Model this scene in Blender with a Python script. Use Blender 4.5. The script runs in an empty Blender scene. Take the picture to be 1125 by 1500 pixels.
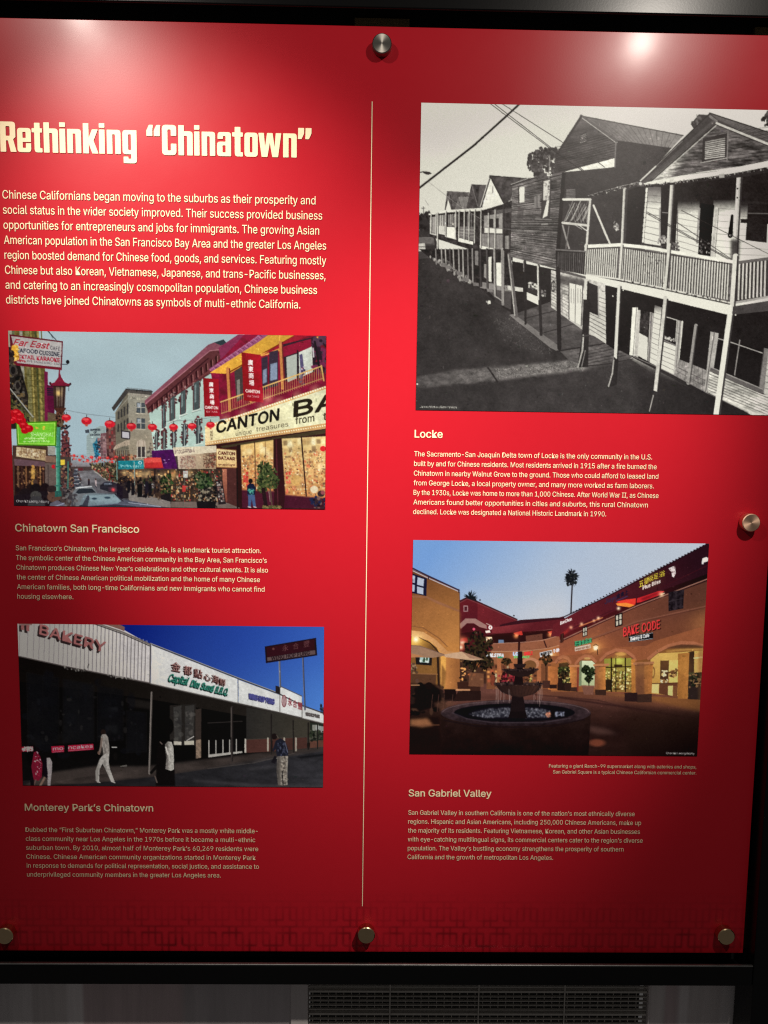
import bpy, bmesh, math, random
import numpy as np
from mathutils import Matrix, Vector

S = bpy.context.scene
COL = S.collection

# ------------------------------------------------------------------ camera
# The panel's front face is the plane y = 0; x runs right, z up, and the
# camera stands CAM_D metres in front of it, tipped a little downwards.
CAM_D, CAM_Z = 1.10, 1.45
F_PX, W_PX, H_PX = 1127.0, 1125.0, 1500.0


def rot(a):
    x, y, z = a
    cx, sx, cy, sy, cz, sz = (math.cos(x), math.sin(x), math.cos(y),
                              math.sin(y), math.cos(z), math.sin(z))
    return (np.array([[1, 0, 0], [0, cx, -sx], [0, sx, cx]])
            @ np.array([[cy, 0, sy], [0, 1, 0], [-sy, 0, cy]])
            @ np.array([[cz, -sz, 0], [sz, cz, 0], [0, 0, 1]]))


RC = rot((-0.09928724, 0.01621035, -0.01272539))


def to_world(v):
    return Vector((v[0], v[2], -v[1]))


cam_d = bpy.data.cameras.new('camera')
cam = bpy.data.objects.new('camera', cam_d)
COL.objects.link(cam)
right, down, fwd = (to_world(RC[:, k]) for k in range(3))
m = Matrix((right, -down, -fwd)).transposed().to_4x4()
m.translation = (0, -CAM_D, CAM_Z)
cam.matrix_world = m
cam_d.sensor_fit = 'HORIZONTAL'
cam_d.sensor_width = 36.0
cam_d.lens = 36.0 * F_PX / W_PX
cam_d.clip_start, cam_d.clip_end = 0.02, 50
S.camera = cam


def at(px, py, y=0.0):
    """the point of the plane at depth y that is seen at a pixel of the photo"""
    d = RC @ np.array([(px - W_PX / 2) / F_PX, (py - H_PX / 2) / F_PX, 1.0])
    k = (CAM_D + y) / d[2]
    return np.array([d[0] * k, CAM_Z - d[1] * k])


# ------------------------------------------------------------------ light
world = bpy.data.worlds.new('World')
S.world = world
world.use_nodes = True
wb = world.node_tree.nodes['Background']
wb.inputs[0].default_value = (1.0, 0.95, 0.92, 1)
wb.inputs[1].default_value = 0.06
S.view_settings.view_transform = 'Standard'
S.view_settings.look = 'None'
S.view_settings.exposure = 0
S.view_settings.gamma = 1
S.cycles.filter_width = 1.2
S.cycles.use_denoising = False            # the denoiser smears the small print
S.cycles.max_bounces = 5
S.cycles.sample_clamp_indirect = 2.0


def spot(loc, aim, power, cone, blend, radius, colour):
    d = bpy.data.lights.new('ceiling_spotlight', 'SPOT')
    o = bpy.data.objects.new('ceiling_spotlight', d)
    COL.objects.link(o)
    d.energy, d.color = power, colour
    d.spot_size, d.spot_blend = math.radians(cone), blend
    d.shadow_soft_size = radius
    o.location = loc
    v = Vector(aim) - Vector(loc)
    o.rotation_euler = v.to_track_quat('-Z', 'Y').to_euler()
    return o


# two ceiling lamps; each throws a narrow beam and a weak wide spill
WARM = (1.0, 0.92, 0.82)
AMB = 0.06
LAMPS = [((-0.743, -0.935, 2.487), (-0.220, 1.593), ((171, 32.7), (26, 126))),
         ((0.665, -0.935, 2.445), (0.163, 1.372), ((184, 35.0), (36, 126)))]
for loc, aim, rows in LAMPS:
    for power, cone in rows:
        spot(loc, (aim[0], 0, aim[1]), power, cone, 1.0, 0.028, WARM)

# ------------------------------------------------------------------ helpers


def lin(c):
    c = np.asarray(c, float) / 255.0
    return np.where(c <= 0.04045, c / 12.92, ((c + 0.055) / 1.055) ** 2.4)


def link(o, parent=None):
    COL.objects.link(o)
    if parent is not None:
        o.parent = parent
        o.matrix_parent_inverse = Matrix.Identity(4)
        o.location = o.location - parent.location
    return o


def mesh_obj(name, bm, mat, parent=None, smooth=False):
    me = bpy.data.meshes.new(name)
    bm.normal_update()
    bm.to_mesh(me)
    bm.free()
    if mat:
        me.materials.append(mat)
    if smooth:
        for p in me.polygons:
            p.use_smooth = True
    return link(bpy.data.objects.new(name, me), parent)


def thing(name, loc, label, cat, group=None):
    o = bpy.data.objects.new(name, None)
    o.empty_display_size = 0.05
    o.location = loc
    COL.objects.link(o)
    o['label'], o['category'] = label, cat
    if group:
        o['group'] = group
    return o


def box(bm, x0, x1, y0, y1, z0, z1, bevel=0.0, seg=2):
    vs = [bm.verts.new(p) for p in ((x0, y0, z0), (x1, y0, z0), (x1, y1, z0), (x0, y1, z0),
                                    (x0, y0, z1), (x1, y0, z1), (x1, y1, z1), (x0, y1, z1))]
    fs = [bm.faces.new([vs[i] for i in f]) for f in
          ((0, 1, 5, 4), (1, 2, 6, 5), (2, 3, 7, 6), (3, 0, 4, 7), (4, 5, 6, 7), (3, 2, 1, 0))]
    if bevel:
        es = list({e for f in fs for e in f.edges})
        bmesh.ops.bevel(bm, geom=es, offset=bevel, segments=seg, affect='EDGES', profile=0.5)


def mat_new(name):
    mt = bpy.data.materials.new(name)
    mt.use_nodes = True
    nt = mt.node_tree
    return mt, nt, nt.nodes, nt.links, nt.nodes['Principled BSDF']


def noise(nt, scale, detail=4, rough=0.6, coord=None, stretch=None):
    n = nt.nodes.new('ShaderNodeTexNoise')
    n.inputs['Scale'].default_value = scale
    n.inputs['Detail'].default_value = detail
    n.inputs['Roughness'].default_value = rough
    tc = nt.nodes.new('ShaderNodeTexCoord')
    if stretch:
        mp = nt.nodes.new('ShaderNodeMapping')
        mp.inputs['Scale'].default_value = stretch
        nt.links.new(tc.outputs['Object'], mp.inputs[0])
        nt.links.new(mp.outputs[0], n.inputs['Vector'])
    else:
        nt.links.new(tc.outputs['Object'], n.inputs['Vector'])
    return n


def mix_rgb(nt, a, b, fac):
    mx = nt.nodes.new('ShaderNodeMix')
    mx.data_type = 'RGBA'
    for sock, v in ((mx.inputs[6], a), (mx.inputs[7], b)):
        if isinstance(v, (tuple, list)):
            sock.default_value = tuple(v) + (1,) if len(v) == 3 else v
        else:
            nt.links.new(v, sock)
    if isinstance(fac, float):
        mx.inputs[0].default_value = fac
    else:
        nt.links.new(fac, mx.inputs[0])
    return mx.outputs[2]


def ramp(nt, src, stops):
    r = nt.nodes.new('ShaderNodeValToRGB')
    el = r.color_ramp.elements
    while len(el) < len(stops):
        el.new(0.5)
    for e, (p, c) in zip(el, stops):
        e.position = p
        e.color = tuple(c) + (1,) if len(c) == 3 else c
    nt.links.new(src, r.inputs[0])
    return r.outputs[0]


def satin(nt, b, rough=0.30, coat=0.05, coat_rough=0.14):
    """the laminate over the whole print: a soft gloss with a fine orange peel"""
    b.inputs['Roughness'].default_value = rough
    b.inputs['Specular IOR Level'].default_value = 0.17
    b.inputs['Coat Weight'].default_value = coat
    b.inputs['Coat Roughness'].default_value = coat_rough
    n = noise(nt, 420, 2, 0.5)
    bp = nt.nodes.new('ShaderNodeBump')
    bp.inputs['Strength'].default_value = 0.022
    bp.inputs['Distance'].default_value = 0.0006
    nt.links.new(n.outputs[0], bp.inputs['Height'])
    nt.links.new(bp.outputs[0], b.inputs['Normal'])
    n2 = noise(nt, 9, 5, 0.6)
    mr = nt.nodes.new('ShaderNodeMapRange')
    mr.inputs[3].default_value = rough - 0.04
    mr.inputs[4].default_value = rough + 0.05
    nt.links.new(n2.outputs[0], mr.inputs[0])
    nt.links.new(mr.outputs[0], b.inputs['Roughness'])


RED = (0.370, 0.0080, 0.0165)
RED_B = (0.350, 0.0072, 0.0150)
CREAM = (0.79, 0.65, 0.43)

M_RED, nt, N, L, b = mat_new('red_laminate')
nn = noise(nt, 60, 6, 0.7)
L.new(mix_rgb(nt, RED, RED_B, nn.outputs[0]), b.inputs['Base Color'])
satin(nt, b)

M_CREAM, nt, N, L, b = mat_new('cream_ink')
nn = noise(nt, 300, 3, 0.7)
L.new(mix_rgb(nt, CREAM, tuple(0.94 * c for c in CREAM), nn.outputs[0]), b.inputs['Base Color'])
satin(nt, b)

M_PRINT, nt, N, L, b = mat_new('photo_print')
at_n = N.new('ShaderNodeAttribute')
at_n.attribute_name = 'Ink'
nn = noise(nt, 900, 2, 0.6)
g = ramp(nt, nn.outputs[0], [(0.3, (0.93, 0.93, 0.93)), (0.7, (1.05, 1.05, 1.05))])
mx = N.new('ShaderNodeMix')
mx.data_type = 'RGBA'
mx.blend_type = 'MULTIPLY'
mx.inputs[0].default_value = 1.0
L.new(at_n.outputs['Color'], mx.inputs[6])
L.new(g, mx.inputs[7])
L.new(mx.outputs[2], b.inputs['Base Color'])
satin(nt, b)

M_EDGE, nt, N, L, b = mat_new('panel_core')
nn = noise(nt, 200, 3)
L.new(mix_rgb(nt, (0.55, 0.45, 0.42), (0.42, 0.33, 0.31), nn.outputs[0]), b.inputs['Base Color'])
b.inputs['Roughness'].default_value = 0.6

M_BLACK, nt, N, L, b = mat_new('black_powder_coat')
nn = noise(nt, 350, 3, 0.7)
L.new(mix_rgb(nt, (0.0018, 0.0018, 0.0019), (0.003, 0.003, 0.0032), nn.outputs[0]), b.inputs['Base Color'])
b.inputs['Roughness'].default_value = 0.27
b.inputs['Specular IOR Level'].default_value = 0.2
bp = N.new('ShaderNodeBump')
bp.inputs['Strength'].default_value = 0.06
bp.inputs['Distance'].default_value = 0.0005
L.new(nn.outputs[0], bp.inputs['Height'])
L.new(bp.outputs[0], b.inputs['Normal'])

M_BACK, nt, N, L, b = mat_new('matt_black_backing')
nn = noise(nt, 90, 4)
L.new(mix_rgb(nt, (0.004, 0.004, 0.004), (0.008, 0.008, 0.008), nn.outputs[0]), b.inputs['Base Color'])
b.inputs['Roughness'].default_value = 0.8

M_TAB, nt, N, L, b = mat_new('tab_board')
nn = noise(nt, 150, 4)
L.new(mix_rgb(nt, (0.17, 0.12, 0.05), (0.23, 0.17, 0.08), nn.outputs[0]), b.inputs['Base Color'])
b.inputs['Roughness'].default_value = 0.7


def metal(name, c0, c1, rough, aniso):
    """turned metal: the shine runs round the axis of the cap"""
    mt, nt, N, L, b = mat_new(name)
    nn = noise(nt, 800, 3, 0.6)
    L.new(mix_rgb(nt, c0, c1, nn.outputs[0]), b.inputs['Base Color'])
    b.inputs['Metallic'].default_value = 1.0
    b.inputs['Roughness'].default_value = rough
    b.inputs['Anisotropic'].default_value = aniso
    tg = N.new('ShaderNodeTangent')
    tg.direction_type = 'RADIAL'
    tg.axis = 'Y'
    L.new(tg.outputs[0], b.inputs['Tangent'])
    return mt


M_STEEL = metal('brushed_steel', (0.25, 0.235, 0.21), (0.36, 0.34, 0.30), 0.42, 0.7)
M_BRASS = metal('satin_brass', (0.56, 0.40, 0.22), (0.70, 0.52, 0.31), 0.2, 0.35)
M_COPPER = metal('coppery_brass', (0.80, 0.52, 0.36), (0.92, 0.62, 0.44), 0.5, 0.6)

# ------------------------------------------------------------------ the panel board
TOPZ = float(np.mean([at(200, 29.5)[1], at(525, 37.5)[1], at(1000, 50)[1]]))
BOTZ = float(np.mean([at(300, 1393)[1], at(800, 1396)[1]]))
RX = float(np.mean([at(1124, 843)[0], at(1093.5, 1320)[0], at(1088, 1395)[0]]))
LX = -RX - 0.004
TH = 0.006                                # board thickness
FRONT = -0.0008                           # prints sit this far proud of the board

panel = thing('exhibit_panel', (0, 0.003, BOTZ),
              'big glossy red museum panel headed Rethinking “Chinatown” with four photographs', 'exhibit panel')
bm = bmesh.new()
box(bm, LX, RX, 0.0, TH, BOTZ, TOPZ, 0.0006, 1)
board = mesh_obj('board', bm, M_RED, panel)
board.data.materials.append(M_EDGE)
for p in board.data.polygons:
    if abs(p.normal.y) < 0.5:
        p.material_index = 1

# ------------------------------------------------------------------ black frame
FY = -0.022                               # front of the rails
BY = 0.030                                # backing behind the panel
frame = thing('display_frame', (0, 0.02, 0.0),
              'black metal stand whose rails surround the red panel', 'frame')
tr = (at(940, 19.5, FY)[1] + at(1080, 24, FY)[1]) / 2      # lower edge of the top rail
bt = at(540, 1413, FY)[1]                                  # upper edge of the bottom rail
bb = at(540, 1443.5, FY)[1]                                # its lower edge
ix = at(1104, 1411, FY)[0]                                 # inner edge of the right upright


def rail(name, *boxes):
    bm = bmesh.new()
    for bx in boxes:
        box(bm, *bx, 0.0019, 4)
    o = mesh_obj(name, bm, M_BLACK, frame, smooth=True)
    o.data.set_sharp_from_angle(angle=math.radians(40))
    md = o.modifiers.new('edges', 'WEIGHTED_NORMAL')
    md.keep_sharp = True
    return o


# each rail is a thin lip in front of a deep black recess
rail('top_rail', (-ix, ix, FY, FY + 0.005, tr, tr + 0.09), (-ix, ix, FY + 0.0052, BY, tr + 0.03, tr + 0.0895))
rail('bottom_rail', (-ix, ix, FY, FY + 0.005, bb, bt - 0.0026), (-ix, ix, FY + 0.0052, BY, bb + 0.0005, bb + 0.008))
bm = bmesh.new()  # added strip: its paler metal stands in for the highlight along the lip
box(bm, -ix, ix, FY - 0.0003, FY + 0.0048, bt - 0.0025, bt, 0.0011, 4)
M_GLINT, nt, N, L, b = mat_new('painted_edge_glint')
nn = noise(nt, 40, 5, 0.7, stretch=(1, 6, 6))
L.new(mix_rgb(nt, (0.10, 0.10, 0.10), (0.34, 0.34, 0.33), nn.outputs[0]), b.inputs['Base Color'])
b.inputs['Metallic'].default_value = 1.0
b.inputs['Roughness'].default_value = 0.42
mesh_obj('edge_glint_strip', bm, M_GLINT, frame, smooth=True)
for s in (-1, 1):
    xa, xb = sorted((s * (ix + 0.0005), s * (ix + 0.085)))
    rail('upright', (xa, xb, FY - 0.001, BY, 0.0, tr + 0.0905))
bm = bmesh.new()
box(bm, -ix - 0.03, ix + 0.03, BY + 0.0005, BY + 0.0015, bb + 0.001, tr + 0.08)
mesh_obj('backing', bm, M_BACK, frame)

# tabs behind the panel that carry the bolts
bolts = [('top', (559.5, 63)), ('right', (1101, 766)), ('left', (6, 1372)),
         ('middle', (536.5, 1371)), ('corner', (1064.5, 1373))]
CAP_H, CAP_R = 0.0130, 0.0130
pos = {}
for n, (px, py) in bolts:
    pos[n] = at(px, py, -CAP_H)


def tab(x, z):
    bm = bmesh.new()
    box(bm, x - 0.038, x + 0.038, 0.0225, BY, z - 0.0425, z + 0.050, 0.0008, 1)
    mesh_obj('mounting_tab', bm, M_TAB, frame)


for n in pos:
    if n != 'right':
        tab(*pos[n])
tab(pos['right'][0] + 0.018, pos['top'][1])

# ------------------------------------------------------------------ stand-off bolts


def ring_profile(bm, x, z, prof, seg=48):
    """turns (depth, radius) pairs round an axis that points at the viewer"""
    rings = []
    for (d, r) in prof:
        if r < 1e-6:
            rings.append([bm.verts.new((x, d, z))])
        else:
            rings.append([bm.verts.new((x + r * math.cos(2 * math.pi * k / seg), d,
                                        z + r * math.sin(2 * math.pi * k / seg))) for k in range(seg)])
    for a, c in zip(rings, rings[1:]):
        for k in range(seg):
            j = (k + 1) % seg
            if len(a) == 1:
                bm.faces.new((a[0], c[k], c[j]))
            elif len(c) == 1:
                bm.faces.new((a[k], a[j], c[0]))
            else:
                bm.faces.new((a[k], c[k], c[j], a[j]))
    bmesh.ops.recalc_face_normals(bm, faces=bm.faces[:])


def bolt_meshes(mat):
    h, r = CAP_H, CAP_R
    bm = bmesh.new()
    # the cap: thin neck against the panel, knurl-free barrel, chamfered face
    ring_profile(bm, 0, 0, [(-0.0004, 0), (-0.0004, r * .94), (-0.002, r * .94), (-0.0022, r), (-h + .0011, r),
                            (-h, r - .0011), (-h, 0)])
    cap = bpy.data.meshes.new('cap')
    bm.to_mesh(cap)
    bm.free()
    cap.materials.append(mat)
    bm = bmesh.new()
    ring_profile(bm, 0, 0, [(TH, 0), (TH, r * .93), (0.0224, r * .93), (0.0224, 0)])
    bar = bpy.data.meshes.new('barrel')
    bm.to_mesh(bar)
    bm.free()
    bar.materials.append(mat)
    for me in (cap, bar):
        for p in me.polygons:
            p.use_smooth = True
        me.set_sharp_from_angle(angle=math.radians(25))
    return cap, bar


STEEL, BRASS, COPPER = bolt_meshes(M_STEEL), bolt_meshes(M_BRASS), bolt_meshes(M_COPPER)
LBL = {'top': 'silver stand-off bolt with bright turned face near the top edge of the red panel',
       'right': 'coppery stand-off bolt on the right of the panel, level with the Locke text',
       'left': 'dark brass bolt cut off by the left border, low on the panel',
       'middle': 'brass bolt at the bottom of the panel below the thin divider line',
       'corner': 'brass bolt in the lower right corner of the red panel'}
for n, (x, z) in pos.items():
    t = thing('standoff_bolt', (x, 0.0, z), LBL[n], 'bolt', 'stand-off bolts holding the red panel')
    for me, nm in zip({'top': STEEL, 'right': COPPER}.get(n, BRASS), ('cap', 'barrel')):
        o = bpy.data.objects.new(nm, me)
        COL.objects.link(o)
        o.parent = t

# ------------------------------------------------------------------ below the frame
WY = 0.032                                # face of the lower wall
wl = at(0, 1470, WY)[0] - 0.25
wr = at(1083, 1470, WY)[0]
g0, g1 = at(452, 1470, WY)[0], at(948, 1470, WY)[0]

M_WALL, nt, N, L, b = mat_new('grey_laminate_painted_reflections')  # vertical reflections in the glossy panel, painted into its colour as stripes
tc = N.new('ShaderNodeTexCoord')
sx = N.new('ShaderNodeSeparateXYZ')
L.new(tc.outputs['Object'], sx.inputs[0])
mr = N.new('ShaderNodeMapRange')
mr.inputs[1].default_value, mr.inputs[2].default_value = -0.6, 0.6
L.new(sx.outputs[0], mr.inputs[0])
stops, lastc = [], None
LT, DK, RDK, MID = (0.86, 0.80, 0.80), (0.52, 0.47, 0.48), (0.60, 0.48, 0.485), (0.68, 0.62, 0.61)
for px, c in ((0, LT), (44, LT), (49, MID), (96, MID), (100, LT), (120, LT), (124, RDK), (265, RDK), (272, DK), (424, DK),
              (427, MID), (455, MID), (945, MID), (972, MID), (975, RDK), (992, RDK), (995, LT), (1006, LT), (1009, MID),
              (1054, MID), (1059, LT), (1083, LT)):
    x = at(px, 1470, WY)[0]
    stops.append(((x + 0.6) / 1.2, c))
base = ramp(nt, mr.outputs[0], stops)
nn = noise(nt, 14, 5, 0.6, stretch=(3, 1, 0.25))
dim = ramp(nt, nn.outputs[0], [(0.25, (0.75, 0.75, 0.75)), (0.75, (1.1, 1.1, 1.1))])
mx = N.new('ShaderNodeMix')
mx.data_type = 'RGBA'
mx.blend_type = 'MULTIPLY'
mx.inputs[0].default_value = 1.0
L.new(base, mx.inputs[6])
L.new(dim, mx.inputs[7])
L.new(mx.outputs[2], b.inputs['Base Color'])
b.inputs['Roughness'].default_value = 0.45

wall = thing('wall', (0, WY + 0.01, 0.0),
             'dim grey wall panel with painted reflection streaks below the black frame, round the vent', 'wall')
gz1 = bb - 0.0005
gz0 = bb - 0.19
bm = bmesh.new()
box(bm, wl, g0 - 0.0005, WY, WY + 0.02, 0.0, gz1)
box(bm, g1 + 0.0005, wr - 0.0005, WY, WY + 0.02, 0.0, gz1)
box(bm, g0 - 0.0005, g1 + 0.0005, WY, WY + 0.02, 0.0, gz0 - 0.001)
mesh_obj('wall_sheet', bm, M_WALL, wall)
bm = bmesh.new()
xs = at(426, 1470, WY)[0]
box(bm, xs, g0 - 0.001, WY - 0.004, WY - 0.0002, 0.0, gz1 - 0.001, 0.001, 1)
mesh_obj('trim_strip', bm, M_WALL, wall)
bm = bmesh.new()
xs = at(951, 1470, WY)[0]
box(bm, g1 + 0.001, xs, WY - 0.004, WY - 0.0002, 0.0, gz1 - 0.001, 0.001, 1)
mesh_obj('trim_strip', bm, M_WALL, wall)

M_GR, nt, N, L, b = mat_new('painted_grille')
nn = noise(nt, 220, 4)
L.new(mix_rgb(nt, (0.42, 0.39, 0.35), (0.56, 0.52, 0.47), nn.outputs[0]), b.inputs['Base Color'])
b.inputs['Roughness'].default_value = 0.45

vent = thing('vent_grille', ((g0 + g1) / 2, WY + 0.02, gz0),
             'dark rectangular vent with a grid of thin grey bars below the frame', 'vent')
bm = bmesh.new()
box(bm, g0, g1, WY + 0.034, WY + 0.05, gz0, gz1 - 0.001)
mesh_obj('duct_back', bm, M_BACK, vent)
bm = bmesh.new()
pitch = 7.55 / 1127 * CAM_D
z = at(700, 1447, WY)[1]
k = 0
while z > gz0 + 0.004:
    thick = k % 5 == 1
    hh = 0.0022 if thick else 0.0009
    box(bm, g0 + 0.0005, g1 - 0.0005, WY + 0.001, WY + (0.008 if thick else 0.005), z - hh, z + hh * 0.6, 0.0003, 1)
    z -= pitch * (1.2 if thick else 1.0)
    k += 1
mesh_obj('louvre', bm, M_GR, vent)
bm = bmesh.new()
x = g0 + 0.006
while x < g1 - 0.003:
    box(bm, x - 0.0006, x + 0.0006, WY + 0.0085, WY + 0.0105, gz0 + 0.001, gz1 - 0.002)
    x += 12.6 / 1127 * CAM_D
mesh_obj('wire', bm, M_GR, vent)
for px in (571.5, 701.5, 827.5):
    x = at(px, 1450, WY)[0]
    bm = bmesh.new()
    box(bm, x - 0.0009, x + 0.0009, WY - 0.001, WY + 0.0008, gz0 + 0.001, gz1 - 0.002)
    mesh_obj('divider', bm, M_GR, vent)

# ------------------------------------------------------------------ writing


FONT = None
try:                                       # the sans that ships inside Blender itself
    import os
    FONT = bpy.data.fonts.load(os.path.join(bpy.utils.system_resource('DATAFILES', path='fonts'), 'Inter.woff2'))
    HAN = bpy.data.fonts.load(os.path.join(bpy.utils.system_resource('DATAFILES', path='fonts'), 'Noto Sans CJK Regular.woff2'))
except Exception:
    FONT = HAN = None


def outline(body, size, fat=0.0, shear=0.0, space=1.0):
    """triangles of a line of type, flat in x/y, set in Blender's own font"""
    cu = bpy.data.curves.new('type', 'FONT')
    cu.body, cu.size, cu.offset, cu.shear = body, size, fat, shear
    cu.space_character = space
    if FONT:
        cu.font = HAN if ord(body[0]) > 0x2E80 else FONT
    cu.resolution_u = 4
    cu.fill_mode = 'FRONT'
    ob = bpy.data.objects.new('type', cu)
    COL.objects.link(ob)
    dg = bpy.context.evaluated_depsgraph_get()
    ev = ob.evaluated_get(dg)
    me = ev.to_mesh()
    n = len(me.vertices)
    v = np.zeros(n * 3)
    me.vertices.foreach_get('co', v)
    me.calc_loop_triangles()
    t = np.zeros(len(me.loop_triangles) * 3, int)
    me.loop_triangles.foreach_get('vertices', t)
    ev.to_mesh_clear()
    bpy.data.objects.remove(ob)
    bpy.data.curves.remove(cu)
    return v.reshape(-1, 3)[:, :2], t.reshape(-1, 3)


def flat_mesh(name, parts, y, mat, parent, fat=0.0):
    """one flat sheet; fat thickens the strokes with copies moved a hair aside, each a little deeper"""
    vs, fs, n = [], [], 0
    for v, t in parts:
        vs.append(np.stack([v[:, 0], np.full(len(v), y), v[:, 1]], 1))
        fs.append(t + n)
        n += len(v)
    # strokes of one letter that cross must not share a plane: every triangle lies a few microns from the next
    one, of = np.concatenate(vs), np.concatenate(fs)
    one = one[of.ravel()]
    one[:, 1] -= np.repeat(np.arange(len(of)) % 17, 3) * 4e-6
    of = np.arange(len(one)).reshape(-1, 3)
    vs, fs, n = [one], [of], len(one)
    if fat:
        one, of = np.concatenate(vs), np.concatenate(fs)
        for k in range(6):
            q = math.pi / 3 * k
            vs.append(one + np.array([fat * math.cos(q), 7.1e-5 * (k + 1), fat * math.sin(q)]))
            fs.append(of + n)
            n += len(one)
    vs, fs = np.concatenate(vs), np.concatenate(fs)
    a, b_, c = vs[fs[:, 0]], vs[fs[:, 1]], vs[fs[:, 2]]
    nrm = np.cross(b_ - a, c - a)
    flip = nrm[:, 1] > 0
    fs[flip] = fs[flip][:, ::-1]
    fs = fs[np.abs(nrm[:, 1]) > 1e-13]
    me = bpy.data.meshes.new(name)
    me.from_pydata(vs.tolist(), [], fs.tolist())
    me.materials.append(mat)
    return link(bpy.data.objects.new(name, me), parent)


def px_m(p):
    return p / F_PX * CAM_D


_cap = outline('H', 1.0)[0]
CAP_RATIO = float(_cap[:, 1].max())


def set_line(body, x0, x1, z, cap):
    v, t = outline(body, cap / CAP_RATIO)
    lo, hi = v[:, 0].min(), v[:, 0].max()
    k = (x1 - x0) / (hi - lo)
    v = v.copy()
    v[:, 0] = x0 + (v[:, 0] - lo) * k
    v[:, 1] += z
    return (v, t), k


def paragraph(name, zoom, cap_px, fat, lines, parent=panel, y=FRONT, left=True, mat=None, label=None):
    """lines: (text, left point, right point) in the pixels of an enlargement zoom = (x0, y0, scale)"""
    x0, y0, s = zoom
    A = np.array([at(x0 + l[0] / s, y0 + l[1] / s) for _, l, r in lines if l])
    B = np.array([at(x0 + r[0] / s, y0 + r[1] / s) for _, l, r in lines])
    idx = [i for i, (_, l, r) in enumerate(lines) if l]
    zz = np.concatenate([A[:, 1], B[:, 1]])
    ii = np.array(idx + list(range(len(lines))), float)
    if len(lines) > 1:
        zf = np.polyval(np.polyfit(ii, zz, 1), np.arange(len(lines)))
    else:
        zf = np.array([zz.mean()])
    lx = A[:, 0].mean() if left else None
    parts = []
    ks = []
    for i, (body, l, r) in enumerate(lines):
        xa = lx if left else A[idx.index(i)][0]
        p, k = set_line(body, xa, B[i][0], zf[i], px_m(cap_px))
        parts.append(p)
        ks.append(round(k, 2))
    print('TYPE', name, ks)
    o = flat_mesh(name, parts, y, mat or M_CREAM, parent, px_m(fat))
    if name == 'subheading':
        label = 'bold cream subheading reading ' + lines[0][0]
    if label:
        o['label'] = label
    return o


BODY = 0.0
paragraph('intro_paragraph', (0, 150, 2.25), 11.4, 0.045, [
    ('Chinese Californians began moving to the suburbs as their prosperity and', (8, 313), (1040, 341)),
    ('social status in the wider society improved. Their success provided business', (10, 362), (1062, 391)),
    ('opportunities for entrepreneurs and jobs for immigrants. The growing Asian', (12, 412), (1052, 441)),
    ('American population in the San Francisco Bay Area and the greater Los Angeles', (14, 463), (1075, 490)),
    ('region boosted demand for Chinese food, goods, and services. Featuring mostly', (16, 512), (1075, 540)),
    ('Chinese but also Korean, Vietnamese, Japanese, and trans-Pacific businesses,', (18, 562), (1073, 590)),
    ('and catering to an increasingly cosmopolitan population, Chinese business', (20, 608), (1045, 637)),
    ('districts have joined Chinatowns as symbols of multi-ethnic California.', (22, 658), (990, 683))])
zm = (10, 755, 2.8125)
paragraph('subheading', zm, 10.9, 0.30, [('Chinatown San Francisco', (36, 66), (545, 71))])
paragraph('paragraph', zm, 7.35, BODY, [
    ('San Francisco’s Chinatown, the largest outside Asia, is a landmark tourist attraction.', (38, 146), (1047, 155)),
    ('The symbolic center of the Chinese American community in the Bay Area, San Francisco’s', None, (1071, 194)),
    ('Chinatown produces Chinese New Year’s celebrations and other cultural events. It is also', None, (1076, 235)),
    ('the center of Chinese American political mobilization and the home of many Chinese', None, (1043, 272)),
    ('American families, both long-time Californians and new immigrants who cannot find', None, (1062, 311)),
    ('housing elsewhere.', (45, 345), (275, 346))])
zm = (595, 615, 2.8846)
paragraph('subheading', zm, 10.9, 0.30, [('Locke', (36, 75), (153, 76))])
paragraph('paragraph', zm, 7.35, BODY, [
    ('The Sacramento-San Joaquin Delta town of Locke is the only community in the U.S.', (34, 158), (1038, 165)),
    ('built by and for Chinese residents. Most residents arrived in 1915 after a fire burned the', None, (1057, 208)),
    ('Chinatown in nearby Walnut Grove to the ground. Those who could afford to leased land', None, (1064, 248)),
    ('from George Locke, a local property owner, and many more worked as farm laborers.', None, (1045, 290)),
    ('By the 1930s, Locke was home to more than 1,000 Chinese. After World War II, as Chinese', None, (1065, 330)),
    ('Americans found better opportunities in cities and suburbs, this rural Chinatown', None, (1020, 369)),
    ('declined. Locke was designated a National Historic Landmark in 1990.', (29, 399), (844, 408))])
zm = (20, 1165, 2.9605)
paragraph('subheading', zm, 10.8, 0.30, [('Monterey Park’s Chinatown', (50, 67), (605, 68))])
paragraph('paragraph', zm, 7.3, BODY, [
    ('Dubbed the “First Suburban Chinatown,” Monterey Park was a mostly white middle-', (52, 162), (1059, 162)),
    ('class community near Los Angeles in the 1970s before it became a multi-ethnic', None, (1048, 200)),
    ('suburban town. By 2010, almost half of Monterey Park’s 60,269 residents were', None, (1061, 239)),
    ('Chinese. Chinese American community organizations started in Monterey Park', None, (1050, 278)),
    ('in response to demands for political representation, social justice, and assistance to', None, (1064, 316)),
    ('underprivileged community members in the greater Los Angeles area.', (60, 354), (899, 355))])
zm = (585, 1140, 3.0)
paragraph('subheading', zm, 10.8, 0.30, [('San Gabriel Valley', (41, 79), (403, 81))])
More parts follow.
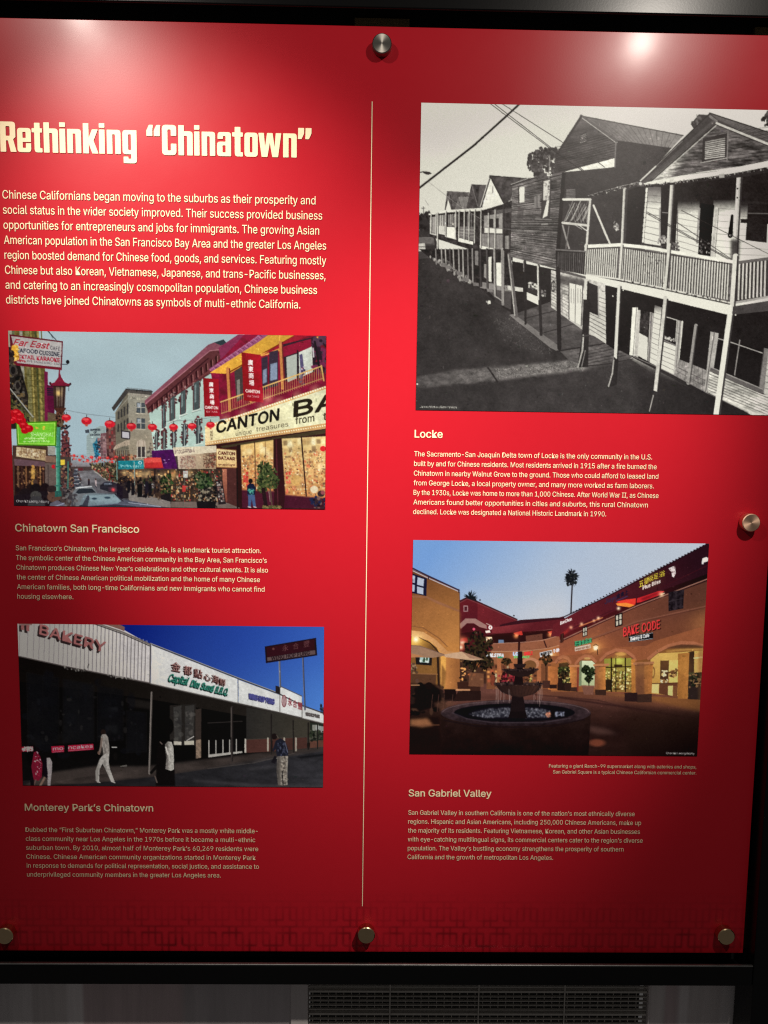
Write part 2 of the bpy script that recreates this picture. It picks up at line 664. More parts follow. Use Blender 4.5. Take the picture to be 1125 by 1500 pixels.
paragraph('paragraph', zm, 7.3, BODY, [
    ('San Gabriel Valley in southern California is one of the nation’s most ethnically diverse', (39, 157), (1033, 166)),
    ('regions. Hispanic and Asian Americans, including 250,000 Chinese Americans, make up', None, (1061, 205)),
    ('the majority of its residents. Featuring Vietnamese, Korean, and other Asian businesses', None, (1056, 245)),
    ('with eye-catching multilingual signs, its commercial centers cater to the region’s diverse', None, (1068, 283)),
    ('population. The Valley’s bustling economy strengthens the prosperity of southern', None, (984, 321)),
    ('California and the growth of metropolitan Los Angeles.', (36, 353), (675, 357))])
paragraph('caption', (580, 1090, 2.3936), 5.3, 0.0, [
    ('Featuring a giant Ranch-99 supermarket along with eateries and shops,', (536, 80), (1052, 86)),
    ('San Gabriel Square is a typical Chinese Californian commercial center.', (550, 101), (1052, 107))], left=False)

# the heading's condensed slab letters, drawn by hand: unit = cap height 100
ST, HB = 20, 15


def rnd(pts, r):
    """rounds the corners of an outline; pts may carry their own radius as a third value"""
    out, n = [], len(pts)
    for i in range(n):
        p = np.array(pts[i][:2], float)
        a = np.array(pts[i - 1][:2], float)
        c = np.array(pts[(i + 1) % n][:2], float)
        rr = pts[i][2] if len(pts[i]) > 2 else r
        u, w = a - p, c - p
        lu, lw = np.linalg.norm(u), np.linalg.norm(w)
        rr = min(rr, lu * 0.48, lw * 0.48)
        if rr < 0.3:
            out.append(tuple(p))
            continue
        s, e = p + u / lu * rr, p + w / lw * rr
        for k in range(5):
            q = k / 4
            out.append(tuple((1 - q) ** 2 * s + 2 * q * (1 - q) * p + q * q * e))
    return out


def g_n(w):
    return [([(0, 0), (ST, 0), (ST, 66 - 1), (w - ST, 65, 6), (w - ST, 0), (w, 0), (w, 80, 11), (ST - 1, 80), (ST - 5, 80), (0, 80)], [])]


GLYPH = {
    'R': (56, [([(0, 0), (20, 0), (20, 38), (27, 38), (36, 0), (57, 0), (45.5, 42), (54, 50), (54, 100, 12), (0, 100)],
               [[(20, 53), (20, 85), (34, 85, 4), (34, 53, 4)]])]),
    'e': (50, [([(0, 0, 11), (50, 0, 11), (50, 30), (31, 30), (31, 14, 3), (19.5, 14, 3), (19.5, 34), (50, 34), (50, 80, 11), (0, 80, 11)],
               [[(19.5, 47), (19.5, 67, 3), (31, 67, 3), (31, 47)]])]),
    't': (37, [([(9, 0, 11), (37, 0), (37, 14), (29, 14, 3), (29, 66), (37, 66), (37, 80), (29, 80), (29, 98), (9, 98), (9, 80), (0, 80), (0, 66), (9, 66)], [])]),
    'h': (51, [([(0, 0), (20, 0), (20, 65, 1), (31, 65, 4), (31, 0), (51, 0), (51, 80, 11), (20, 80, 1), (20, 100), (0, 100)], [])]),
    'i': (20, [([(0, 0), (20, 0), (20, 80), (0, 80)], []), ([(0, 86), (20, 86), (20, 101), (0, 101)], [])]),
    'n': (50, [([(0, 0), (20, 0), (20, 65, 1), (30, 65, 4), (30, 0), (50, 0), (50, 80, 11), (0, 80)], [])]),
    'k': (53, [([(0, 0), (20, 0), (20, 33, 0), (32, 0), (54, 0), (37, 43, 1), (53, 80), (32, 80), (20, 52, 0), (20, 100), (0, 100)], [])]),
    'g': (50, [([(3, -30), (50, -30, 11), (50, 80), (0, 80, 11), (0, 0, 11), (30, 0, 1), (30, -15, 3), (20, -15, 2), (20, -8), (3, -8)],
               [[(20, 14, 3), (20, 66, 3), (30, 66), (30, 14)]])]),
    'C': (52, [([(0, 0, 13), (52, 0, 13), (52, 38), (32, 38), (32, 15, 4), (20, 15, 4), (20, 85, 4), (32, 85, 4), (32, 64), (52, 64), (52, 100, 13), (0, 100, 13)], [])]),
    'a': (50, [([(0, 0, 11), (50, 0), (50, 80, 11), (2, 80, 11), (2, 57), (21, 57), (21, 67, 3), (30.5, 67, 3), (30.5, 48, 1), (0, 48, 11)],
               [[(19.5, 12.5, 3), (19.5, 36, 3), (30.5, 36), (30.5, 12.5)]])]),
    'o': (50, [([(0, 0, 12), (50, 0, 12), (50, 80, 12), (0, 80, 12)], [[(20, 14, 4), (20, 66, 4), (30, 66, 4), (30, 14, 4)]])]),
    'w': (79, [([(11, 0), (31, 0), (39.5, 48, 0), (48, 0), (68, 0), (79, 80), (60, 80), (56, 33, 0), (49, 80), (30, 80), (23, 33, 0), (19, 80), (0, 80)], [])]),
    '“': (48, [([(0, 62), (21, 62), (21, 82), (23, 99), (9, 99), (0, 80)], []),
               ([(26, 62), (47, 62), (47, 82), (49, 99), (35, 99), (26, 80)], [])]),
    '”': (48, [([(21, 99), (0, 99), (0, 79), (-1, 62), (12, 62), (21, 81)], []),
               ([(47, 99), (26, 99), (26, 79), (25, 62), (38, 62), (47, 81)], [])]),
}
# the left edge of every letter in the photograph
z1, z2 = (0, 155, 4.5), (200, 155, 4.018)
LETTERS = [('R', z1, 6, 296, 104), ('e', z1, 118, 300, 90), ('t', z1, 214, 300, 68), ('h', z1, 292, 303, 94), ('i', z1, 396, 305, 38),
           ('n', z1, 447, 308, 91), ('k', z1, 551, 310, 98), ('i', z1, 656, 312, 37), ('n', z1, 707, 315, 91), ('g', z1, 810, 316, 93),
           ('“', z1, 968, 321, 90), ('C', z2, 152, 293, 84), ('h', z2, 248, 295, 84), ('i', z2, 341, 297, 31), ('n', z2, 385, 299, 79),
           ('a', z2, 475, 301, 82), ('t', z2, 564, 303, 62), ('o', z2, 636, 305, 78), ('w', z2, 718, 307, 134), ('n', z2, 863, 311, 80),
           ('”', z2, 951, 314, 80)]
base = []
for ch, (zx, zy, s), gx, gy, gw in LETTERS:
    base.append(list(at(zx + gx / s, zy + gy / s)) + [at(zx + (gx + gw) / s, zy + gy / s)[0]])
base = np.array(base)
hz = base[:, 1].mean()
CAPH = px_m(40.4)
cu = bpy.data.curves.new('heading', 'CURVE')
cu.dimensions = '2D'
cu.fill_mode = 'BOTH'
for (ch, *_), (gx, _, ge) in zip(LETTERS, base):
    w, loops = GLYPH[ch]
    kx = (ge - gx) / w
    for out, holes in loops:
        for k, lp in enumerate([out] + holes):
            pts = rnd(lp, 2.2)
            sp = cu.splines.new('POLY')
            sp.points.add(len(pts) - 1)
            for q, (a, c) in zip(sp.points, pts):
                q.co = (gx + a * kx, hz + c / 100 * CAPH, 0, 1)
            sp.use_cyclic_u = True
ob = bpy.data.objects.new('heading', cu)
COL.objects.link(ob)
dg = bpy.context.evaluated_depsgraph_get()
me = ob.evaluated_get(dg).to_mesh()
me.calc_loop_triangles()
hv = np.array([v.co[:2] for v in me.vertices])
ht = np.array([t.vertices[:] for t in me.loop_triangles])
ob.evaluated_get(dg).to_mesh_clear()
bpy.data.objects.remove(ob)
flat_mesh('heading', [(hv, ht)], FRONT, M_CREAM, panel)

# thin rule between the two columns
xr = float(np.mean([at(545, 150)[0], at(531, 1327)[0]]))
za, zb = at(545, 149)[1], at(531, 1327)[1]
hw = px_m(0.55)
flat_mesh('divider_line', [(np.array([(xr - hw, zb), (xr + hw, zb), (xr + hw, za), (xr - hw, za)]),
                            np.array([(0, 1, 2), (0, 2, 3)]))], FRONT, M_CREAM, panel)

# ------------------------------------------------------------------ printed photographs
# Each photograph is one flat sheet, finely meshed, whose vertices carry the
# printer's ink.  The pictures are drawn here, shape by shape.


def at_many(P):
    P = np.asarray(P, float)
    d = np.stack([(P[:, 0] - W_PX / 2) / F_PX, (P[:, 1] - H_PX / 2) / F_PX, np.ones(len(P))])
    d = RC @ d
    k = CAM_D / d[2]
    return np.stack([d[0] * k, CAM_Z - d[1] * k], 1)


def blur1(a, r, ax):
    """three box passes are a soft gaussian"""
    r = int(round(r))
    if r < 1:
        return a
    for _ in range(3):
        pad = [(0, 0)] * a.ndim
        pad[ax] = (r + 1, r)
        c = np.cumsum(np.pad(a, pad, mode='edge'), axis=ax, dtype=np.float64)
        n = a.shape[ax]
        hi = np.take(c, range(2 * r + 1, 2 * r + 1 + n), axis=ax)
        lo = np.take(c, range(0, n), axis=ax)
        a = (hi - lo) / (2 * r + 1)
    return a


def blur(a, r):
    return blur1(blur1(a, r, 0), r, 1)


def fractal(h, w, cell, rng, stretch=1.0, octaves=4, gain=0.6):
    out, amp, tot = np.zeros((h, w)), 1.0, 0.0
    for _ in range(octaves):
        gh, gw = int(h / cell) + 3, int(w / (cell * stretch)) + 3
        g = rng.random((gh, gw))
        y = np.arange(h) / cell
        x = np.arange(w) / (cell * stretch)
        yi, xi = y.astype(int), x.astype(int)
        fy, fx = (y - yi)[:, None], (x - xi)[None]
        fy, fx = fy * fy * (3 - 2 * fy), fx * fx * (3 - 2 * fx)
        a, b_ = g[yi][:, xi], g[yi][:, xi + 1]
        c, d = g[yi + 1][:, xi], g[yi + 1][:, xi + 1]
        out += amp * ((a * (1 - fx) + b_ * fx) * (1 - fy) + (c * (1 - fx) + d * fx) * fy)
        tot += amp
        amp *= gain
        cell = max(cell / 2, 1.0)
    return out / tot


class Picture:
    SS = 3

    def __init__(self, corners, res=1.12, seed=1):
        c = at_many(corners)                       # tl, tr, br, bl
        self.x0, self.x1 = (c[0, 0] + c[3, 0]) / 2, (c[1, 0] + c[2, 0]) / 2
        self.z1, self.z0 = (c[0, 1] + c[1, 1]) / 2, (c[2, 1] + c[3, 1]) / 2
        self.nx = int((self.x1 - self.x0) / px_m(1) * res)
        self.ny = int((self.z1 - self.z0) / px_m(1) * res)
        self.W, self.H = self.nx * self.SS, self.ny * self.SS
        self.k = self.W / (self.x1 - self.x0) * px_m(1)      # canvas pixels per photo pixel
        self.a = np.zeros((self.H, self.W, 3))
        self.rng = np.random.default_rng(seed)
        self.tone = lambda c: np.asarray(c, float) / 255 if np.ndim(c) else np.array([c, c, c]) / 255.0

    def view(self, x0, y0, s):
        self.v = (x0, y0, s)
        self.u = self.k / s                        # canvas pixels per unit of this view

    def map(self, P):
        x0, y0, s = self.v
        P = np.asarray(P, float)
        w = at_many(np.stack([x0 + P[:, 0] / s, y0 + P[:, 1] / s], 1))
        return np.stack([(w[:, 0] - self.x0) / (self.x1 - self.x0) * self.W,
                         (self.z1 - w[:, 1]) / (self.z1 - self.z0) * self.H], 1)

    def bbox(self, Q, m=0):
        a = np.floor(Q.min(0) - m - 1).astype(int)
        b_ = np.ceil(Q.max(0) + m + 2).astype(int)
        return max(a[0], 0), max(a[1], 0), min(b_[0], self.W), min(b_[1], self.H)

    def inside(self, Q, bb):
        xa, ya, xb, yb = bb
        X = (np.arange(xa, xb) + 0.5)[None]
        Y = (np.arange(ya, yb) + 0.5)[:, None]
        msk = np.zeros((yb - ya, xb - xa), bool)
        n = len(Q)
        for i in range(n):
            (ax, ay), (bx, by) = Q[i], Q[(i + 1) % n]
            if ay == by:
                continue
            cr = (ay > Y) != (by > Y)
            xi = ax + (Y - ay) * (bx - ax) / (by - ay)
            msk ^= cr & (X < xi)
        return msk

    def put(self, bb, m, col, alpha=1.0):
        xa, ya, xb, yb = bb
        m = (m * alpha)[..., None]
        t = self.a[ya:yb, xa:xb]
        self.a[ya:yb, xa:xb] = t * (1 - m) + col * m

    def mask(self, pts, soft=0.0):
        Q = self.map(pts)
        bb = self.bbox(Q, 3 * soft * self.u)
        if bb[0] >= bb[2] or bb[1] >= bb[3]:
            return None, None
        m = self.inside(Q, bb).astype(float)
        if soft:
            m = blur(m, soft * self.u)
        return bb, m

    def poly(self, pts, c, a=1.0, soft=0.0):
        bb, m = self.mask(pts, soft)
        if bb:
            self.put(bb, m, self.tone(c), a)

    def grad(self, pts, p0, c0, p1, c1, a=1.0, soft=0.0):
        bb, m = self.mask(pts, soft)
        if not bb:
            return
        q = self.map([p0, p1])
        d = q[1] - q[0]
        X = (np.arange(bb[0], bb[2]) + 0.5)[None] - q[0, 0]
        Y = (np.arange(bb[1], bb[3]) + 0.5)[:, None] - q[0, 1]
        t = np.clip((X * d[0] + Y * d[1]) / (d @ d), 0, 1)[..., None]
        self.put(bb, m, self.tone(c0) * (1 - t) + self.tone(c1) * t, a)

    def tex(self, pts, cell, amp, stretch=1.0, soft=0.0, octaves=4):
        """uneven tone inside an outline"""
        bb, m = self.mask(pts, soft)
        if not bb:
            return
        f = fractal(bb[3] - bb[1], bb[2] - bb[0], max(cell * self.u, 1.5), self.rng, stretch, octaves)
        f = 1 + amp * 2 * (f - 0.5) * m
        xa, ya, xb, yb = bb
        self.a[ya:yb, xa:xb] = np.clip(self.a[ya:yb, xa:xb] * f[..., None], 0, 1)

    def soften(self, pts, r, a=1.0):
        """out of focus inside an outline"""
        bb, m = self.mask(pts, 2)
        if bb:
            xa, ya, xb, yb = bb
            self.put(bb, m, blur(self.a[ya:yb, xa:xb], r * self.u), a)

    def line(self, pts, w, c, a=1.0, soft=0.0, w1=None):
        Q = self.map(pts)
        for i in range(len(Q) - 1):
            p, q = Q[i], Q[i + 1]
            wa = w * self.u / 2
            wb_ = (w if w1 is None else w1) * self.u / 2
            bb = self.bbox(np.array([p, q]), max(wa, wb_) + 3 * soft * self.u)
            if bb[0] >= bb[2] or bb[1] >= bb[3]:
                continue
            X = (np.arange(bb[0], bb[2]) + 0.5)[None]
            Y = (np.arange(bb[1], bb[3]) + 0.5)[:, None]
            d = q - p
            L2 = max(d @ d, 1e-9)
            t = np.clip(((X - p[0]) * d[0] + (Y - p[1]) * d[1]) / L2, 0, 1)
            r = np.hypot(X - p[0] - t * d[0], Y - p[1] - t * d[1])
            ww = wa + (wb_ - wa) * t
            m = np.clip(ww - r + 0.5, 0, 1) if not soft else np.clip((ww - r) / (soft * self.u) * 0.5 + 0.5, 0, 1)
            if ww.max() < 0.7:
                m = m * 1.0
            self.put(bb, m, self.tone(c), a)

    def ell(self, cx, cy, rx, ry, c, a=1.0, soft=0.0):
        Q = self.map([(cx, cy)])[0]
        rx, ry = rx * self.u, ry * self.u
        s = max(soft * self.u, 0.7)
        bb = self.bbox(np.array([Q - (rx, ry), Q + (rx, ry)]), s * 2)
        if bb[0] >= bb[2] or bb[1] >= bb[3]:
            return
        X = (np.arange(bb[0], bb[2]) + 0.5)[None] - Q[0]
        Y = (np.arange(bb[1], bb[3]) + 0.5)[:, None] - Q[1]
        r = np.hypot(X / rx, Y / ry)
        m = np.clip((1 - r) * min(rx, ry) / s + 0.5, 0, 1)
        self.put(bb, m, self.tone(c), a)

    def glow(self, cx, cy, r, c, a=1.0):
        """a lamp in the picture and the light round it"""
        Q = self.map([(cx, cy)])[0]
        R = r * self.u
        bb = self.bbox(np.array([Q - R * 3, Q + R * 3]))
        if bb[0] >= bb[2] or bb[1] >= bb[3]:
            return
        X = (np.arange(bb[0], bb[2]) + 0.5)[None] - Q[0]
        Y = (np.arange(bb[1], bb[3]) + 0.5)[:, None] - Q[1]
        m = np.exp(-(X ** 2 + Y ** 2) / (R * R)) * a
        xa, ya, xb, yb = bb
        t = self.a[ya:yb, xa:xb]
        self.a[ya:yb, xa:xb] = 1 - (1 - t) * (1 - m[..., None] * self.tone(c))

    def planks(self, q, n, c, w, a=0.6, jit=0.0):
        A, B, C, D = (np.array(p, float) for p in q)     # lines run A->B down to D->C
        for i in range(1, n):
            t = (i + (self.rng.random() - 0.5) * jit) / n
            self.line([A + (D - A) * t, B + (C - B) * t], w, c, a * (0.7 + 0.6 * self.rng.random()))

    def spots(self, pts, n, r0, r1, cols, a=1.0, flat=1.0):
        """many small blobs: leaves, goods on shelves, gravel"""
        pts = np.asarray(pts, float)
        lo, hi = pts.min(0), pts.max(0)
        got = 0
        while got < n:
            p = lo + (hi - lo) * self.rng.random(2)
            ins = False
            for i in range(len(pts)):
                (ax, ay), (bx, by) = pts[i], pts[(i + 1) % len(pts)]
                if (ay > p[1]) != (by > p[1]) and p[0] < ax + (p[1] - ay) * (bx - ax) / (by - ay):
                    ins = not ins
            if not ins:
                continue
            got += 1
            r = r0 + (r1 - r0) * self.rng.random()
            e = 0.6 + 0.8 * self.rng.random()
            self.ell(p[0], p[1], r * e, r / e * flat, cols[self.rng.integers(len(cols))], a, soft=r * 0.3)

    def goods(self, q, nx, ny, cols, a=1.0, fill=0.8, gap=0.15):
        """little upright shapes in rows across a quadrilateral: a shop window's stock"""
        A, B, C, D = (np.array(p, float) for p in q)
        f = lambda u, v: (A * (1 - u) + B * u) * (1 - v) + (D * (1 - u) + C * u) * v
        for j in range(ny):
            for i in range(nx):
                if self.rng.random() > fill:
                    continue
                j0 = self.rng.random(4) * gap
                u0, u1, v0, v1 = (i + j0[0]) / nx, (i + 1 - j0[1]) / nx, (j + j0[2] * 2) / ny, (j + 1 - j0[3]) / ny
                self.poly([f(u0, v0), f(u1, v0), f(u1, v1), f(u0, v1)], cols[self.rng.integers(len(cols))], a, soft=0.0)

    def text(self, body, p0, p1, h, c, up=(0, -1), fat=0.0, a=1.0, shear=0.0, soft=0.0):
        """type set between two points of its baseline, h tall"""
        v, t = outline(body, 1.0, 0.0, shear)
        if not len(t):
            return
        lo, hi = v[:, 0].min(), v[:, 0].max()
        cap = CAP_RATIO
        if ord(body[0]) > 0x2E80:                  # Han characters fill their own square
            v = v - (0, v[:, 1].min())
            cap = v[:, 1].max()
        p0, p1, up = np.array(p0, float), np.array(p1, float), np.array(up, float)
        up = up / np.linalg.norm(up)
        q = p0 + ((v[:, :1] - lo) / (hi - lo)) * (p1 - p0) + v[:, 1:2] / cap * h * up
        Q = self.map(q)
        bb = self.bbox(Q, (3 * soft + fat) * self.u + 2)
        if bb[0] >= bb[2] or bb[1] >= bb[3]:
            return
        m = np.zeros((bb[3] - bb[1], bb[2] - bb[0]))
        for tri in t:
            T = Q[tri]
            sb = self.bbox(T)
            sb = (max(sb[0], bb[0]), max(sb[1], bb[1]), min(sb[2], bb[2]), min(sb[3], bb[3]))
            if sb[0] >= sb[2] or sb[1] >= sb[3]:
                continue
            s = self.inside(T, sb)
            m[sb[1] - bb[1]:sb[3] - bb[1], sb[0] - bb[0]:sb[2] - bb[0]][s] = 1
        n = int(round(fat * self.u))
        if n:                                  # thicker strokes
            b0 = m.copy()
            for dx in range(-n, n + 1):
                for dy in range(-n, n + 1):
                    if dx * dx + dy * dy <= n * n + 0.5:
                        m = np.maximum(m, np.roll(np.roll(b0, dx, 1), dy, 0))
        if soft:
            m = blur(m, soft * self.u)
        self.put(bb, m, self.tone(c), a)

    def keep_sky(self):
        self.sky = self.a.copy()

    def weather(self, detail, texture, wobble):
        """the unevenness a lens sees everywhere but in the sky: grime, small things, ragged edges"""
        w = np.clip(np.abs(self.a - self.sky).sum(-1) * 5 - 0.25, 0, 1)
        w = blur(w, 2)
        H, W = w.shape
        rng = self.rng
        n = 0
        while n < detail:
            y, x = int(rng.random() * (H - 14)), int(rng.random() * (W - 14))
            if w[y, x] < 0.6:
                continue
            n += 1
            a, b_ = int(2 + rng.exponential(2.5)), int(2 + rng.exponential(2.5))
            f = math.exp(rng.normal(0, 0.17))
            t = self.a[y:y + a, x:x + b_]
            self.a[y:y + a, x:x + b_] = np.clip(t * f + rng.normal(0, 0.008, 3), 0, 1)
        f = (texture * (fractal(H, W, 7, rng, 1.3, 2) - 0.5) + texture * 0.9 * (fractal(H, W, 26, rng, 1, 3) - 0.5)
             + texture * 0.9 * (fractal(H, W, 120, rng, 1, 2) - 0.5))
        self.a = np.clip(self.a * (1 + f * w)[..., None], 0, 1)
        dx = (fractal(H, W, 11, rng, 1, 2) - 0.5) * 2 * wobble
        dy = (fractal(H, W, 11, rng, 1, 2) - 0.5) * 2 * wobble
        Y = np.clip(np.arange(H)[:, None] + np.round(dy).astype(int), 0, H - 1)
        X = np.clip(np.arange(W)[None] + np.round(dx).astype(int), 0, W - 1)
        self.a = self.a[Y, X]

    def sheet(self, name, soft=0.1, grain=0.007, gloss=(0.012, 0.006)):
        """meshes the picture; the ink is what was measured divided by the light that fell on it"""
        a = blur(self.a, soft * self.k)
        a = a.reshape(self.ny, self.SS, self.nx, self.SS, 3).mean((1, 3))
        g = self.rng.normal(0, 1, (self.ny, self.nx, 1))
        a = np.clip(a + grain * g * (0.4 + a), 0, 1)
        nx, ny = self.nx, self.ny
        xs = self.x0 + (self.x1 - self.x0) * np.linspace(0, 1, nx)
        zs = self.z1 - (self.z1 - self.z0) * np.linspace(0, 1, ny)
        X, Z = np.meshgrid(xs, zs)
        shine = gloss[0] + (gloss[1] - gloss[0]) * (self.z1 - Z)[..., None] / (self.z1 - self.z0)
        ink = np.clip((lin(a * 255) - shine) / (0.95 * light_at(X, Z)), 0.003, 0.86)
        return grid_sheet(name, X, Z, FRONT, ink, M_PRINT)


def grid_sheet(name, X, Z, y, ink, mat):
    ny, nx = X.shape
    co = np.stack([X, np.full_like(X, y), Z], -1).reshape(-1, 3)
    i = (np.arange(ny - 1)[:, None] * nx + np.arange(nx - 1)[None]).ravel()
    quads = np.stack([i, i + nx, i + nx + 1, i + 1], 1)
    me = bpy.data.meshes.new(name)
    me.vertices.add(len(co))
    me.vertices.foreach_set('co', co.ravel())
    me.loops.add(quads.size)
    me.loops.foreach_set('vertex_index', quads.ravel())
    me.polygons.add(len(quads))
    me.polygons.foreach_set('loop_start', np.arange(0, quads.size, 4))
    me.update(calc_edges=True)
    at_ = me.color_attributes.new('Ink', 'FLOAT_COLOR', 'POINT')
    c4 = np.concatenate([ink.reshape(-1, 3), np.ones((nx * ny, 1))], 1)
    at_.data.foreach_set('color', c4.ravel())
    me.materials.append(mat)
    return link(bpy.data.objects.new(name, me), panel)


def light_at(X, Z):
    """what the two ceiling lamps give a white sheet at a place on the panel"""
    out = 0.0 * X[..., None] + AMB
    for loc, aim, rows in LAMPS:
        ax = np.array([aim[0] - loc[0], -loc[1], aim[1] - loc[2]])
        ax = ax / np.linalg.norm(ax)
        v = np.stack([X - loc[0], 0 * X - loc[1], Z - loc[2]], -1)
        d = np.linalg.norm(v, axis=-1)
        c = (v @ ax) / d
        for power, cone in rows:
            h = math.cos(math.radians(cone / 2))
            t = np.clip((c - h) / (1 - h), 0, 1)
            e = power / (4 * math.pi ** 2) * t * t * (3 - 2 * t) / d ** 2 * (-loc[1]) / d
            out = out + e[..., None] * np.array(WARM)
    return out


# ---- Locke: black and white street of wooden balconied houses


def locke():
    P = Picture([(617, 151), (1152, 162), (1133, 606.8), (609, 602)], 1.12, 11)
    def sepia(v):
        if np.ndim(v):
            return np.asarray(v) / 255
        v = min(v + 24 * max(0.0, (v - 120) / 90), 238)
        return np.array([v + 2, v * (0.95 + 0.0002 * v), v * (0.945 - 0.00008 * v)]) / 255
    P.tone = sepia
    A, B, C, D, E = ((600, 140, 2.1429), (600, 140, 4.1667), (855, 140, 4.1667), (600, 370, 4.1667), (855, 370, 4.1667))
    P.view(*A)
    P.grad([(0, 0), (1200, 0), (1200, 1100), (0, 1100)], (100, 60), (206, 203, 188), (300, 420), (228, 225, 210))
    P.grad([(300, 0), (1200, 0), (1200, 200), (500, 260)], (500, 0), (207, 204, 190), (1125, 130), (226, 223, 208), 0.6, 30)
    P.keep_sky()
    # street
    P.poly([(0, 440), (80, 440), (100, 505), (330, 690), (480, 800), (620, 780), (760, 870), (1125, 1010), (1125, 1100), (0, 1100)], 56)
    P.grad([(0, 442), (75, 440), (80, 470), (0, 475)], (0, 442), 120, (0, 475), 66)
    P.grad([(0, 820), (560, 800), (1125, 1010), (1125, 1100), (0, 1100)], (0, 850), 54, (100, 1000), 58)
    P.tex([(0, 480), (100, 500), (480, 800), (560, 850), (1125, 1010), (1125, 1100), (0, 1100)], 60, 0.22)
    P.poly([(255, 690), (320, 688), (460, 800), (400, 818), (300, 760)], 84, 0.55, 14)
    P.spots([(250, 700), (325, 690), (465, 800), (420, 815), (300, 770)], 420, 0.6, 1.6, [120, 105, 45], 0.6)
    P.grad([(22, 884), (140, 862), (250, 853), (420, 838), (528, 828), (700, 822), (640, 842), (545, 862), (400, 878), (272, 895), (150, 905), (22, 918)],
           (30, 0), 84, (520, 0), 128, 0.95, 3)
    P.tex([(22, 880), (250, 850), (530, 826), (660, 830), (545, 868), (272, 900), (22, 920)], 10, 0.35, 2.0)
    P.spots([(262, 858), (420, 842), (525, 832), (545, 858), (400, 874), (280, 890)], 900, 0.5, 1.5, [165, 150, 70, 60], 0.6)
    P.spots([(150, 868), (240, 858), (262, 884), (160, 896)], 160, 0.5, 1.3, [140, 60], 0.5)
    P.line([(247, 854), (262, 876), (276, 898)], 5, 42, 0.9, 1)
    P.ell(25, 905, 2.5, 2.5, 215)
    P.spots([(30, 520), (320, 690), (470, 810), (700, 840), (1000, 1000), (30, 1010)], 1500, 0.5, 1.4, [76, 44, 66, 40], 0.45)
    P.spots([(30, 480), (90, 500), (300, 680), (250, 840), (30, 860)], 500, 0.5, 1.6, [72, 46, 40], 0.4, 0.5)
    # far end
    P.view(*B)
    P.spots([(60, 735), (125, 715), (125, 840), (60, 840)], 130, 6, 14, [44, 52, 60])
    P.poly([(55, 835), (130, 838), (130, 870), (55, 868)], 60)
    P.poly([(55, 865), (140, 865), (140, 905), (55, 905)], 105)
    P.poly([(55, 905), (95, 902), (100, 950), (55, 960)], 185)
    P.line([(58, 925), (96, 925)], 5, 70)
    P.poly([(55, 952), (140, 945), (170, 985), (55, 1000)], 70)
    P.line([(85, 680), (88, 730)], 4, 90)
    P.line([(75, 690), (95, 688)], 4, 90)
    # roofs of the far houses
    P.poly([(215, 700), (230, 585), (365, 592), (352, 700)], 92)
    P.tex([(215, 700), (230, 585), (365, 592), (352, 700)], 16, 0.5)
    P.poly([(222, 702), (237, 635), (256, 702)], 205)
    P.poly([(298, 622), (362, 618), (345, 700), (322, 700)], 138)
    P.planks([(302, 622), (326, 700), (345, 700), (362, 618)], 6, 90, 3, 0.5)
    P.poly([(275, 700), (298, 632), (320, 700)], 120)
    P.line([(250, 610), (262, 700)], 5, 60)
    P.poly([(345, 700), (378, 543), (470, 548), (442, 690)], 72)
    P.tex([(345, 700), (378, 543), (470, 548), (442, 690)], 20, 0.5)
    P.poly([(415, 690), (428, 552), (470, 550), (445, 690)], 100, 0.8)
    P.line([(380, 550), (418, 680)], 4, 120)
    P.poly([(490, 490), (748, 510), (720, 525), (640, 545), (640, 610), (592, 660), (570, 660)], 74)
    P.tex([(490, 490), (748, 510), (640, 545), (640, 610), (592, 660), (570, 660)], 22, 0.5)
    P.line([(490, 491), (748, 511)], 5, 48)
    P.poly([(440, 680), (494, 500), (572, 658)], 214)
    P.line([(508, 560), (508, 595)], 7, 150)
    P.line([(438, 680), (492, 496)], 11, 66)
    P.line([(432, 680), (486, 505)], 5, 190)
    P.line([(494, 498), (574, 655)], 8, 60)
    P.line([(592, 690), (636, 600)], 8, 130)
    # the row's upper storeys
    P.poly([(118, 730), (430, 700), (572, 662), (632, 640), (630, 1010), (430, 960), (120, 860)], 54)
    P.tex([(118, 730), (430, 700), (632, 640), (630, 1010), (430, 960), (120, 860)], 18, 0.7)
    P.poly([(118, 722), (240, 700), (430, 688), (570, 652), (572, 664), (430, 706), (240, 714), (118, 732)], 205)
    P.poly([(120, 732), (240, 714), (430, 706), (572, 664), (572, 676), (430, 720), (240, 728), (120, 742)], 45)
    P.poly([(125, 745), (160, 740), (160, 842), (125, 836)], 150)
    P.poly([(170, 735), (220, 730), (220, 800), (170, 795)], 95)
    P.planks([(170, 735), (170, 795), (222, 800), (222, 730)], 5, 190, 5, 0.8)
    P.planks([(230, 730), (230, 800), (300, 800), (300, 725)], 6, 170, 6, 0.8)
    P.poly([(168, 795), (216, 797), (216, 852), (168, 842)], 190)
    P.poly([(224, 803), (282, 806), (282, 872), (224, 852)], 212)
    P.poly([(298, 800), (392, 802), (392, 885), (298, 868)], 118)
    P.planks([(298, 800), (392, 802), (392, 885), (298, 868)], 4, 160, 5, 0.8)
    P.planks([(310, 730), (310, 800), (400, 800), (400, 720)], 4, 140, 7, 0.7)
    P.poly([(298, 868), (388, 892), (388, 912), (298, 892)], 218)
    P.poly([(222, 850), (284, 868), (284, 880), (222, 864)], 214)
    P.poly([(125, 838), (165, 846), (165, 856), (125, 846)], 180)
    P.poly([(455, 735), (568, 720), (568, 845), (455, 840)], 150)
    P.poly([(485, 755), (545, 750), (545, 812), (485, 805)], 52)
    P.line([(515, 750), (515, 810)], 6, 170)
    P.poly([(460, 808), (566, 815), (566, 842), (460, 838)], 205)
    P.poly([(430, 844), (570, 850), (566, 950), (430, 922)], 142)
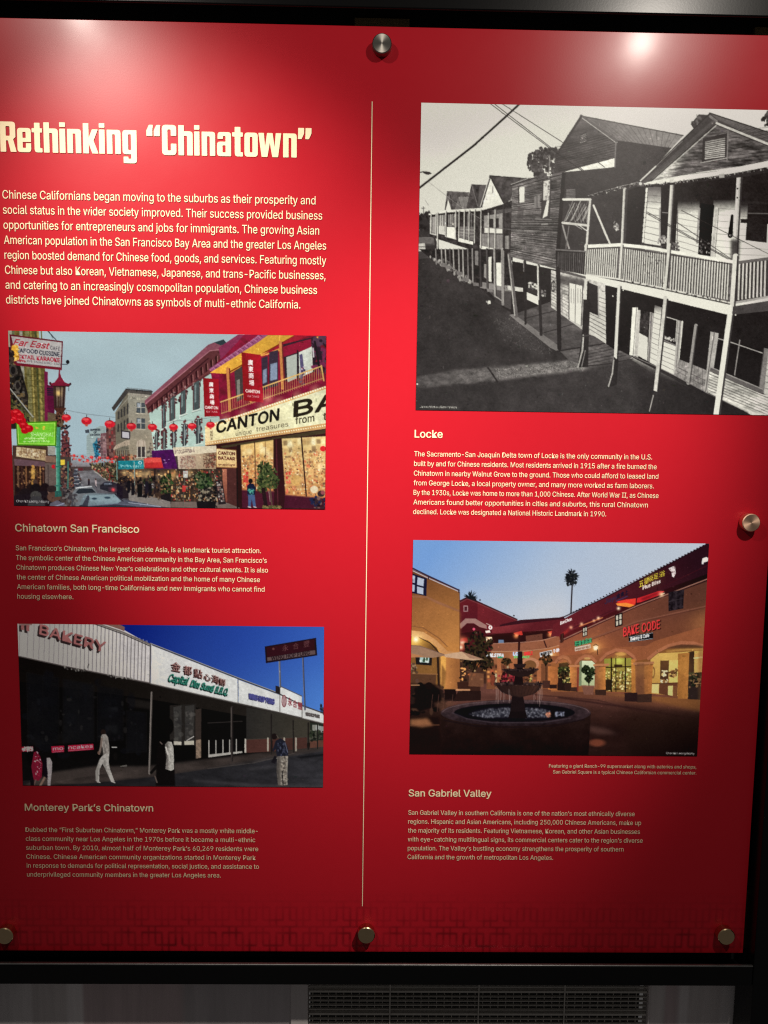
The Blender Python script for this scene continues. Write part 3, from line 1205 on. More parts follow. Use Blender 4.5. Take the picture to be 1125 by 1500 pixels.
    P.planks([(430, 844), (430, 922), (566, 950), (570, 850)], 15, 90, 3, 0.7)
    P.poly([(428, 915), (566, 946), (566, 970), (428, 938)], 222)
    P.poly([(505, 705), (625, 690), (632, 706), (525, 730)], 120)
    P.planks([(505, 705), (625, 690), (632, 706), (525, 730)], 5, 60, 3, 0.8)
    P.poly([(576, 860), (612, 858), (612, 940), (580, 950)], 70)
    P.planks([(580, 860), (580, 940), (612, 935), (612, 858)], 4, 160, 6, 0.9)
    for x, a, b_ in ((132, 725, 840), (163, 720, 850), (172, 718, 1000), (222, 708, 860), (282, 705, 872), (303, 705, 870), (335, 705, 880), (364, 700, 890),
                     (398, 698, 900), (436, 700, 930), (482, 720, 950), (522, 700, 960), (572, 670, 960)):
        P.line([(x, a), (x - 2, b_)], 7, 185 if x != 572 else 70, 0.9)
        P.line([(x + 6, a), (x + 4, b_)], 4, 45, 0.8)
    P.line([(450, 805), (620, 818)], 4, 120, 0.8)
    # ground floors of the row
    P.view(*D)
    P.poly([(60, -20), (620, -20), (620, 60), (650, 385), (560, 330), (440, 225), (300, 150), (190, 75), (120, 30)], 44)
    P.tex([(60, -20), (620, -20), (650, 385), (440, 225), (190, 75)], 14, 0.6)
    P.poly([(440, 180), (620, 205), (650, 240), (560, 240), (430, 215)], 132)
    P.poly([(470, 222), (640, 240), (690, 380), (560, 320)], 76)
    P.spots([(115, 20), (240, 60), (400, 190), (330, 180), (190, 70)], 120, 4, 11, [165, 150, 85, 60], 0.8)
    P.poly([(526, 62), (560, 62), (560, 206), (526, 200)], 214)
    P.poly([(480, 30), (500, 25), (500, 180), (480, 175)], 205)
    P.poly([(455, 70), (470, 70), (470, 160), (455, 150)], 150)
    P.poly([(400, -10), (420, -10), (420, 80), (400, 75)], 130)
    for x, y1, w, g in ((165, 70, 8, 130), (200, 80, 9, 150), (224, 70, 8, 165), (250, 78, 8, 90), (272, 90, 9, 160), (305, 140, 10, 150), (330, 150, 9, 165),
                        (360, 160, 9, 120), (388, 180, 10, 140), (436, 205, 12, 70), (476, 225, 12, 84), (522, 260, 14, 150), (570, 310, 16, 158)):
        P.line([(x - 4, -20), (x, y1)], w, g)
        P.line([(x - 4 + w * 0.5, -20), (x + w * 0.5, y1)], w * 0.4, 40, 0.8)
    for x, y in ((205, 80), (232, 92), (300, 128), (335, 165), (400, 195), (485, 232)):
        P.poly([(x - 14, y - 14), (x + 22, y - 10), (x + 24, y + 10), (x - 10, y + 8)], 118)
    P.poly([(520, 262), (560, 290), (565, 330), (520, 300)], 62)
    P.line([(520, 265), (560, 292)], 7, 150)
    P.spots([(470, 298), (500, 298), (500, 312), (470, 312)], 8, 3, 6, [210, 160])
    # the big weathered box
    P.view(*A)
    P.grad([(323, 282), (350, 268), (480, 240), (464, 546), (316, 506)], (330, 0), 112, (470, 0), 92)
    P.planks([(323, 285), (480, 240), (464, 546), (316, 506)], 40, 40, 2.2, 0.75, 0.4)
    P.planks([(323, 288), (480, 244), (464, 546), (316, 506)], 33, 150, 1.4, 0.55, 1.2)
    P.spots([(330, 300), (470, 260), (460, 530), (322, 500)], 500, 0.6, 2.6, [148, 128, 40, 46], 0.5, 0.25)
    P.tex([(323, 282), (480, 240), (464, 546), (316, 506)], 22, 0.65, 5)
    P.tex([(323, 282), (480, 240), (464, 546), (316, 506)], 5, 0.45, 4)
    P.spots([(330, 420), (462, 430), (460, 540), (320, 500)], 260, 0.7, 2.2, [150, 165, 40], 0.5, 0.4)
    P.line([(318, 283), (385, 262), (480, 238)], 5, 62)
    P.line([(318, 280), (380, 258)], 2, 165)
    P.poly([(345, 290), (361, 286), (360, 335), (345, 337)], 205)
    P.line([(343, 288), (343, 338)], 3, 55)
    P.poly([(391, 318), (409, 313), (409, 350), (391, 353)], 128)
    P.line([(400, 316), (400, 352)], 2, 70)
    P.poly([(416, 268), (445, 262), (440, 388), (412, 385)], 62)
    P.poly([(421, 270), (441, 265), (438, 328), (419, 330)], 186)
    P.poly([(431, 330), (438, 330), (433, 378), (417, 386)], 200)
    P.spots([(420, 272), (440, 268), (438, 326), (420, 328)], 22, 1, 3, [120, 90], 0.7)
    P.poly([(340, 350), (358, 352), (357, 390), (338, 388)], 66, 0.5)
    P.line([(415, 405), (432, 404)], 5, 140)
    P.line([(395, 388), (445, 390)], 3, 130)
    # tree
    for cx, cy, r in ((395, 200, 24), (420, 188, 22), (388, 222, 17), (440, 200, 26), (432, 228, 26), (405, 243, 16), (452, 182, 16)):
        P.spots([(cx - r, cy - r * .5), (cx - r * .5, cy - r), (cx + r * .5, cy - r), (cx + r, cy - r * .5), (cx + r, cy + r * .5), (cx + r * .5, cy + r),
                 (cx - r * .5, cy + r), (cx - r, cy + r * .5)], 80, 2, 5, [48, 56, 66, 84])
    P.line([(437, 260), (440, 190)], 3, 160, 0.7)
    P.spots([(432, 240), (446, 240), (446, 256), (432, 256)], 10, 1, 3, [190])
    # tall gabled house behind
    P.grad([(452, 240), (462, 186), (540, 68), (652, 150), (645, 200), (560, 224), (480, 242)], (470, 200), 66, (640, 120), 84)
    P.planks([(450, 160), (645, 105), (645, 205), (470, 245)], 13, 46, 2.2, 0.7)
    P.tex([(452, 240), (462, 186), (540, 68), (652, 150), (645, 200), (480, 242)], 12, 0.4, 4)
    P.spots([(505, 170), (640, 150), (640, 195), (500, 220)], 90, 0.8, 3, [112, 100], 0.5, 0.3)
    P.grad([(540, 66), (858, 128), (822, 166), (652, 142)], (600, 90), 108, (840, 150), 136)
    P.planks([(540, 66), (652, 142), (822, 166), (858, 128)], 15, 84, 1.8, 0.6)
    P.line([(540, 66), (858, 127)], 3, 70)
    P.line([(538, 66), (648, 143)], 9, 92)
    P.line([(541, 72), (648, 150)], 2.5, 158)
    P.line([(458, 192), (538, 68)], 7, 56)
    P.poly([(534, 124), (556, 112), (556, 150), (533, 157)], 60)
    P.planks([(536, 124), (554, 116), (554, 149), (535, 155)], 6, 150, 1.6, 0.8)
    P.poly([(652, 142), (822, 166), (725, 272), (560, 320), (478, 300), (480, 242), (642, 226)], 63)
    P.grad([(652, 142), (822, 166), (725, 272), (645, 228)], (660, 150), 58, (760, 230), 68)
    P.poly([(488, 240), (560, 220), (646, 197), (640, 225), (540, 236)], 216)
    P.line([(520, 215), (545, 236)], 2, 60)
    P.line([(590, 210), (612, 226)], 2, 60)
    P.line([(646, 150), (644, 226)], 4, 110)
    # open porch beside the box
    P.poly([(478, 242), (560, 300), (730, 268), (745, 475), (560, 492), (460, 482)], 60)
    P.poly([(478, 242), (490, 242), (472, 480), (460, 480)], 44)
    P.poly([(492, 296), (520, 294), (520, 322), (490, 325)], 120)
    P.planks([(492, 296), (520, 294), (520, 322), (490, 325)], 6, 60, 2, 0.8)
    P.line([(482, 327), (566, 327)], 7, 205)
    P.line([(480, 400), (556, 408)], 7, 190)
    for i in range(15):
        x = 484 + i * 6
        P.line([(x, 398 - (i % 3) * 5), (min(x + 28, 566), 332 + (i % 4) * 6)], 2.2, (150, 190, 110)[i % 3], 0.85)
    for i in range(5):
        P.line([(500 + i * 12, 340), (520 + i * 9, 400)], 1.8, 140, 0.7)
    P.line([(480, 408), (500, 480)], 5, 150)
    P.line([(500, 410), (490, 480)], 3, 120)
    P.line([(528, 405), (556, 425)], 3, 190)
    P.line([(520, 408), (540, 420)], 2, 170)
    P.line([(567, 328), (549, 560)], 8, 190)
    P.line([(571, 330), (553, 560)], 3, 70)
    P.line([(577, 346), (628, 466)], 6, 196)
    P.line([(560, 318), (640, 292), (735, 272)], 6, 44)
    P.line([(560, 316), (610, 300), (670, 284), (735, 268)], 2.4, 150, 0.8)
    P.spots([(565, 312), (735, 266), (735, 276), (565, 322)], 60, 1, 2.4, [190, 40, 120], 0.8)
    P.ell(648, 412, 9, 9, 120)
    P.spots([(638, 398), (656, 405), (656, 424), (642, 424)], 14, 1.5, 3.5, [190, 160, 90])
    P.line([(640, 402), (644, 395)], 2, 150)
    # right-hand house: porch interior
    P.view(*C)
    P.poly([(270, 580), (340, 555), (1125, 470), (1200, 470), (1200, 1020), (250, 1020)], 44)
    P.grad([(378, 560), (470, 560), (470, 940), (362, 920)], (0, 580), 100, (0, 690), 206)
    P.planks([(378, 570), (470, 575), (465, 940), (362, 910)], 9, 100, 3, 0.8)
    P.grad([(575, 620), (705, 640), (700, 1010), (555, 960)], (0, 660), 50, (0, 740), 206)
    P.planks([(575, 650), (705, 660), (700, 1000), (555, 950)], 9, 120, 3, 0.7)
    P.grad([(790, 640), (935, 640), (920, 1010), (770, 1000)], (0, 650), 50, (0, 740), 208)
    P.planks([(820, 650), (930, 660), (915, 1010), (790, 1000)], 9, 120, 3, 0.7)
    P.grad([(940, 640), (1200, 660), (1200, 1020), (930, 1020)], (0, 690), 50, (0, 800), 200)
    P.planks([(940, 660), (1200, 670), (1200, 1020), (930, 1010)], 9, 110, 3, 0.7)
    P.poly([(560, 560), (940, 540), (940, 640), (570, 640)], 44, 0.8, 12)
    P.poly([(470, 600), (522, 600), (512, 890), (465, 880)], 46)
    P.line([(478, 715), (515, 718)], 5, 130)
    P.line([(463, 690), (463, 880)], 9, 160)
    P.poly([(712, 660), (795, 670), (770, 980), (695, 970)], 34)
    P.line([(703, 690), (690, 900)], 12, 150)
    P.line([(808, 690), (782, 985)], 17, 178)
    P.line([(822, 690), (798, 985)], 3, 90)
    P.line([(573, 700), (566, 950)], 5, 110)
    P.spots([(700, 870), (765, 870), (765, 970), (697, 970)], 26, 2, 6, [150, 100, 180], 0.8)
    P.poly([(1000, 660), (1200, 670), (1200, 905), (985, 888)], 44)
    P.line([(995, 720), (1125, 722)], 5, 110)
    P.line([(1122, 790), (1118, 900)], 9, 190)
    P.line([(983, 890), (1125, 908)], 12, 212)
    P.poly([(955, 755), (1000, 755), (1000, 780), (955, 778)], 40)
    P.line([(383, 566), (376, 680), (366, 800), (358, 908)], 17, 60)
    for i in range(11):
        t = i / 11
        P.line([(384 - 24 * t, 570 + 335 * t), (382 - 24 * t, 588 + 335 * t)], 12, 205)
    P.ell(480, 885, 30, 18, 160)
    P.ell(484, 868, 16, 14, 120)
    P.spots([(450, 870), (515, 870), (515, 905), (450, 905)], 26, 2, 5, [70, 190, 130])
    P.spots([(535, 895), (580, 895), (580, 950), (535, 950)], 40, 3, 7, [60, 80, 110])
    P.line([(360, 908), (470, 925), (500, 915)], 12, 60)
    P.line([(470, 915), (475, 955)], 8, 90)
    P.line([(903, 735), (892, 855)], 16, 34, w1=30)
    P.ell(892, 850, 16, 12, 30)
    P.ell(891, 853, 8, 5, 150)
    # posts
    for (a, b_, w) in (((250, 575), (234, 930), 20), ((540, 535), (514, 985), 28), ((948, 500), (920, 1020), 34)):
        P.line([a, b_], w, 168)
        P.line([(a[0] - w * .28, a[1]), (b_[0] - w * .28, b_[1])], w * .35, 200)
        P.line([(a[0] + w * .36, a[1]), (b_[0] + w * .36, b_[1])], w * .3, 62)
    P.grad([(895, 880), (950, 880), (945, 1020), (895, 1020)], (0, 860), 100, (0, 930), 52, 0.85, 6)
    P.ell(935, 570, 5, 5, 40)
    P.ell(934, 625, 5, 5, 40)
    # roof and gable
    P.poly([(650, 178), (700, 118), (758, 122), (720, 190), (672, 210)], 58)
    P.line([(688, 120), (690, 180)], 5, 120)
    P.spots([(655, 170), (700, 130), (740, 150), (690, 190)], 20, 3, 8, [90, 110, 50], 0.7)
    P.poly([(330, 530), (766, 108), (1200, 250), (1200, 360), (1125, 300), (808, 168), (412, 526), (350, 540)], 66)
    P.grad([(770, 110), (1200, 250), (1200, 330), (1125, 296), (812, 150)], (800, 120), 120, (1125, 230), 92)
    P.planks([(770, 112), (1200, 250), (1200, 330), (812, 155)], 5, 62, 5, 0.6)
    P.line([(766, 110), (1200, 252)], 7, 52)
    P.line([(768, 130), (808, 160)], 14, 132, 0.7)
    P.line([(338, 526), (768, 112)], 6, 46)
    P.line([(345, 522), (440, 432)], 8, 195)
    P.line([(440, 432), (600, 280)], 4, 130)
    P.line([(372, 528), (790, 160)], 18, 84, 0.8)
    P.poly([(412, 524), (808, 170), (1125, 296), (1200, 330), (1200, 400), (700, 470)], 92)
    P.grad([(412, 524), (808, 172), (850, 190), (600, 420), (520, 510)], (500, 430), 205, (640, 470), 92, 0.8, 10)
    for i in range(13):
        y = 215 + i * 24
        xl = 808 - (y - 170) * 1.12 + 8
        P.line([(xl + 20, y), (1125, y - 40 - i * 3)] if y - 60 > 172 else [(xl, y), (900, y - 6)], 3.5, 46, 0.55)
    P.tex([(412, 524), (808, 170), (1125, 296), (1200, 330), (1200, 400), (700, 470)], 26, 0.75, 4)
    P.tex([(412, 524), (808, 170), (1125, 296), (1200, 400), (700, 470)], 8, 0.5, 5)
    P.line([(412, 524), (808, 172)], 5, 46)
    P.line([(424, 522), (812, 180)], 5, 190, 0.8)
    P.line([(808, 172), (1125, 300)], 13, 176)
    P.line([(804, 180), (1125, 312)], 5, 50, 0.8)
    P.poly([(725, 265), (872, 232), (872, 388), (718, 412)], 58)
    P.poly([(742, 278), (858, 255), (856, 380), (738, 396)], 62)
    P.planks([(742, 276), (858, 252), (856, 384), (738, 400)], 11, 172, 6, 0.85)
    P.line([(878, 225), (872, 395)], 7, 120)
    P.line([(712, 412), (868, 384)], 6, 150)
    P.spots([(1080, 150), (1125, 95), (1200, 95), (1200, 195), (1100, 190)], 90, 4, 10, [50, 70, 90])
    # porch roof edge
    P.poly([(385, 530), (540, 508), (800, 466), (1125, 400), (1200, 386), (1200, 425), (1125, 440), (900, 478), (560, 527), (390, 548)], 208)
    P.poly([(330, 545), (390, 546), (560, 527), (900, 478), (1200, 424), (1200, 460), (960, 500), (560, 545), (350, 566)], 52)
    P.spots([(340, 545), (560, 526), (900, 478), (1125, 440), (1125, 452), (560, 540), (345, 560)], 90, 2, 6, [170, 40, 120], 0.8)
    P.poly([(458, 522), (482, 518), (482, 540), (458, 543)], 200)
    P.poly([(524, 514), (548, 510), (548, 532), (524, 535)], 190)
    P.poly([(824, 482), (856, 478), (856, 502), (824, 506)], 160)
    P.poly([(326, 532), (366, 530), (366, 556), (326, 556)], 90)
    P.ell(345, 540, 9, 9, 190)
    # wires in front of the porch
    for a, b_ in (((385, 712), (900, 1005)), ((385, 722), (900, 1012)), ((560, 770), (900, 1000)), ((595, 703), (1125, 968))):
        P.line([a, b_], 4, 52, 0.85)
    # balcony railing
    P.view(*A)
    P.poly([(553, 480), (662, 474), (1012, 522), (1005, 655), (800, 612), (553, 566)], 100)
    P.tex([(553, 480), (662, 474), (1012, 522), (1005, 655), (553, 566)], 10, 0.5)
    P.poly([(1020, 522), (1125, 512), (1125, 632), (1018, 648)], 60)
    for (t0, t1, b0, b1, n, w, g) in (((558, 482), (656, 482), (554, 560), (650, 572), 15, 3.6, 206), ((668, 482), (804, 496), (662, 576), (800, 602), 20, 3.6, 204),
                                      ((820, 502), (1006, 526), (814, 606), (1000, 640), 22, 4.4, 200), ((1030, 532), (1122, 520), (1026, 640), (1120, 626), 8, 6, 186)):
        t0, t1, b0, b1 = map(np.array, (t0, t1, b0, b1))
        for i in range(n):
            u = (i + 0.4) / n
            p, q = t0 + (t1 - t0) * u, b0 + (b1 - b0) * u
            P.line([p, q], w, g)
            P.line([p + (w * .62, 0), q + (w * .62, 0)], w * .5, 52, 0.9)
    P.spots([(735, 490), (800, 500), (795, 590), (730, 575)], 40, 1.5, 4, [60, 130, 180], 0.5)
    P.line([(553, 474), (662, 469), (730, 476), (1012, 522)], 10, 216)
    P.line([(553, 482), (662, 477), (1012, 530)], 3, 64)
    P.line([(1020, 526), (1125, 512)], 9, 96)
    P.line([(554, 562), (655, 576), (802, 606), (1002, 650)], 5, 196)
    P.line([(554, 568), (655, 582), (802, 612), (1002, 656)], 5, 44)
    P.spots([(660, 574), (1002, 648), (1002, 662), (660, 586)], 70, 1.2, 3, [40, 60, 120], 0.9)
    P.line([(1022, 650), (1125, 632)], 7, 150)
    for a, b_, w in (((554, 470), (548, 562), 9), ((666, 470), (659, 575), 9), ((815, 470), (802, 605), 11), ((1022, 505), (1012, 660), 17)):
        P.line([a, b_], w, 196)
        P.line([(a[0] + w * .42, a[1]), (b_[0] + w * .42, b_[1])], w * .3, 60)
    # under the balcony
    P.poly([(552, 580), (1006, 688), (1125, 660), (1200, 660), (1200, 1030), (1010, 985), (700, 822), (612, 780), (552, 760)], 37)
    P.poly([(552, 562), (802, 612), (1010, 658), (1006, 690), (800, 640), (552, 580)], 208)
    P.poly([(1014, 662), (1200, 632), (1200, 668), (1010, 688)], 70)
    P.poly([(458, 482), (552, 490), (548, 562), (460, 545)], 46)
    P.planks([(460, 492), (460, 545), (548, 560), (552, 496)], 15, 112, 2.2, 0.7)
    P.line([(458, 484), (552, 490)], 4, 120)
    P.line([(462, 548), (548, 572)], 9, 88)
    # ground under it
    P.poly([(470, 800), (560, 770), (616, 778), (700, 820), (640, 850), (560, 852), (500, 830)], 96)
    P.planks([(520, 802), (616, 780), (690, 822), (560, 850)], 6, 52, 2.5, 0.7)
    P.tex([(470, 800), (616, 778), (700, 820), (560, 852)], 8, 0.4, 3)
    P.line([(540, 850), (620, 842), (700, 826)], 3, 40)
    P.poly([(545, 856), (700, 824), (880, 905), (760, 960), (640, 905)], 64, 0.9, 6)
    P.spots([(560, 858), (690, 828), (800, 880), (700, 930)], 160, 0.6, 1.8, [90, 40], 0.5)
    P.grad([(690, 850), (900, 905), (1125, 1005), (1125, 1100), (760, 1100)], (700, 900), 48, (1000, 1000), 38, 0.9, 10)
    # middle ground floor
    P.poly([(322, 520), (464, 548), (470, 800), (318, 690)], 42)
    P.poly([(318, 690), (440, 648), (614, 776), (560, 790), (478, 800)], 84)
    P.tex([(318, 690), (440, 648), (614, 776), (478, 800)], 10, 0.3, 3)
    P.line([(360, 700), (470, 672)], 2.5, 50)
    P.line([(420, 745), (530, 712)], 2.5, 50)
    P.poly([(312, 688), (328, 686), (478, 792), (462, 802), (440, 790)], 122)
    P.line([(462, 802), (612, 778)], 4, 50)
    P.poly([(444, 548), (614, 590), (612, 768), (560, 748), (444, 664)], 176)
    P.planks([(444, 552), (500, 562), (500, 706), (444, 664)], 13, 96, 1.8, 0.7)
    P.planks([(560, 600), (614, 605), (612, 768), (560, 745)], 15, 96, 2, 0.7)
    P.tex([(444, 548), (614, 590), (612, 768), (444, 664)], 8, 0.4)
    P.poly([(466, 562), (552, 580), (552, 606), (466, 592)], 62, 0.8, 4)
    P.poly([(500, 588), (543, 598), (538, 722), (500, 700)], 206)
    P.line([(500, 588), (500, 702)], 3, 80)
    P.line([(543, 598), (538, 722)], 3, 80)
    P.line([(521, 594), (519, 712)], 2, 90)
    for x in (507, 528):
        P.line([(x, 606), (x, 650)], 1.6, 130)
        P.line([(x + 8, 608), (x + 8, 652)], 1.6, 130)
    P.line([(478, 590), (478, 680)], 3, 130)
    P.ell(451, 599, 7, 17, 52)
    P.ell(451, 599, 4.5, 13, 170)
    P.line([(451, 584), (451, 614)], 2, 60)
    P.line([(446, 599), (456, 599)], 2, 60)
    P.poly([(568, 620), (590, 626), (588, 686), (568, 680)], 48)
    P.line([(591, 625), (589, 690)], 3, 150)
    P.poly([(368, 617), (408, 634), (405, 658), (368, 640)], 206)
    P.poly([(370, 602), (420, 612), (420, 630), (370, 617)], 58)
    P.spots([(375, 588), (402, 588), (402, 612), (375, 606)], 20, 1.5, 4, [200, 150, 90])
    P.spots([(402, 600), (426, 615), (426, 632), (402, 622)], 16, 1.5, 4, [180, 60, 120])
    P.poly([(308, 596), (356, 604), (356, 616), (308, 610)], 190)
    for a, b_, w, g in (((312, 500), (335, 692), 11, 96), ((362, 520), (364, 716), 7, 46), ((404, 535), (413, 750), 9, 48), ((466, 545), (470, 792), 13, 42),
                        ((293, 490), (293, 655), 8, 140)):
        P.line([a, b_], w, g)
    P.line([(402, 535), (404, 640)], 5, 196)
    P.line([(310, 500), (330, 690)], 3, 170)
    P.line([(358, 520), (358, 552)], 3, 130)
    # ground-floor shopfront of the right-hand house
    P.view(*E)
    P.poly([(35, 340), (85, 215), (132, 255), (136, 556), (35, 490)], 190)
    P.planks([(35, 230), (132, 258), (136, 556), (35, 490)], 11, 88, 3.5, 0.8)
    P.poly([(22, 180), (86, 205), (88, 385), (30, 360)], 48)
    P.line([(88, 205), (90, 390)], 7, 160)
    P.poly([(132, 250), (200, 215), (290, 330), (270, 590), (200, 600), (136, 556)], 34)
    P.poly([(296, 335), (330, 335), (308, 632), (278, 624)], 214)
    P.line([(322, 338), (300, 628)], 4, 110)
    P.poly([(326, 350), (345, 350), (330, 640), (306, 628)], 176)
    P.poly([(346, 350), (402, 366), (386, 516), (338, 488)], 52)
    P.tex([(346, 350), (402, 366), (386, 516), (338, 488)], 14, 0.7)
    P.poly([(338, 490), (390, 518), (386, 660), (326, 626)], 198)
    P.poly([(402, 362), (428, 370), (404, 672), (388, 660)], 150)
    P.line([(414, 365), (396, 668)], 4, 80)
    P.grad([(432, 320), (475, 335), (442, 692), (402, 670)], (0, 320), 70, (0, 380), 200)
    P.planks([(432, 335), (475, 348), (442, 692), (402, 670)], 11, 110, 3, 0.8)
    P.poly([(470, 538), (570, 574), (550, 748), (466, 708)], 202)
    P.planks([(475, 540), (570, 574), (550, 748), (468, 708)], 6, 110, 3, 0.8)
    P.poly([(498, 388), (570, 408), (560, 548), (485, 522)], 36)
    P.line([(500, 392), (568, 412), (558, 540)], 5, 190)
    P.spots([(490, 506), (552, 528), (552, 545), (490, 525)], 46, 2, 4.5, [200, 150], 0.9)
    P.line([(484, 534), (565, 570)], 9, 120)
    P.poly([(572, 412), (606, 420), (584, 650), (552, 742), (546, 740)], 168)
    P.line([(588, 415), (562, 700)], 5, 110)
    P.line([(600, 418), (582, 650)], 5, 210)
    P.poly([(606, 440), (775, 490), (742, 716), (582, 650)], 36)
    P.poly([(580, 650), (745, 716), (750, 856), (548, 748)], 138)
    P.planks([(580, 680), (742, 745), (750, 856), (560, 745)], 3, 84, 4, 0.7)
    P.planks([(580, 655), (560, 748), (750, 850), (745, 716)], 7, 84, 4, 0.7)
    P.tex([(580, 650), (745, 716), (750, 856), (548, 748)], 16, 0.4)
    P.line([(683, 445), (636, 795)], 21, 150)
    P.line([(691, 450), (645, 800)], 7, 70)
    P.poly([(772, 482), (822, 492), (792, 700), (752, 852), (734, 846)], 160)
    P.line([(795, 485), (760, 720), (742, 846)], 6, 96)
    P.poly([(822, 520), (1100, 600), (1085, 850), (792, 700)], 33)
    P.line([(818, 524), (900, 548), (1092, 614)], 6, 165)
    P.line([(950, 534), (918, 746)], 7, 140)
    P.poly([(1094, 580), (1130, 588), (1098, 860), (1062, 838)], 124)
    P.line([(1096, 584), (1064, 836)], 6, 60)
    P.poly([(772, 696), (1090, 828), (1088, 862), (766, 722)], 98)
    P.line([(772, 698), (1088, 832)], 6, 150)
    P.poly([(766, 724), (1088, 864), (1200, 880), (1200, 1040), (1060, 1010), (754, 852)], 190)
    P.planks([(766, 724), (1200, 900), (1200, 1040), (754, 852)], 8, 84, 3.5, 0.8)
    P.tex([(766, 724), (1088, 864), (1200, 880), (1200, 1040), (754, 852)], 18, 0.4, 3)
    P.poly([(1122, 620), (1200, 620), (1200, 890), (1096, 862)], 178)
    P.planks([(1122, 640), (1200, 640), (1200, 900), (1098, 862)], 6, 90, 4, 0.8)
    P.line([(300, 632), (440, 694), (560, 752), (756, 858), (900, 930)], 5, 120)
    P.poly([(756, 860), (1000, 975), (980, 1030), (700, 960)], 36, 0.9, 4)
    P.ell(240, 230, 4, 4, 210)
    P.ell(177, 266, 4, 4, 210)
    P.ell(924, 380, 5, 5, 190)
    # street posts of the right-hand house
    P.view(*A)
    P.line([(553, 580), (549, 700)], 9, 196)
    P.line([(560, 585), (556, 700)], 5, 46)
    P.poly([(545, 640), (566, 640), (562, 760), (560, 852), (526, 852), (540, 760)], 46)
    P.line([(545, 752), (542, 800), (528, 852)], 5, 170)
    P.line([(551, 800), (540, 850)], 3, 130)
    P.line([(563, 752), (543, 756)], 4, 70)
    P.line([(657, 598), (645, 830)], 10, 200)
    P.line([(663, 600), (652, 830)], 4, 48)
    P.poly([(641, 820), (655, 830), (650, 906), (622, 915), (636, 860)], 46)
    P.line([(640, 830), (636, 870), (624, 912)], 4, 170)
    P.line([(802, 635), (770, 930)], 11, 188)
    P.line([(809, 640), (778, 930)], 5, 50)
    P.poly([(765, 925), (780, 930), (774, 1010), (750, 1010), (760, 960)], 50)
    P.line([(764, 940), (752, 990)], 3, 160)
    P.line([(1004, 690), (960, 1005)], 17, 206)
    P.line([(1014, 690), (971, 1005)], 6, 60)
    # overhead lines and street lamp
    P.line([(30, 292), (200, 160), (300, 70), (345, 28)], 6, 44)
    P.line([(34, 286), (205, 152), (300, 66)], 1.6, 96, 0.6)
    for a, b_ in (((252, 26), (445, 170)), ((264, 26), (448, 168)), ((288, 26), (480, 148))):
        P.line([a, b_], 2.2, 64, 0.9)
    P.line([(445, 170), (540, 236)], 2.2, 40, 0.9)
    P.line([(32, 243), (44, 240)], 3, 60)
    P.poly([(40, 239), (62, 240), (71, 246), (60, 250), (46, 246)], 66)
    P.line([(60, 272), (160, 350), (240, 398)], 1.6, 150, 0.7)
    P.line([(50, 330), (60, 345)], 1.5, 110, 0.7)
    P.line([(30, 368), (55, 408)], 2, 60, 0.8)
    P.weather(2600, 0.2, 0.9)
    P.view(*D)
    P.text('James Motlow/Bitter Melon', (65, 946), (288, 949), 13, 225, fat=0.35)
    P.view(*A)
    return P.sheet('printed_photo', grain=0.011, gloss=(0.022, 0.002))


PH1 = locke()
PH1['label'] = 'black and white photograph of wooden balconied houses'

# ---- San Francisco: a street hung with lanterns


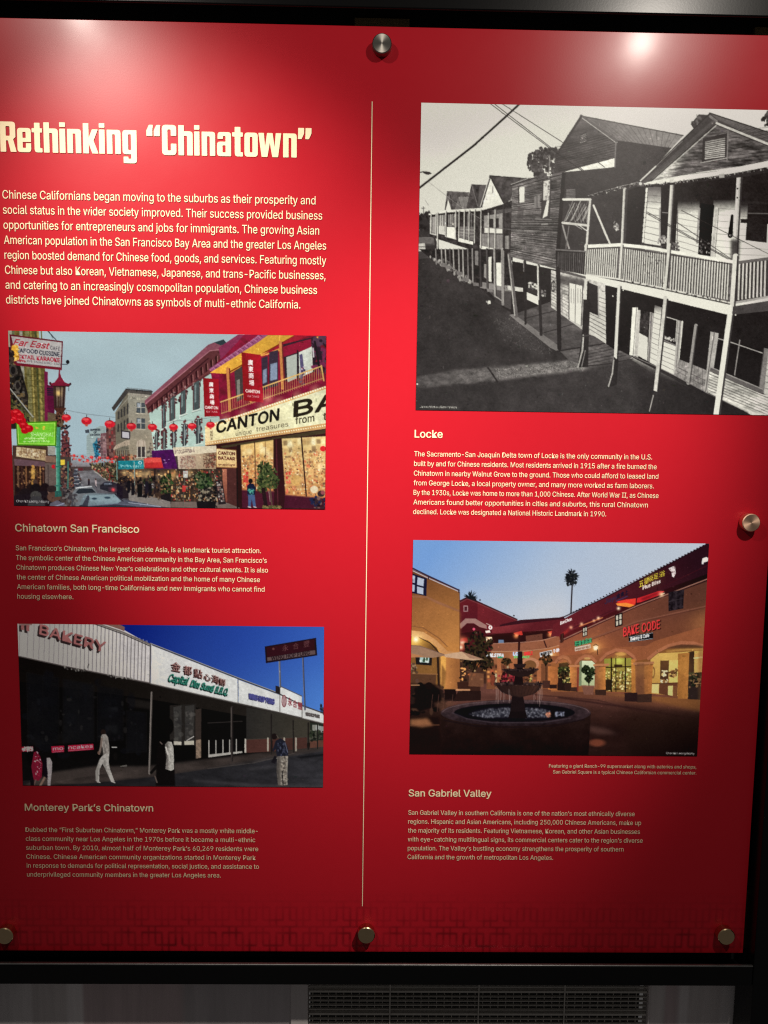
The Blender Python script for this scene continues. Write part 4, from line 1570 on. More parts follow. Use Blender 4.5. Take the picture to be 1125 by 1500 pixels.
def grant_street():
    P = Picture([(12, 483), (477, 493.5), (477, 744), (21, 742.5)], 1.25, 5)
    A, B, C, D, E = ((0, 475, 2.2959), (0, 475, 4.5), (240, 475, 4.5), (0, 610, 4.5), (240, 610, 4.5))
    P.view(*A)
    P.grad([(0, 0), (1150, 0), (1150, 660), (0, 660)], (500, 20), (168, 188, 192), (430, 420), (160, 182, 190))
    P.tex([(0, 0), (1150, 0), (1150, 480), (0, 480)], 120, 0.05, 2)
    P.keep_sky()
    P.poly([(0, 440), (1150, 440), (1150, 660), (0, 660)], (70, 58, 56))
    # far end of the street
    P.view(*D)
    P.grad([(470, 250), (760, 250), (760, 330), (470, 330)], (0, 240), (150, 170, 178), (0, 320), (110, 95, 95))
    P.poly([(573, 130), (600, 95), (660, 62), (698, 66), (705, 260), (573, 262)], (150, 166, 164))
    P.planks([(575, 135), (640, 128), (640, 255), (575, 255)], 10, (120, 136, 138), 3, 0.6)
    for y, t in ((95, 'EMPRESS'), (112, 'OF'), (128, 'CHINA')):
        P.text(t, (598 if t != 'OF' else 620, y), (662 if t != 'OF' else 640, y - 2), 12, (60, 66, 72), fat=1.5)
    P.poly([(563, 90), (590, 84), (592, 108), (566, 110)], (70, 76, 84))
    P.poly([(612, 180), (630, 165), (640, 140), (660, 150), (662, 250), (632, 282), (625, 240)], (46, 112, 138))
    P.spots([(615, 170), (662, 150), (662, 250), (628, 275)], 40, 3, 7, [(70, 140, 160), (36, 70, 100), (40, 60, 70)])
    P.spots([(648, 150), (700, 140), (700, 260), (655, 260)], 60, 4, 10, [(60, 50, 60), (150, 110, 110), (40, 40, 48)])
    P.poly([(665, 112), (720, 104), (740, 280), (665, 280)], (140, 108, 110))
    P.goods([(665, 112), (720, 104), (740, 280), (665, 280)], 4, 9, [(110, 70, 76), (170, 140, 136), (90, 70, 72)], 0.8)
    P.poly([(700, 60), (770, 30), (770, 290), (706, 280)], (96, 62, 60))
    P.goods([(700, 60), (765, 35), (765, 290), (706, 280)], 4, 10, [(60, 44, 46), (130, 96, 88), (150, 60, 60)], 0.8)
    # middle building
    P.view(*B)
    P.poly([(762, 580), (845, 445), (858, 470), (866, 860), (766, 860)], (112, 106, 92))
    P.grad([(845, 445), (1000, 455), (1040, 640), (1040, 940), (850, 940)], (0, 450), (146, 142, 128), (0, 800), (150, 138, 118))
    P.poly([(738, 552), (830, 426), (850, 430), (846, 452), (752, 574)], (66, 62, 60))
    P.poly([(830, 426), (1006, 442), (1002, 468), (846, 452)], (78, 74, 70))
    P.line([(832, 428), (1006, 444)], 6, (40, 42, 44))
    P.line([(840, 420), (1000, 436)], 3, (90, 90, 90))
    for i in range(9):
        P.line([(850 + i * 18, 438 + i * 1.6), (850 + i * 18, 428 + i * 1.6)], 5, (60, 58, 56))
        P.line([(852 + i * 18, 458 + i * 1.5), (852 + i * 18, 468 + i * 1.5)], 6, (150, 140, 128))
    P.line([(756, 590), (852, 480)], 5, (170, 165, 150), 0.6)
    P.spots([(860, 480), (990, 490), (990, 500), (860, 494)], 20, 3, 6, [(100, 96, 86), (176, 170, 150)], 0.8)
    P.view(*D)
    for (x, y0, y1) in ((782, 55, 105), (802, 45, 100), (822, 30, 90), (843, 15, 85), (784, -30, 20), (803, -45, 10), (822, -60, 0), (843, -80, -12)):
        P.poly([(x - 6, y0), (x + 6, y0 - 8), (x + 6, y1 - 6), (x - 6, y1)], (64, 62, 60))
    for (x0, x1, y0, y1) in ((902, 958, 10, 80), (902, 958, -92, -24)):
        P.poly([(x0, y0), (x1, y0 + 4), (x1, y1 + 2), (x0, y1)], (70, 76, 80))
        P.poly([(x0 + 5, y0 + 5), ((x0 + x1) / 2 - 3, y0 + 7), ((x0 + x1) / 2 - 3, (y0 + y1) / 2), (x0 + 5, (y0 + y1) / 2)], (150, 156, 160))
        P.line([((x0 + x1) / 2, y0), ((x0 + x1) / 2, y1)], 5, (176, 172, 160))
        P.line([(x0, (y0 + y1) / 2), (x1, (y0 + y1) / 2)], 4, (170, 166, 154))
        P.line([(x0 - 6, y1 + 4), (x1 + 6, y1 + 8)], 6, (176, 168, 148))
    P.poly([(800, 92), (860, 98), (860, 152), (800, 144)], (50, 44, 50))
    P.poly([(808, 100), (853, 105), (853, 144), (808, 138)], (190, 186, 190))
    P.poly([(748, 214), (765, 190), (830, 158), (856, 156), (858, 186), (790, 205), (752, 222)], (176, 160, 140))
    P.planks([(750, 215), (765, 192), (850, 158), (858, 184)], 7, (130, 112, 96), 3, 0.6)
    P.poly([(900, 196), (905, 165), (930, 150), (958, 160), (966, 196)], (182, 168, 150))
    P.line([(918, 160), (912, 196)], 3, (140, 124, 108))
    P.line([(945, 158), (950, 196)], 3, (140, 124, 108))
    P.poly([(905, 200), (962, 200), (962, 275), (905, 275)], (60, 54, 54))
    for x in (907, 933, 960):
        P.line([(x, 200), (x, 274)], 6, (190, 182, 166))
    P.line([(900, 270), (968, 270)], 6, (196, 186, 168))
    for x in (770, 796, 822, 846):
        P.poly([(x - 8, 225), (x + 8, 222), (x + 8, 280), (x - 8, 282)], (76, 66, 60))
        P.line([(x, 225), (x, 280)], 4, (190, 170, 130), 0.7)
    P.spots([(975, 180), (1010, 160), (1010, 260), (975, 270)], 30, 4, 9, [(110, 100, 88), (80, 72, 66), (160, 150, 132)], 0.8)
    P.line([(752, 230), (768, 290)], 8, (120, 70, 60))
    # pale green house
    P.view(*A)
    P.poly([(500, 282), (720, 120), (742, 175), (742, 330), (700, 405), (520, 440)], (176, 200, 188))
    P.tex([(500, 282), (720, 120), (742, 330), (520, 440)], 40, 0.1)
    P.poly([(487, 262), (712, 66), (748, 62), (742, 112), (735, 150), (500, 300)], (92, 52, 54))
    P.poly([(487, 258), (700, 70), (720, 62), (760, 72), (740, 84), (706, 88), (492, 270)], (132, 78, 90))
    P.line([(489, 268), (706, 90), (742, 86)], 3, (168, 112, 120))
    P.line([(500, 284), (700, 116)], 4, (60, 34, 38))
    P.line([(500, 296), (735, 138)], 5, (112, 62, 62))
    for i in range(14):
        x, y = 508 + i * 16.5, 286 - i * 12.4
        P.poly([(x, y - 14), (x + 7, y - 20), (x + 8, y + 6), (x + 3, y + 14)], (56, 30, 34))
        P.line([(x + 9, y - 16), (x + 10, y + 4)], 2.5, (150, 100, 96))
    P.poly([(720, 62), (752, 52), (764, 66), (742, 72)], (50, 62, 66))
    P.view(*C)
    for cx, y0, y1, w in ((2, 520, 690, 22), (58, 470, 640, 34), (128, 430, 600, 36), (216, 370, 570, 42)):
        P.spots([(cx - w * .7, y0), (cx + w * .7, y0 - 30), (cx + w * .7, y0 + 60), (cx - w * .7, y0 + 80)], 46, 4, 9, [(84, 48, 52), (110, 66, 66), (60, 40, 44), (150, 120, 116)])
        P.poly([(cx - w * .42, y0 + 20), (cx + w * .42, y0), (cx + w * .42, y1 - 12), (cx - w * .42, y1)], (74, 84, 84))
        P.poly([(cx - w * .3, y0 + 34), (cx - 2, y0 + 24), (cx - 2, y1 - 60), (cx - w * .3, y1 - 50)], (120, 136, 134))
        P.line([(cx + w * .46, y0 + 40), (cx + w * .46, y1 - 20)], 5, (90, 54, 58))
        P.line([(cx - w * .5, y0 + 50), (cx - w * .5, y1 - 6)], 6, (84, 50, 54))
        P.line([(cx - w * .7, y1 + 6), (cx + w * .7, y1 - 12)], 8, (206, 216, 204))
        P.line([(cx - w * .7, y1 + 13), (cx + w * .7, y1 - 5)], 3, (110, 120, 112))
    P.poly([(350, 350), (385, 345), (392, 620), (365, 640)], (160, 156, 146))
    P.spots([(340, 330), (395, 325), (395, 380), (345, 385)], 30, 4, 8, [(70, 50, 52), (160, 150, 140)])
    P.view(*E)
    for cx, y0, y1, w in ((3, 80, 215, 24), (66, 55, 215, 32), (136, 30, 200, 40), (228, 0, 185, 46)):
        P.spots([(cx - w * .6, y0 + 30), (cx, y0 - 10), (cx + w * .6, y0 + 20), (cx + w * .6, y1 - 30), (cx - w * .6, y1 - 20)], 60, 4, 8, [(84, 44, 48), (104, 60, 60), (64, 40, 44)])
        P.poly([(cx - w * .32, y0 + 40), (cx - w * .1, y0 + 18), (cx + w * .2, y0 + 18), (cx + w * .34, y0 + 40), (cx + w * .34, y1 - 10), (cx - w * .32, y1)], (60, 66, 68))
        P.line([(cx, y0 + 24), (cx, y1 - 6)], 4, (170, 180, 172))
        P.poly([(cx + 4, y0 + 60), (cx + w * .28, y0 + 55), (cx + w * .28, y0 + 110), (cx + 4, y0 + 114)], (126, 140, 140))
        P.line([(cx - w * .6, y1 + 4), (cx + w * .6, y1 - 10)], 7, (206, 214, 202))
    P.view(*D)
    for cx in (1032, 1083):
        P.spots([(cx - 18, 100), (cx, 70), (cx + 18, 95), (cx + 18, 200), (cx - 18, 215)], 50, 4, 8, [(84, 44, 48), (104, 60, 60), (64, 40, 44)])
        P.poly([(cx - 9, 110), (cx, 96), (cx + 10, 108), (cx + 10, 215), (cx - 9, 220)], (64, 70, 70))
        P.line([(cx, 100), (cx, 216)], 4, (160, 170, 160))
    P.view(*C)
    P.line([(0, 640), (210, 630), (420, 600)], 3, (90, 100, 100), 0.7)
    # red building with yellow soffit
    P.view(*A)
    P.poly([(708, 160), (800, 36), (1200, 30), (1200, 260), (740, 320)], (126, 30, 54))
    P.tex([(708, 160), (800, 36), (1200, 30), (1200, 260), (740, 320)], 24, 0.3)
    P.poly([(735, 80), (800, 36), (820, 36), (800, 60), (742, 120)], (128, 52, 80))
    P.poly([(702, 152), (838, 60), (870, 36), (900, 36), (880, 58), (720, 165)], (146, 82, 116))
    for i in range(11):
        x, y = 712 + i * 15, 152 - i * 10.6
        P.line([(x - 4, y + 2), (x + 6, y - 6), (x + 14, y + 2)], 3, (184, 120, 150), 0.8)
        P.line([(x + 10, y - 10), (x + 20, y - 2)], 2, (90, 40, 66), 0.8)
    P.grad([(706, 164), (870, 60), (900, 38), (990, 38), (880, 104), (770, 168)], (730, 160), (240, 178, 70), (930, 50), (196, 148, 60))
    P.line([(760, 168), (990, 40)], 4, (120, 50, 30))
    P.line([(880, 104), (1090, 40)], 9, (214, 150, 72))
    P.line([(885, 112), (1000, 78)], 3, (120, 40, 40))
    P.poly([(990, 40), (1040, 38), (900, 98), (884, 104)], (150, 36, 50))
    for x0, x1, y0, y1 in ((880, 900, 115, 225), (905, 935, 95, 215)):
        P.poly([(x0, y0), (x1, y0 - 8), (x1, y1 - 8), (x0, y1)], (60, 50, 62))
        P.poly([(x0 + 4, y0 + 40), (x1 - 3, y0 + 34), (x1 - 3, y1 - 30), (x0 + 4, y1 - 24)], (128, 140, 160))
    P.poly([(945, 70), (1060, 42), (1060, 160), (955, 195)], (54, 40, 48))
    P.poly([(948, 78), (1000, 62), (1046, 50), (1046, 80), (950, 112)], (140, 34, 56))
    P.poly([(962, 112), (998, 100), (998, 182), (966, 196)], (176, 182, 170))
    P.poly([(1004, 96), (1048, 76), (1052, 160), (1006, 182)], (206, 210, 196))
    P.line([(1000, 90), (1002, 190)], 4, (40, 34, 40))
    P.poly([(1006, 104), (1016, 100), (1022, 150), (1014, 200), (1006, 198), (1010, 150)], (86, 80, 110))
    P.spots([(1008, 140), (1024, 140), (1024, 205), (1008, 205)], 22, 2, 4, [(150, 60, 70), (190, 180, 190), (70, 60, 90)])
    P.spots([(1052, 42), (1097, 40), (1097, 160), (1056, 160)], 60, 4, 10, [(50, 36, 46), (120, 50, 80), (84, 60, 76)])
    P.line([(1058, 60), (1074, 150)], 7, (40, 32, 38))
    P.line([(1052, 82), (1054, 110)], 5, (196, 190, 190))
    P.line([(941, 38), (938, 62)], 3, (230, 180, 80))
    for x in (765, 835, 942):
        P.line([(x, 150 - (x - 765) * .5), (x + 8, 290 - (x - 765) * .42)], 9, (196, 128, 74))
        P.line([(x + 7, 150 - (x - 765) * .5), (x + 15, 290 - (x - 765) * .42)], 4, (110, 40, 44))
    P.poly([(788, 160), (815, 140), (818, 250), (796, 262)], (70, 62, 60))
    P.poly([(796, 190), (806, 184), (808, 245), (798, 252)], (130, 128, 116))
    # balcony rail
    for i in range(46):
        x = 745 + i * 7.4
        y = 282 - (x - 745) * 0.335
        P.line([(x, y - 24), (x + 1, y + 20)], 1.6, (206, 160, 96), 0.85)
    P.line([(742, 262), (1080, 142)], 4, (222, 178, 106))
    P.line([(745, 300), (1085, 182)], 3, (180, 130, 84))
    P.line([(1080, 140), (1088, 190)], 5, (214, 170, 100))
    # banners
    for (q, x0, xw, ys, hh) in (([(683, 181), (735, 185), (739, 309), (688, 311)], 703, 14, (210, 230, 250, 270), 16),
                                ([(812, 95), (876, 104), (886, 264), (820, 256)], 834, 16, (138, 160, 182, 206), 19)):
        P.grad(q, (q[0][0], 0), (138, 20, 36), (q[1][0], 0), (170, 28, 46))
        P.tex(q, 20, 0.12)
        for ch, y in zip('廣東商場', ys):
            dx = (y - ys[0]) * 0.06
            P.text(ch, (x0 + dx, y), (x0 + xw + dx, y + 1), hh * .95, (246, 234, 226), fat=0.7)
    P.text('CANTON', (690, 284), (733, 286), 9, (244, 226, 214), fat=0.7)
    P.text('BAZAAR', (695, 297), (731, 298), 6, (232, 200, 190), fat=0.2)
    P.text('CANTON', (826, 229), (873, 233), 10, (244, 226, 214), fat=0.7)
    P.text('BAZAAR', (832, 245), (871, 248), 7, (232, 200, 190), fat=0.2)
    # the long lit sign
    P.grad([(690, 342), (1100, 206), (1200, 172), (1200, 330), (1100, 346), (690, 406)], (700, 400), (236, 222, 168), (1000, 250), (232, 228, 186))
    P.poly([(690, 342), (1100, 206), (1200, 172), (1200, 184), (1100, 216), (690, 352)], (214, 164, 100))
    P.poly([(690, 396), (1100, 332), (1200, 318), (1200, 336), (1100, 350), (690, 408)], (206, 160, 104))
    for i in range(54):
        x = 692 + i * 8
        P.ell(x, 346 - (x - 690) * .3335, 3, 3, (255, 242, 206), 1, 1)
        P.ell(x, 402 - (x - 690) * .152, 2.4, 2.4, (255, 240, 196), 1, 1)
    P.glow(900, 250, 16, (255, 210, 130), 0.4)
    for x in range(760, 1100, 60):
        P.glow(x, 344 - (x - 690) * .3335, 16, (255, 214, 140), 0.35)
    P.glow(700, 375, 14, (255, 226, 150), 0.5)
    P.poly([(690, 345), (716, 338), (716, 402), (690, 406)], (240, 206, 150), 0.6)
    P.text('CANTON', (728, 366), (936, 322), 38, (34, 30, 18), (0.06, -1), fat=2.0)
    P.text('BA', (988, 311), (1136, 280), 50, (44, 38, 22), (0.04, -1), fat=2.6)
    P.text('unique', (793, 376), (846, 367), 15, (90, 80, 62), fat=0.3)
    P.text('treasures', (861, 361), (969, 343), 16, (90, 80, 62), fat=0.3)
    P.text('from', (993, 336), (1056, 326), 24, (70, 62, 46), fat=0.4)
    P.text('t', (1086, 324), (1099, 321), 26, (70, 62, 46), fat=0.4)
    # shops under the sign
    P.poly([(690, 408), (1200, 336), (1200, 660), (700, 660)], (56, 30, 32))
    P.poly([(740, 410), (1100, 352), (1100, 366), (750, 416)], (70, 60, 44))
    P.view(*E)
    P.grad([(505, 188), (722, 154), (722, 490), (515, 482)], (0, 160), (228, 192, 120), (0, 480), (190, 120, 70))
    P.grad([(775, 146), (1130, 126), (1130, 545), (800, 515)], (0, 150), (236, 206, 140), (0, 520), (196, 132, 78))
    warm = [(240, 210, 140), (200, 140, 80), (150, 90, 56), (250, 230, 170), (110, 70, 50), (176, 150, 100), (90, 70, 60), (200, 80, 60)]
    for q, nx, ny in (([(515, 260), (720, 235), (720, 480), (515, 475)], 13, 12), ([(790, 230), (1065, 215), (1065, 520), (800, 510)], 17, 13)):
        P.goods(q, nx, ny, warm, 0.75, 0.7, 0.35)
        P.spots(q, 260, 2, 7, warm, 0.75)
    P.goods([(520, 190), (720, 160), (720, 240), (515, 262)], 9, 2, [(250, 226, 160), (206, 160, 96), (240, 200, 130)], 0.7, 0.8)
    P.goods([(780, 150), (1065, 135), (1065, 230), (790, 245)], 9, 2, [(250, 232, 176), (214, 176, 116), (190, 150, 96), (130, 100, 70)], 0.75, 0.8)
    P.soften([(505, 188), (722, 154), (722, 490), (515, 482)], 2.4)
    P.soften([(775, 146), (1130, 126), (1130, 545), (800, 515)], 2.4)
    for q in ([(515, 260), (720, 235), (720, 480), (515, 475)], [(790, 230), (1065, 215), (1065, 520), (800, 510)]):
        P.spots(q, 160, 2, 5, warm + [(60, 40, 34), (255, 240, 200)], 0.85)
    for x, y in ((560, 230), (650, 215), (690, 250), (830, 190), (980, 170), (1030, 330), (880, 420), (640, 330)):
        P.glow(x, y, 22, (255, 226, 150), 0.55)
    P.goods([(522, 360), (575, 355), (575, 460), (522, 465)], 3, 4, [(220, 70, 60), (236, 110, 80), (190, 50, 50)], 0.9)
    P.goods([(800, 360), (836, 355), (836, 500), (806, 505)], 2, 5, [(210, 60, 56), (230, 110, 90)], 0.85)
    P.ell(870, 420, 34, 36, (206, 160, 92), 0.8, 6)
    P.ell(990, 480, 26, 24, (240, 226, 190), 0.9, 5)
    P.line([(598, 172), (605, 480)], 6, (90, 56, 40))
    P.line([(668, 165), (672, 300)], 3, (120, 80, 50))
    P.line([(905, 135), (938, 528)], 9, (52, 32, 30))
    P.poly([(722, 150), (776, 142), (800, 600), (726, 600)], (52, 24, 30))
    P.line([(740, 150), (752, 600)], 7, (84, 40, 46))
    P.poly([(515, 482), (726, 492), (726, 605), (515, 598)], (74, 30, 44))
    P.poly([(800, 515), (1130, 545), (1130, 610), (790, 600)], (70, 28, 42))
    P.line([(515, 484), (726, 494)], 6, (120, 66, 60))
    P.line([(800, 517), (1065, 540)], 6, (120, 66, 60))
    P.ell(1048, 212, 20, 18, (222, 46, 50))
    P.poly([(480, 190), (506, 186), (516, 600), (478, 600)], (46, 22, 26))
    P.poly([(385, 340), (480, 336), (480, 590), (395, 580)], (76, 44, 42))
    P.grad([(385, 345), (415, 345), (418, 560), (390, 575)], (0, 350), (176, 110, 86), (0, 560), (110, 60, 50))
    P.spots([(965, 545), (1000, 530), (1066, 540), (1066, 605), (970, 600)], 50, 5, 12, [(30, 24, 32), (60, 44, 50), (120, 90, 84), (36, 40, 70)])
    P.ell(1035, 508, 24, 20, (60, 44, 46))
    P.ell(1046, 500, 14, 14, (150, 80, 84))
    # little square sign
    P.poly([(342, 208), (478, 220), (483, 340), (346, 336)], (150, 104, 66))
    P.grad([(348, 214), (474, 225), (478, 334), (350, 331)], (0, 220), (238, 214, 158), (0, 330), (214, 176, 116))
    P.text('CANTON', (359, 250), (467, 256), 21, (88, 30, 30), fat=1.4)
    P.text('BAZAAR', (360, 283), (468, 289), 21, (88, 30, 30), fat=1.4)
    P.spots([(360, 312), (470, 316), (470, 326), (360, 322)], 60, 2, 4, [(120, 80, 56), (140, 96, 70)], 0.8)
    # canopies to the left of it
    P.poly([(62, 204), (345, 192), (348, 240), (62, 262)], (214, 200, 172))
    P.spots([(75, 222), (205, 212), (205, 236), (75, 246)], 90, 2, 4, [(120, 100, 96), (140, 120, 110)], 0.7)
    P.grad([(90, 256), (345, 238), (345, 345), (98, 348)], (100, 0), (200, 182, 158), (345, 0), (160, 134, 104))
    P.spots([(110, 265), (210, 258), (210, 340), (110, 342)], 170, 2, 5, [(150, 110, 100), (120, 90, 86), (170, 120, 100)], 0.6)
    P.spots([(262, 250), (340, 246), (340, 335), (262, 338)], 120, 3, 6, [(96, 70, 56), (120, 60, 50), (84, 66, 56)], 0.7)
    P.line([(265, 245), (345, 238)], 4, (110, 80, 60))
    P.poly([(-80, 225), (62, 216), (92, 345), (-70, 345)], (70, 26, 78))
    P.tex([(-80, 225), (62, 216), (92, 345), (-70, 345)], 20, 0.3)
    P.spots([(0, 285), (36, 282), (36, 308), (0, 310)], 14, 3, 6, [(170, 120, 180), (40, 16, 44)], 0.8)
    P.poly([(-80, 345), (385, 345), (395, 600), (-80, 600)], (60, 48, 40))
    P.goods([(30, 350), (360, 350), (360, 560), (30, 560)], 20, 8, [(150, 96, 60), (200, 140, 90), (90, 66, 54), (40, 34, 34), (120, 110, 90), (190, 60, 60), (230, 190, 130), (60, 50, 46)], 0.85, 0.85, 0.3)
    P.spots([(30, 350), (390, 350), (390, 570), (30, 570)], 320, 2, 6, [(210, 160, 100), (60, 44, 40), (40, 40, 40), (150, 100, 70), (230, 210, 170), (170, 50, 50)], 0.75)
    P.glow(60, 385, 30, (255, 180, 90), 0.6)
    P.glow(170, 372, 22, (255, 200, 120), 0.5)
    P.poly([(-80, 560), (395, 560), (500, 600), (500, 640), (-80, 640)], (112, 98, 90))
    P.spots([(0, 380), (40, 370), (60, 440), (0, 470)], 70, 5, 10, [(40, 60, 36), (60, 84, 48), (30, 40, 28)])
    P.line([(30, 450), (34, 540)], 8, (50, 36, 30))
    P.poly([(0, 530), (52, 530), (48, 575), (4, 575)], (40, 36, 38))
    P.spots([(200, 400), (235, 370), (290, 380), (330, 430), (300, 480), (215, 470)], 150, 5, 10, [(36, 50, 34), (56, 76, 44), (26, 34, 28), (90, 100, 70)])
    P.spots([(230, 480), (350, 460), (350, 600), (220, 600)], 150, 4, 10, [(30, 30, 30), (50, 44, 42), (140, 130, 110), (24, 24, 26)])
    P.poly([(216, 560), (345, 558), (340, 610), (222, 610)], (28, 26, 28))
    P.poly([(340, 420), (385, 418), (410, 575), (360, 580)], (40, 34, 36))
    P.goods([(346, 428), (382, 426), (402, 560), (364, 565)], 3, 9, [(190, 180, 170), (120, 110, 104), (160, 120, 110)], 0.8)
    P.line([(140, 355), (128, 590)], 4, (90, 86, 80))
    P.poly([(128, 358), (160, 358), (158, 402), (128, 402)], (196, 196, 186))
    P.line([(135, 372), (152, 372)], 4, (120, 60, 60))
    P.poly([(122, 455), (146, 455), (144, 495), (122, 495)], (190, 60, 56))
    P.line([(482, 340), (486, 600)], 10, (34, 22, 26))
    # figure, potted tree
    P.ell(571, 424, 14, 16, (30, 24, 26))
    P.poly([(548, 455), (565, 440), (590, 442), (606, 470), (600, 520), (550, 522)], (26, 32, 52))
    P.spots([(560, 475), (596, 475), (596, 525), (560, 525)], 20, 4, 8, [(60, 130, 120), (90, 160, 140), (40, 60, 90)])
    P.poly([(555, 515), (598, 515), (606, 592), (590, 596), (578, 545), (572, 596), (556, 594)], (70, 92, 130))
    P.line([(556, 594), (572, 597)], 7, (190, 190, 190))
    P.line([(592, 594), (608, 597)], 6, (200, 190, 180))
    for cx, cy, r in ((665, 345, 44), (650, 420, 34), (715, 430, 44), (690, 385, 52), (650, 470, 26)):
        P.spots([(cx - r, cy - r * .5), (cx - r * .5, cy - r), (cx + r * .5, cy - r), (cx + r, cy - r * .5), (cx + r, cy + r * .5), (cx + r * .5, cy + r),
                 (cx - r * .5, cy + r), (cx - r, cy + r * .5)], 110, 4, 9, [(44, 54, 34), (64, 76, 44), (32, 38, 28), (96, 100, 60)])
    P.line([(700, 470), (712, 580)], 8, (90, 70, 60))
    P.line([(655, 480), (672, 590)], 26, (40, 28, 30))
    P.line([(692, 490), (700, 560)], 5, (170, 150, 140), 0.7)
    P.spots([(655, 590), (770, 590), (770, 604), (655, 604)], 50, 4, 8, [(110, 100, 60), (80, 76, 50), (140, 120, 80)])
    # left side of the street
    P.view(*B)
    P.poly([(50, 30), (250, 30), (252, 95), (300, 290), (312, 680), (60, 680)], (100, 90, 52))
    for x, w, c in ((100, 14, (84, 92, 72)), (150, 20, (150, 150, 140)), (190, 26, (120, 116, 78)), (215, 10, (160, 144, 84)), (245, 10, (70, 76, 50)), (262, 14, (150, 136, 76)), (284, 8, (96, 88, 44))):
        P.line([(x - 10, 30), (x + 20, 680)], w, c, 0.85)
    P.planks([(140, 290), (300, 300), (310, 640), (200, 640)], 9, (80, 74, 40), 6, 0.5)
    P.tex([(50, 30), (250, 30), (300, 290), (312, 680), (60, 680)], 12, 0.4)
    P.poly([(52, 35), (80, 35), (90, 150), (55, 160)], (176, 178, 166), 0.7)
    P.poly([(58, 150), (100, 160), (150, 320), (190, 470), (185, 600), (215, 690), (60, 690)], (42, 38, 36))
    P.spots([(62, 240), (120, 250), (180, 460), (180, 640), (62, 640)], 170, 4, 13, [(30, 28, 28), (66, 60, 54), (90, 84, 76), (50, 44, 40), (110, 90, 60)])
    P.ell(90, 305, 26, 36, (66, 60, 56))
    P.ell(90, 305, 15, 24, (36, 34, 34))
    P.ell(120, 405, 22, 34, (76, 70, 64))
    P.ell(120, 405, 12, 22, (40, 36, 36))
    P.spots([(70, 480), (190, 560), (200, 640), (70, 640)], 120, 4, 9, [(60, 64, 40), (84, 86, 50), (40, 40, 34), (110, 96, 60)])
    P.line([(62, 415), (220, 610)], 8, (150, 150, 140))
    P.line([(66, 428), (215, 620)], 3, (50, 46, 44))
    P.poly([(295, 310), (318, 316), (322, 680), (298, 680)], (112, 36, 66))
    P.poly([(312, 400), (362, 410), (362, 600), (318, 600)], (90, 30, 56))
    P.planks([(315, 410), (360, 415), (360, 480), (318, 480)], 5, (40, 36, 48), 8, 0.9)
    P.poly([(318, 580), (420, 600), (420, 690), (318, 690)], (100, 84, 66))
    # the hanging sign
    P.line([(305, 34), (372, 104)], 5, (40, 44, 50))
    P.line([(318, 34), (352, 96)], 3, (60, 64, 70))
    P.poly([(66, 68), (418, 114), (410, 304), (110, 272), (78, 240)], (96, 34, 44))
    P.grad([(78, 80), (410, 122), (402, 286), (116, 256)], (80, 100), (172, 164, 160), (400, 200), (180, 176, 172))
    P.text('Far East', (90, 138), (328, 165), 40, (160, 36, 50), (0.12, -1), fat=1.5, shear=0.3)
    P.text('CAFÉ', (334, 168), (398, 178), 25, (60, 56, 66), fat=0.5)
    P.text('SEAFOOD', (92, 184), (252, 196), 25, (52, 54, 66), fat=0.9)
    P.text('CUISINE', (262, 201), (394, 214), 27, (52, 54, 66), fat=0.9)
    P.text('COCKTAIL', (80, 222), (232, 234), 24, (150, 40, 56), fat=0.9)
    P.text('KARAOKE', (246, 238), (398, 252), 27, (150, 40, 56), fat=0.9)
    P.text('AVE. Tel/(415)982-3245', (180, 250), (402, 272), 14, (70, 60, 66), fat=0.6)
    P.spots([(120, 234), (172, 238), (172, 250), (120, 246)], 30, 2, 5, [(150, 50, 60)], 0.8)
    P.poly([(112, 258), (408, 290), (404, 304), (112, 274)], (112, 34, 46))
    P.spots([(84, 150), (104, 136), (122, 150), (122, 240), (96, 240)], 60, 5, 11, [(214, 160, 60), (170, 116, 40), (240, 200, 110)])
    P.spots([(55, 150), (90, 180), (95, 250), (60, 250)], 50, 5, 10, [(40, 34, 34), (70, 56, 50)])
    # street lantern
    P.line([(395, 300), (392, 350)], 9, (120, 40, 56))
    P.poly([(330, 394), (362, 384), (386, 352), (398, 322), (410, 354), (430, 384), (470, 398), (456, 412), (345, 410)], (120, 36, 54))
    P.line([(330, 394), (345, 408), (455, 410), (470, 396)], 6, (64, 30, 38))
    P.ell(334, 388, 7, 7, (60, 30, 36))
    P.ell(466, 394, 7, 7, (60, 30, 36))
    P.line([(455, 410), (456, 440)], 3, (50, 44, 44))
    P.poly([(352, 410), (438, 410), (430, 555), (360, 555)], (62, 46, 42))
    P.grad([(372, 416), (420, 416), (414, 540), (376, 540)], (0, 420), (120, 100, 82), (0, 530), (84, 70, 66))
    P.glow(388, 455, 17, (255, 190, 70), 0.9)
    P.line([(388, 480), (388, 540)], 8, (70, 54, 44))
    for x in (366, 400, 424):
        P.line([(x, 410), (x + (395 - x) * .1, 552)], 5, (48, 34, 34))
    P.line([(436, 415), (428, 552)], 4, (150, 150, 150), 0.7)
    P.poly([(356, 552), (440, 552), (420, 585), (425, 600), (372, 600), (380, 585)], (78, 48, 40))
    P.spots([(372, 585), (430, 585), (445, 690), (372, 690)], 60, 4, 9, [(60, 40, 36), (110, 70, 54), (40, 32, 32)])
    P.line([(410, 266), (445, 266), (450, 255)], 5, (70, 76, 84))
    P.ell(449, 250, 11, 13, (30, 30, 36))
    # wires and far small lanterns
    P.line([(436, 566), (575, 592), (760, 614)], 3, (110, 120, 124), 0.9)
    P.view(*D)
    P.spots([(470, 255), (760, 262), (760, 300), (700, 305), (480, 300)], 80, 2, 5.5, [(170, 44, 52), (190, 58, 60), (120, 36, 44), (200, 90, 84), (70, 50, 52)])
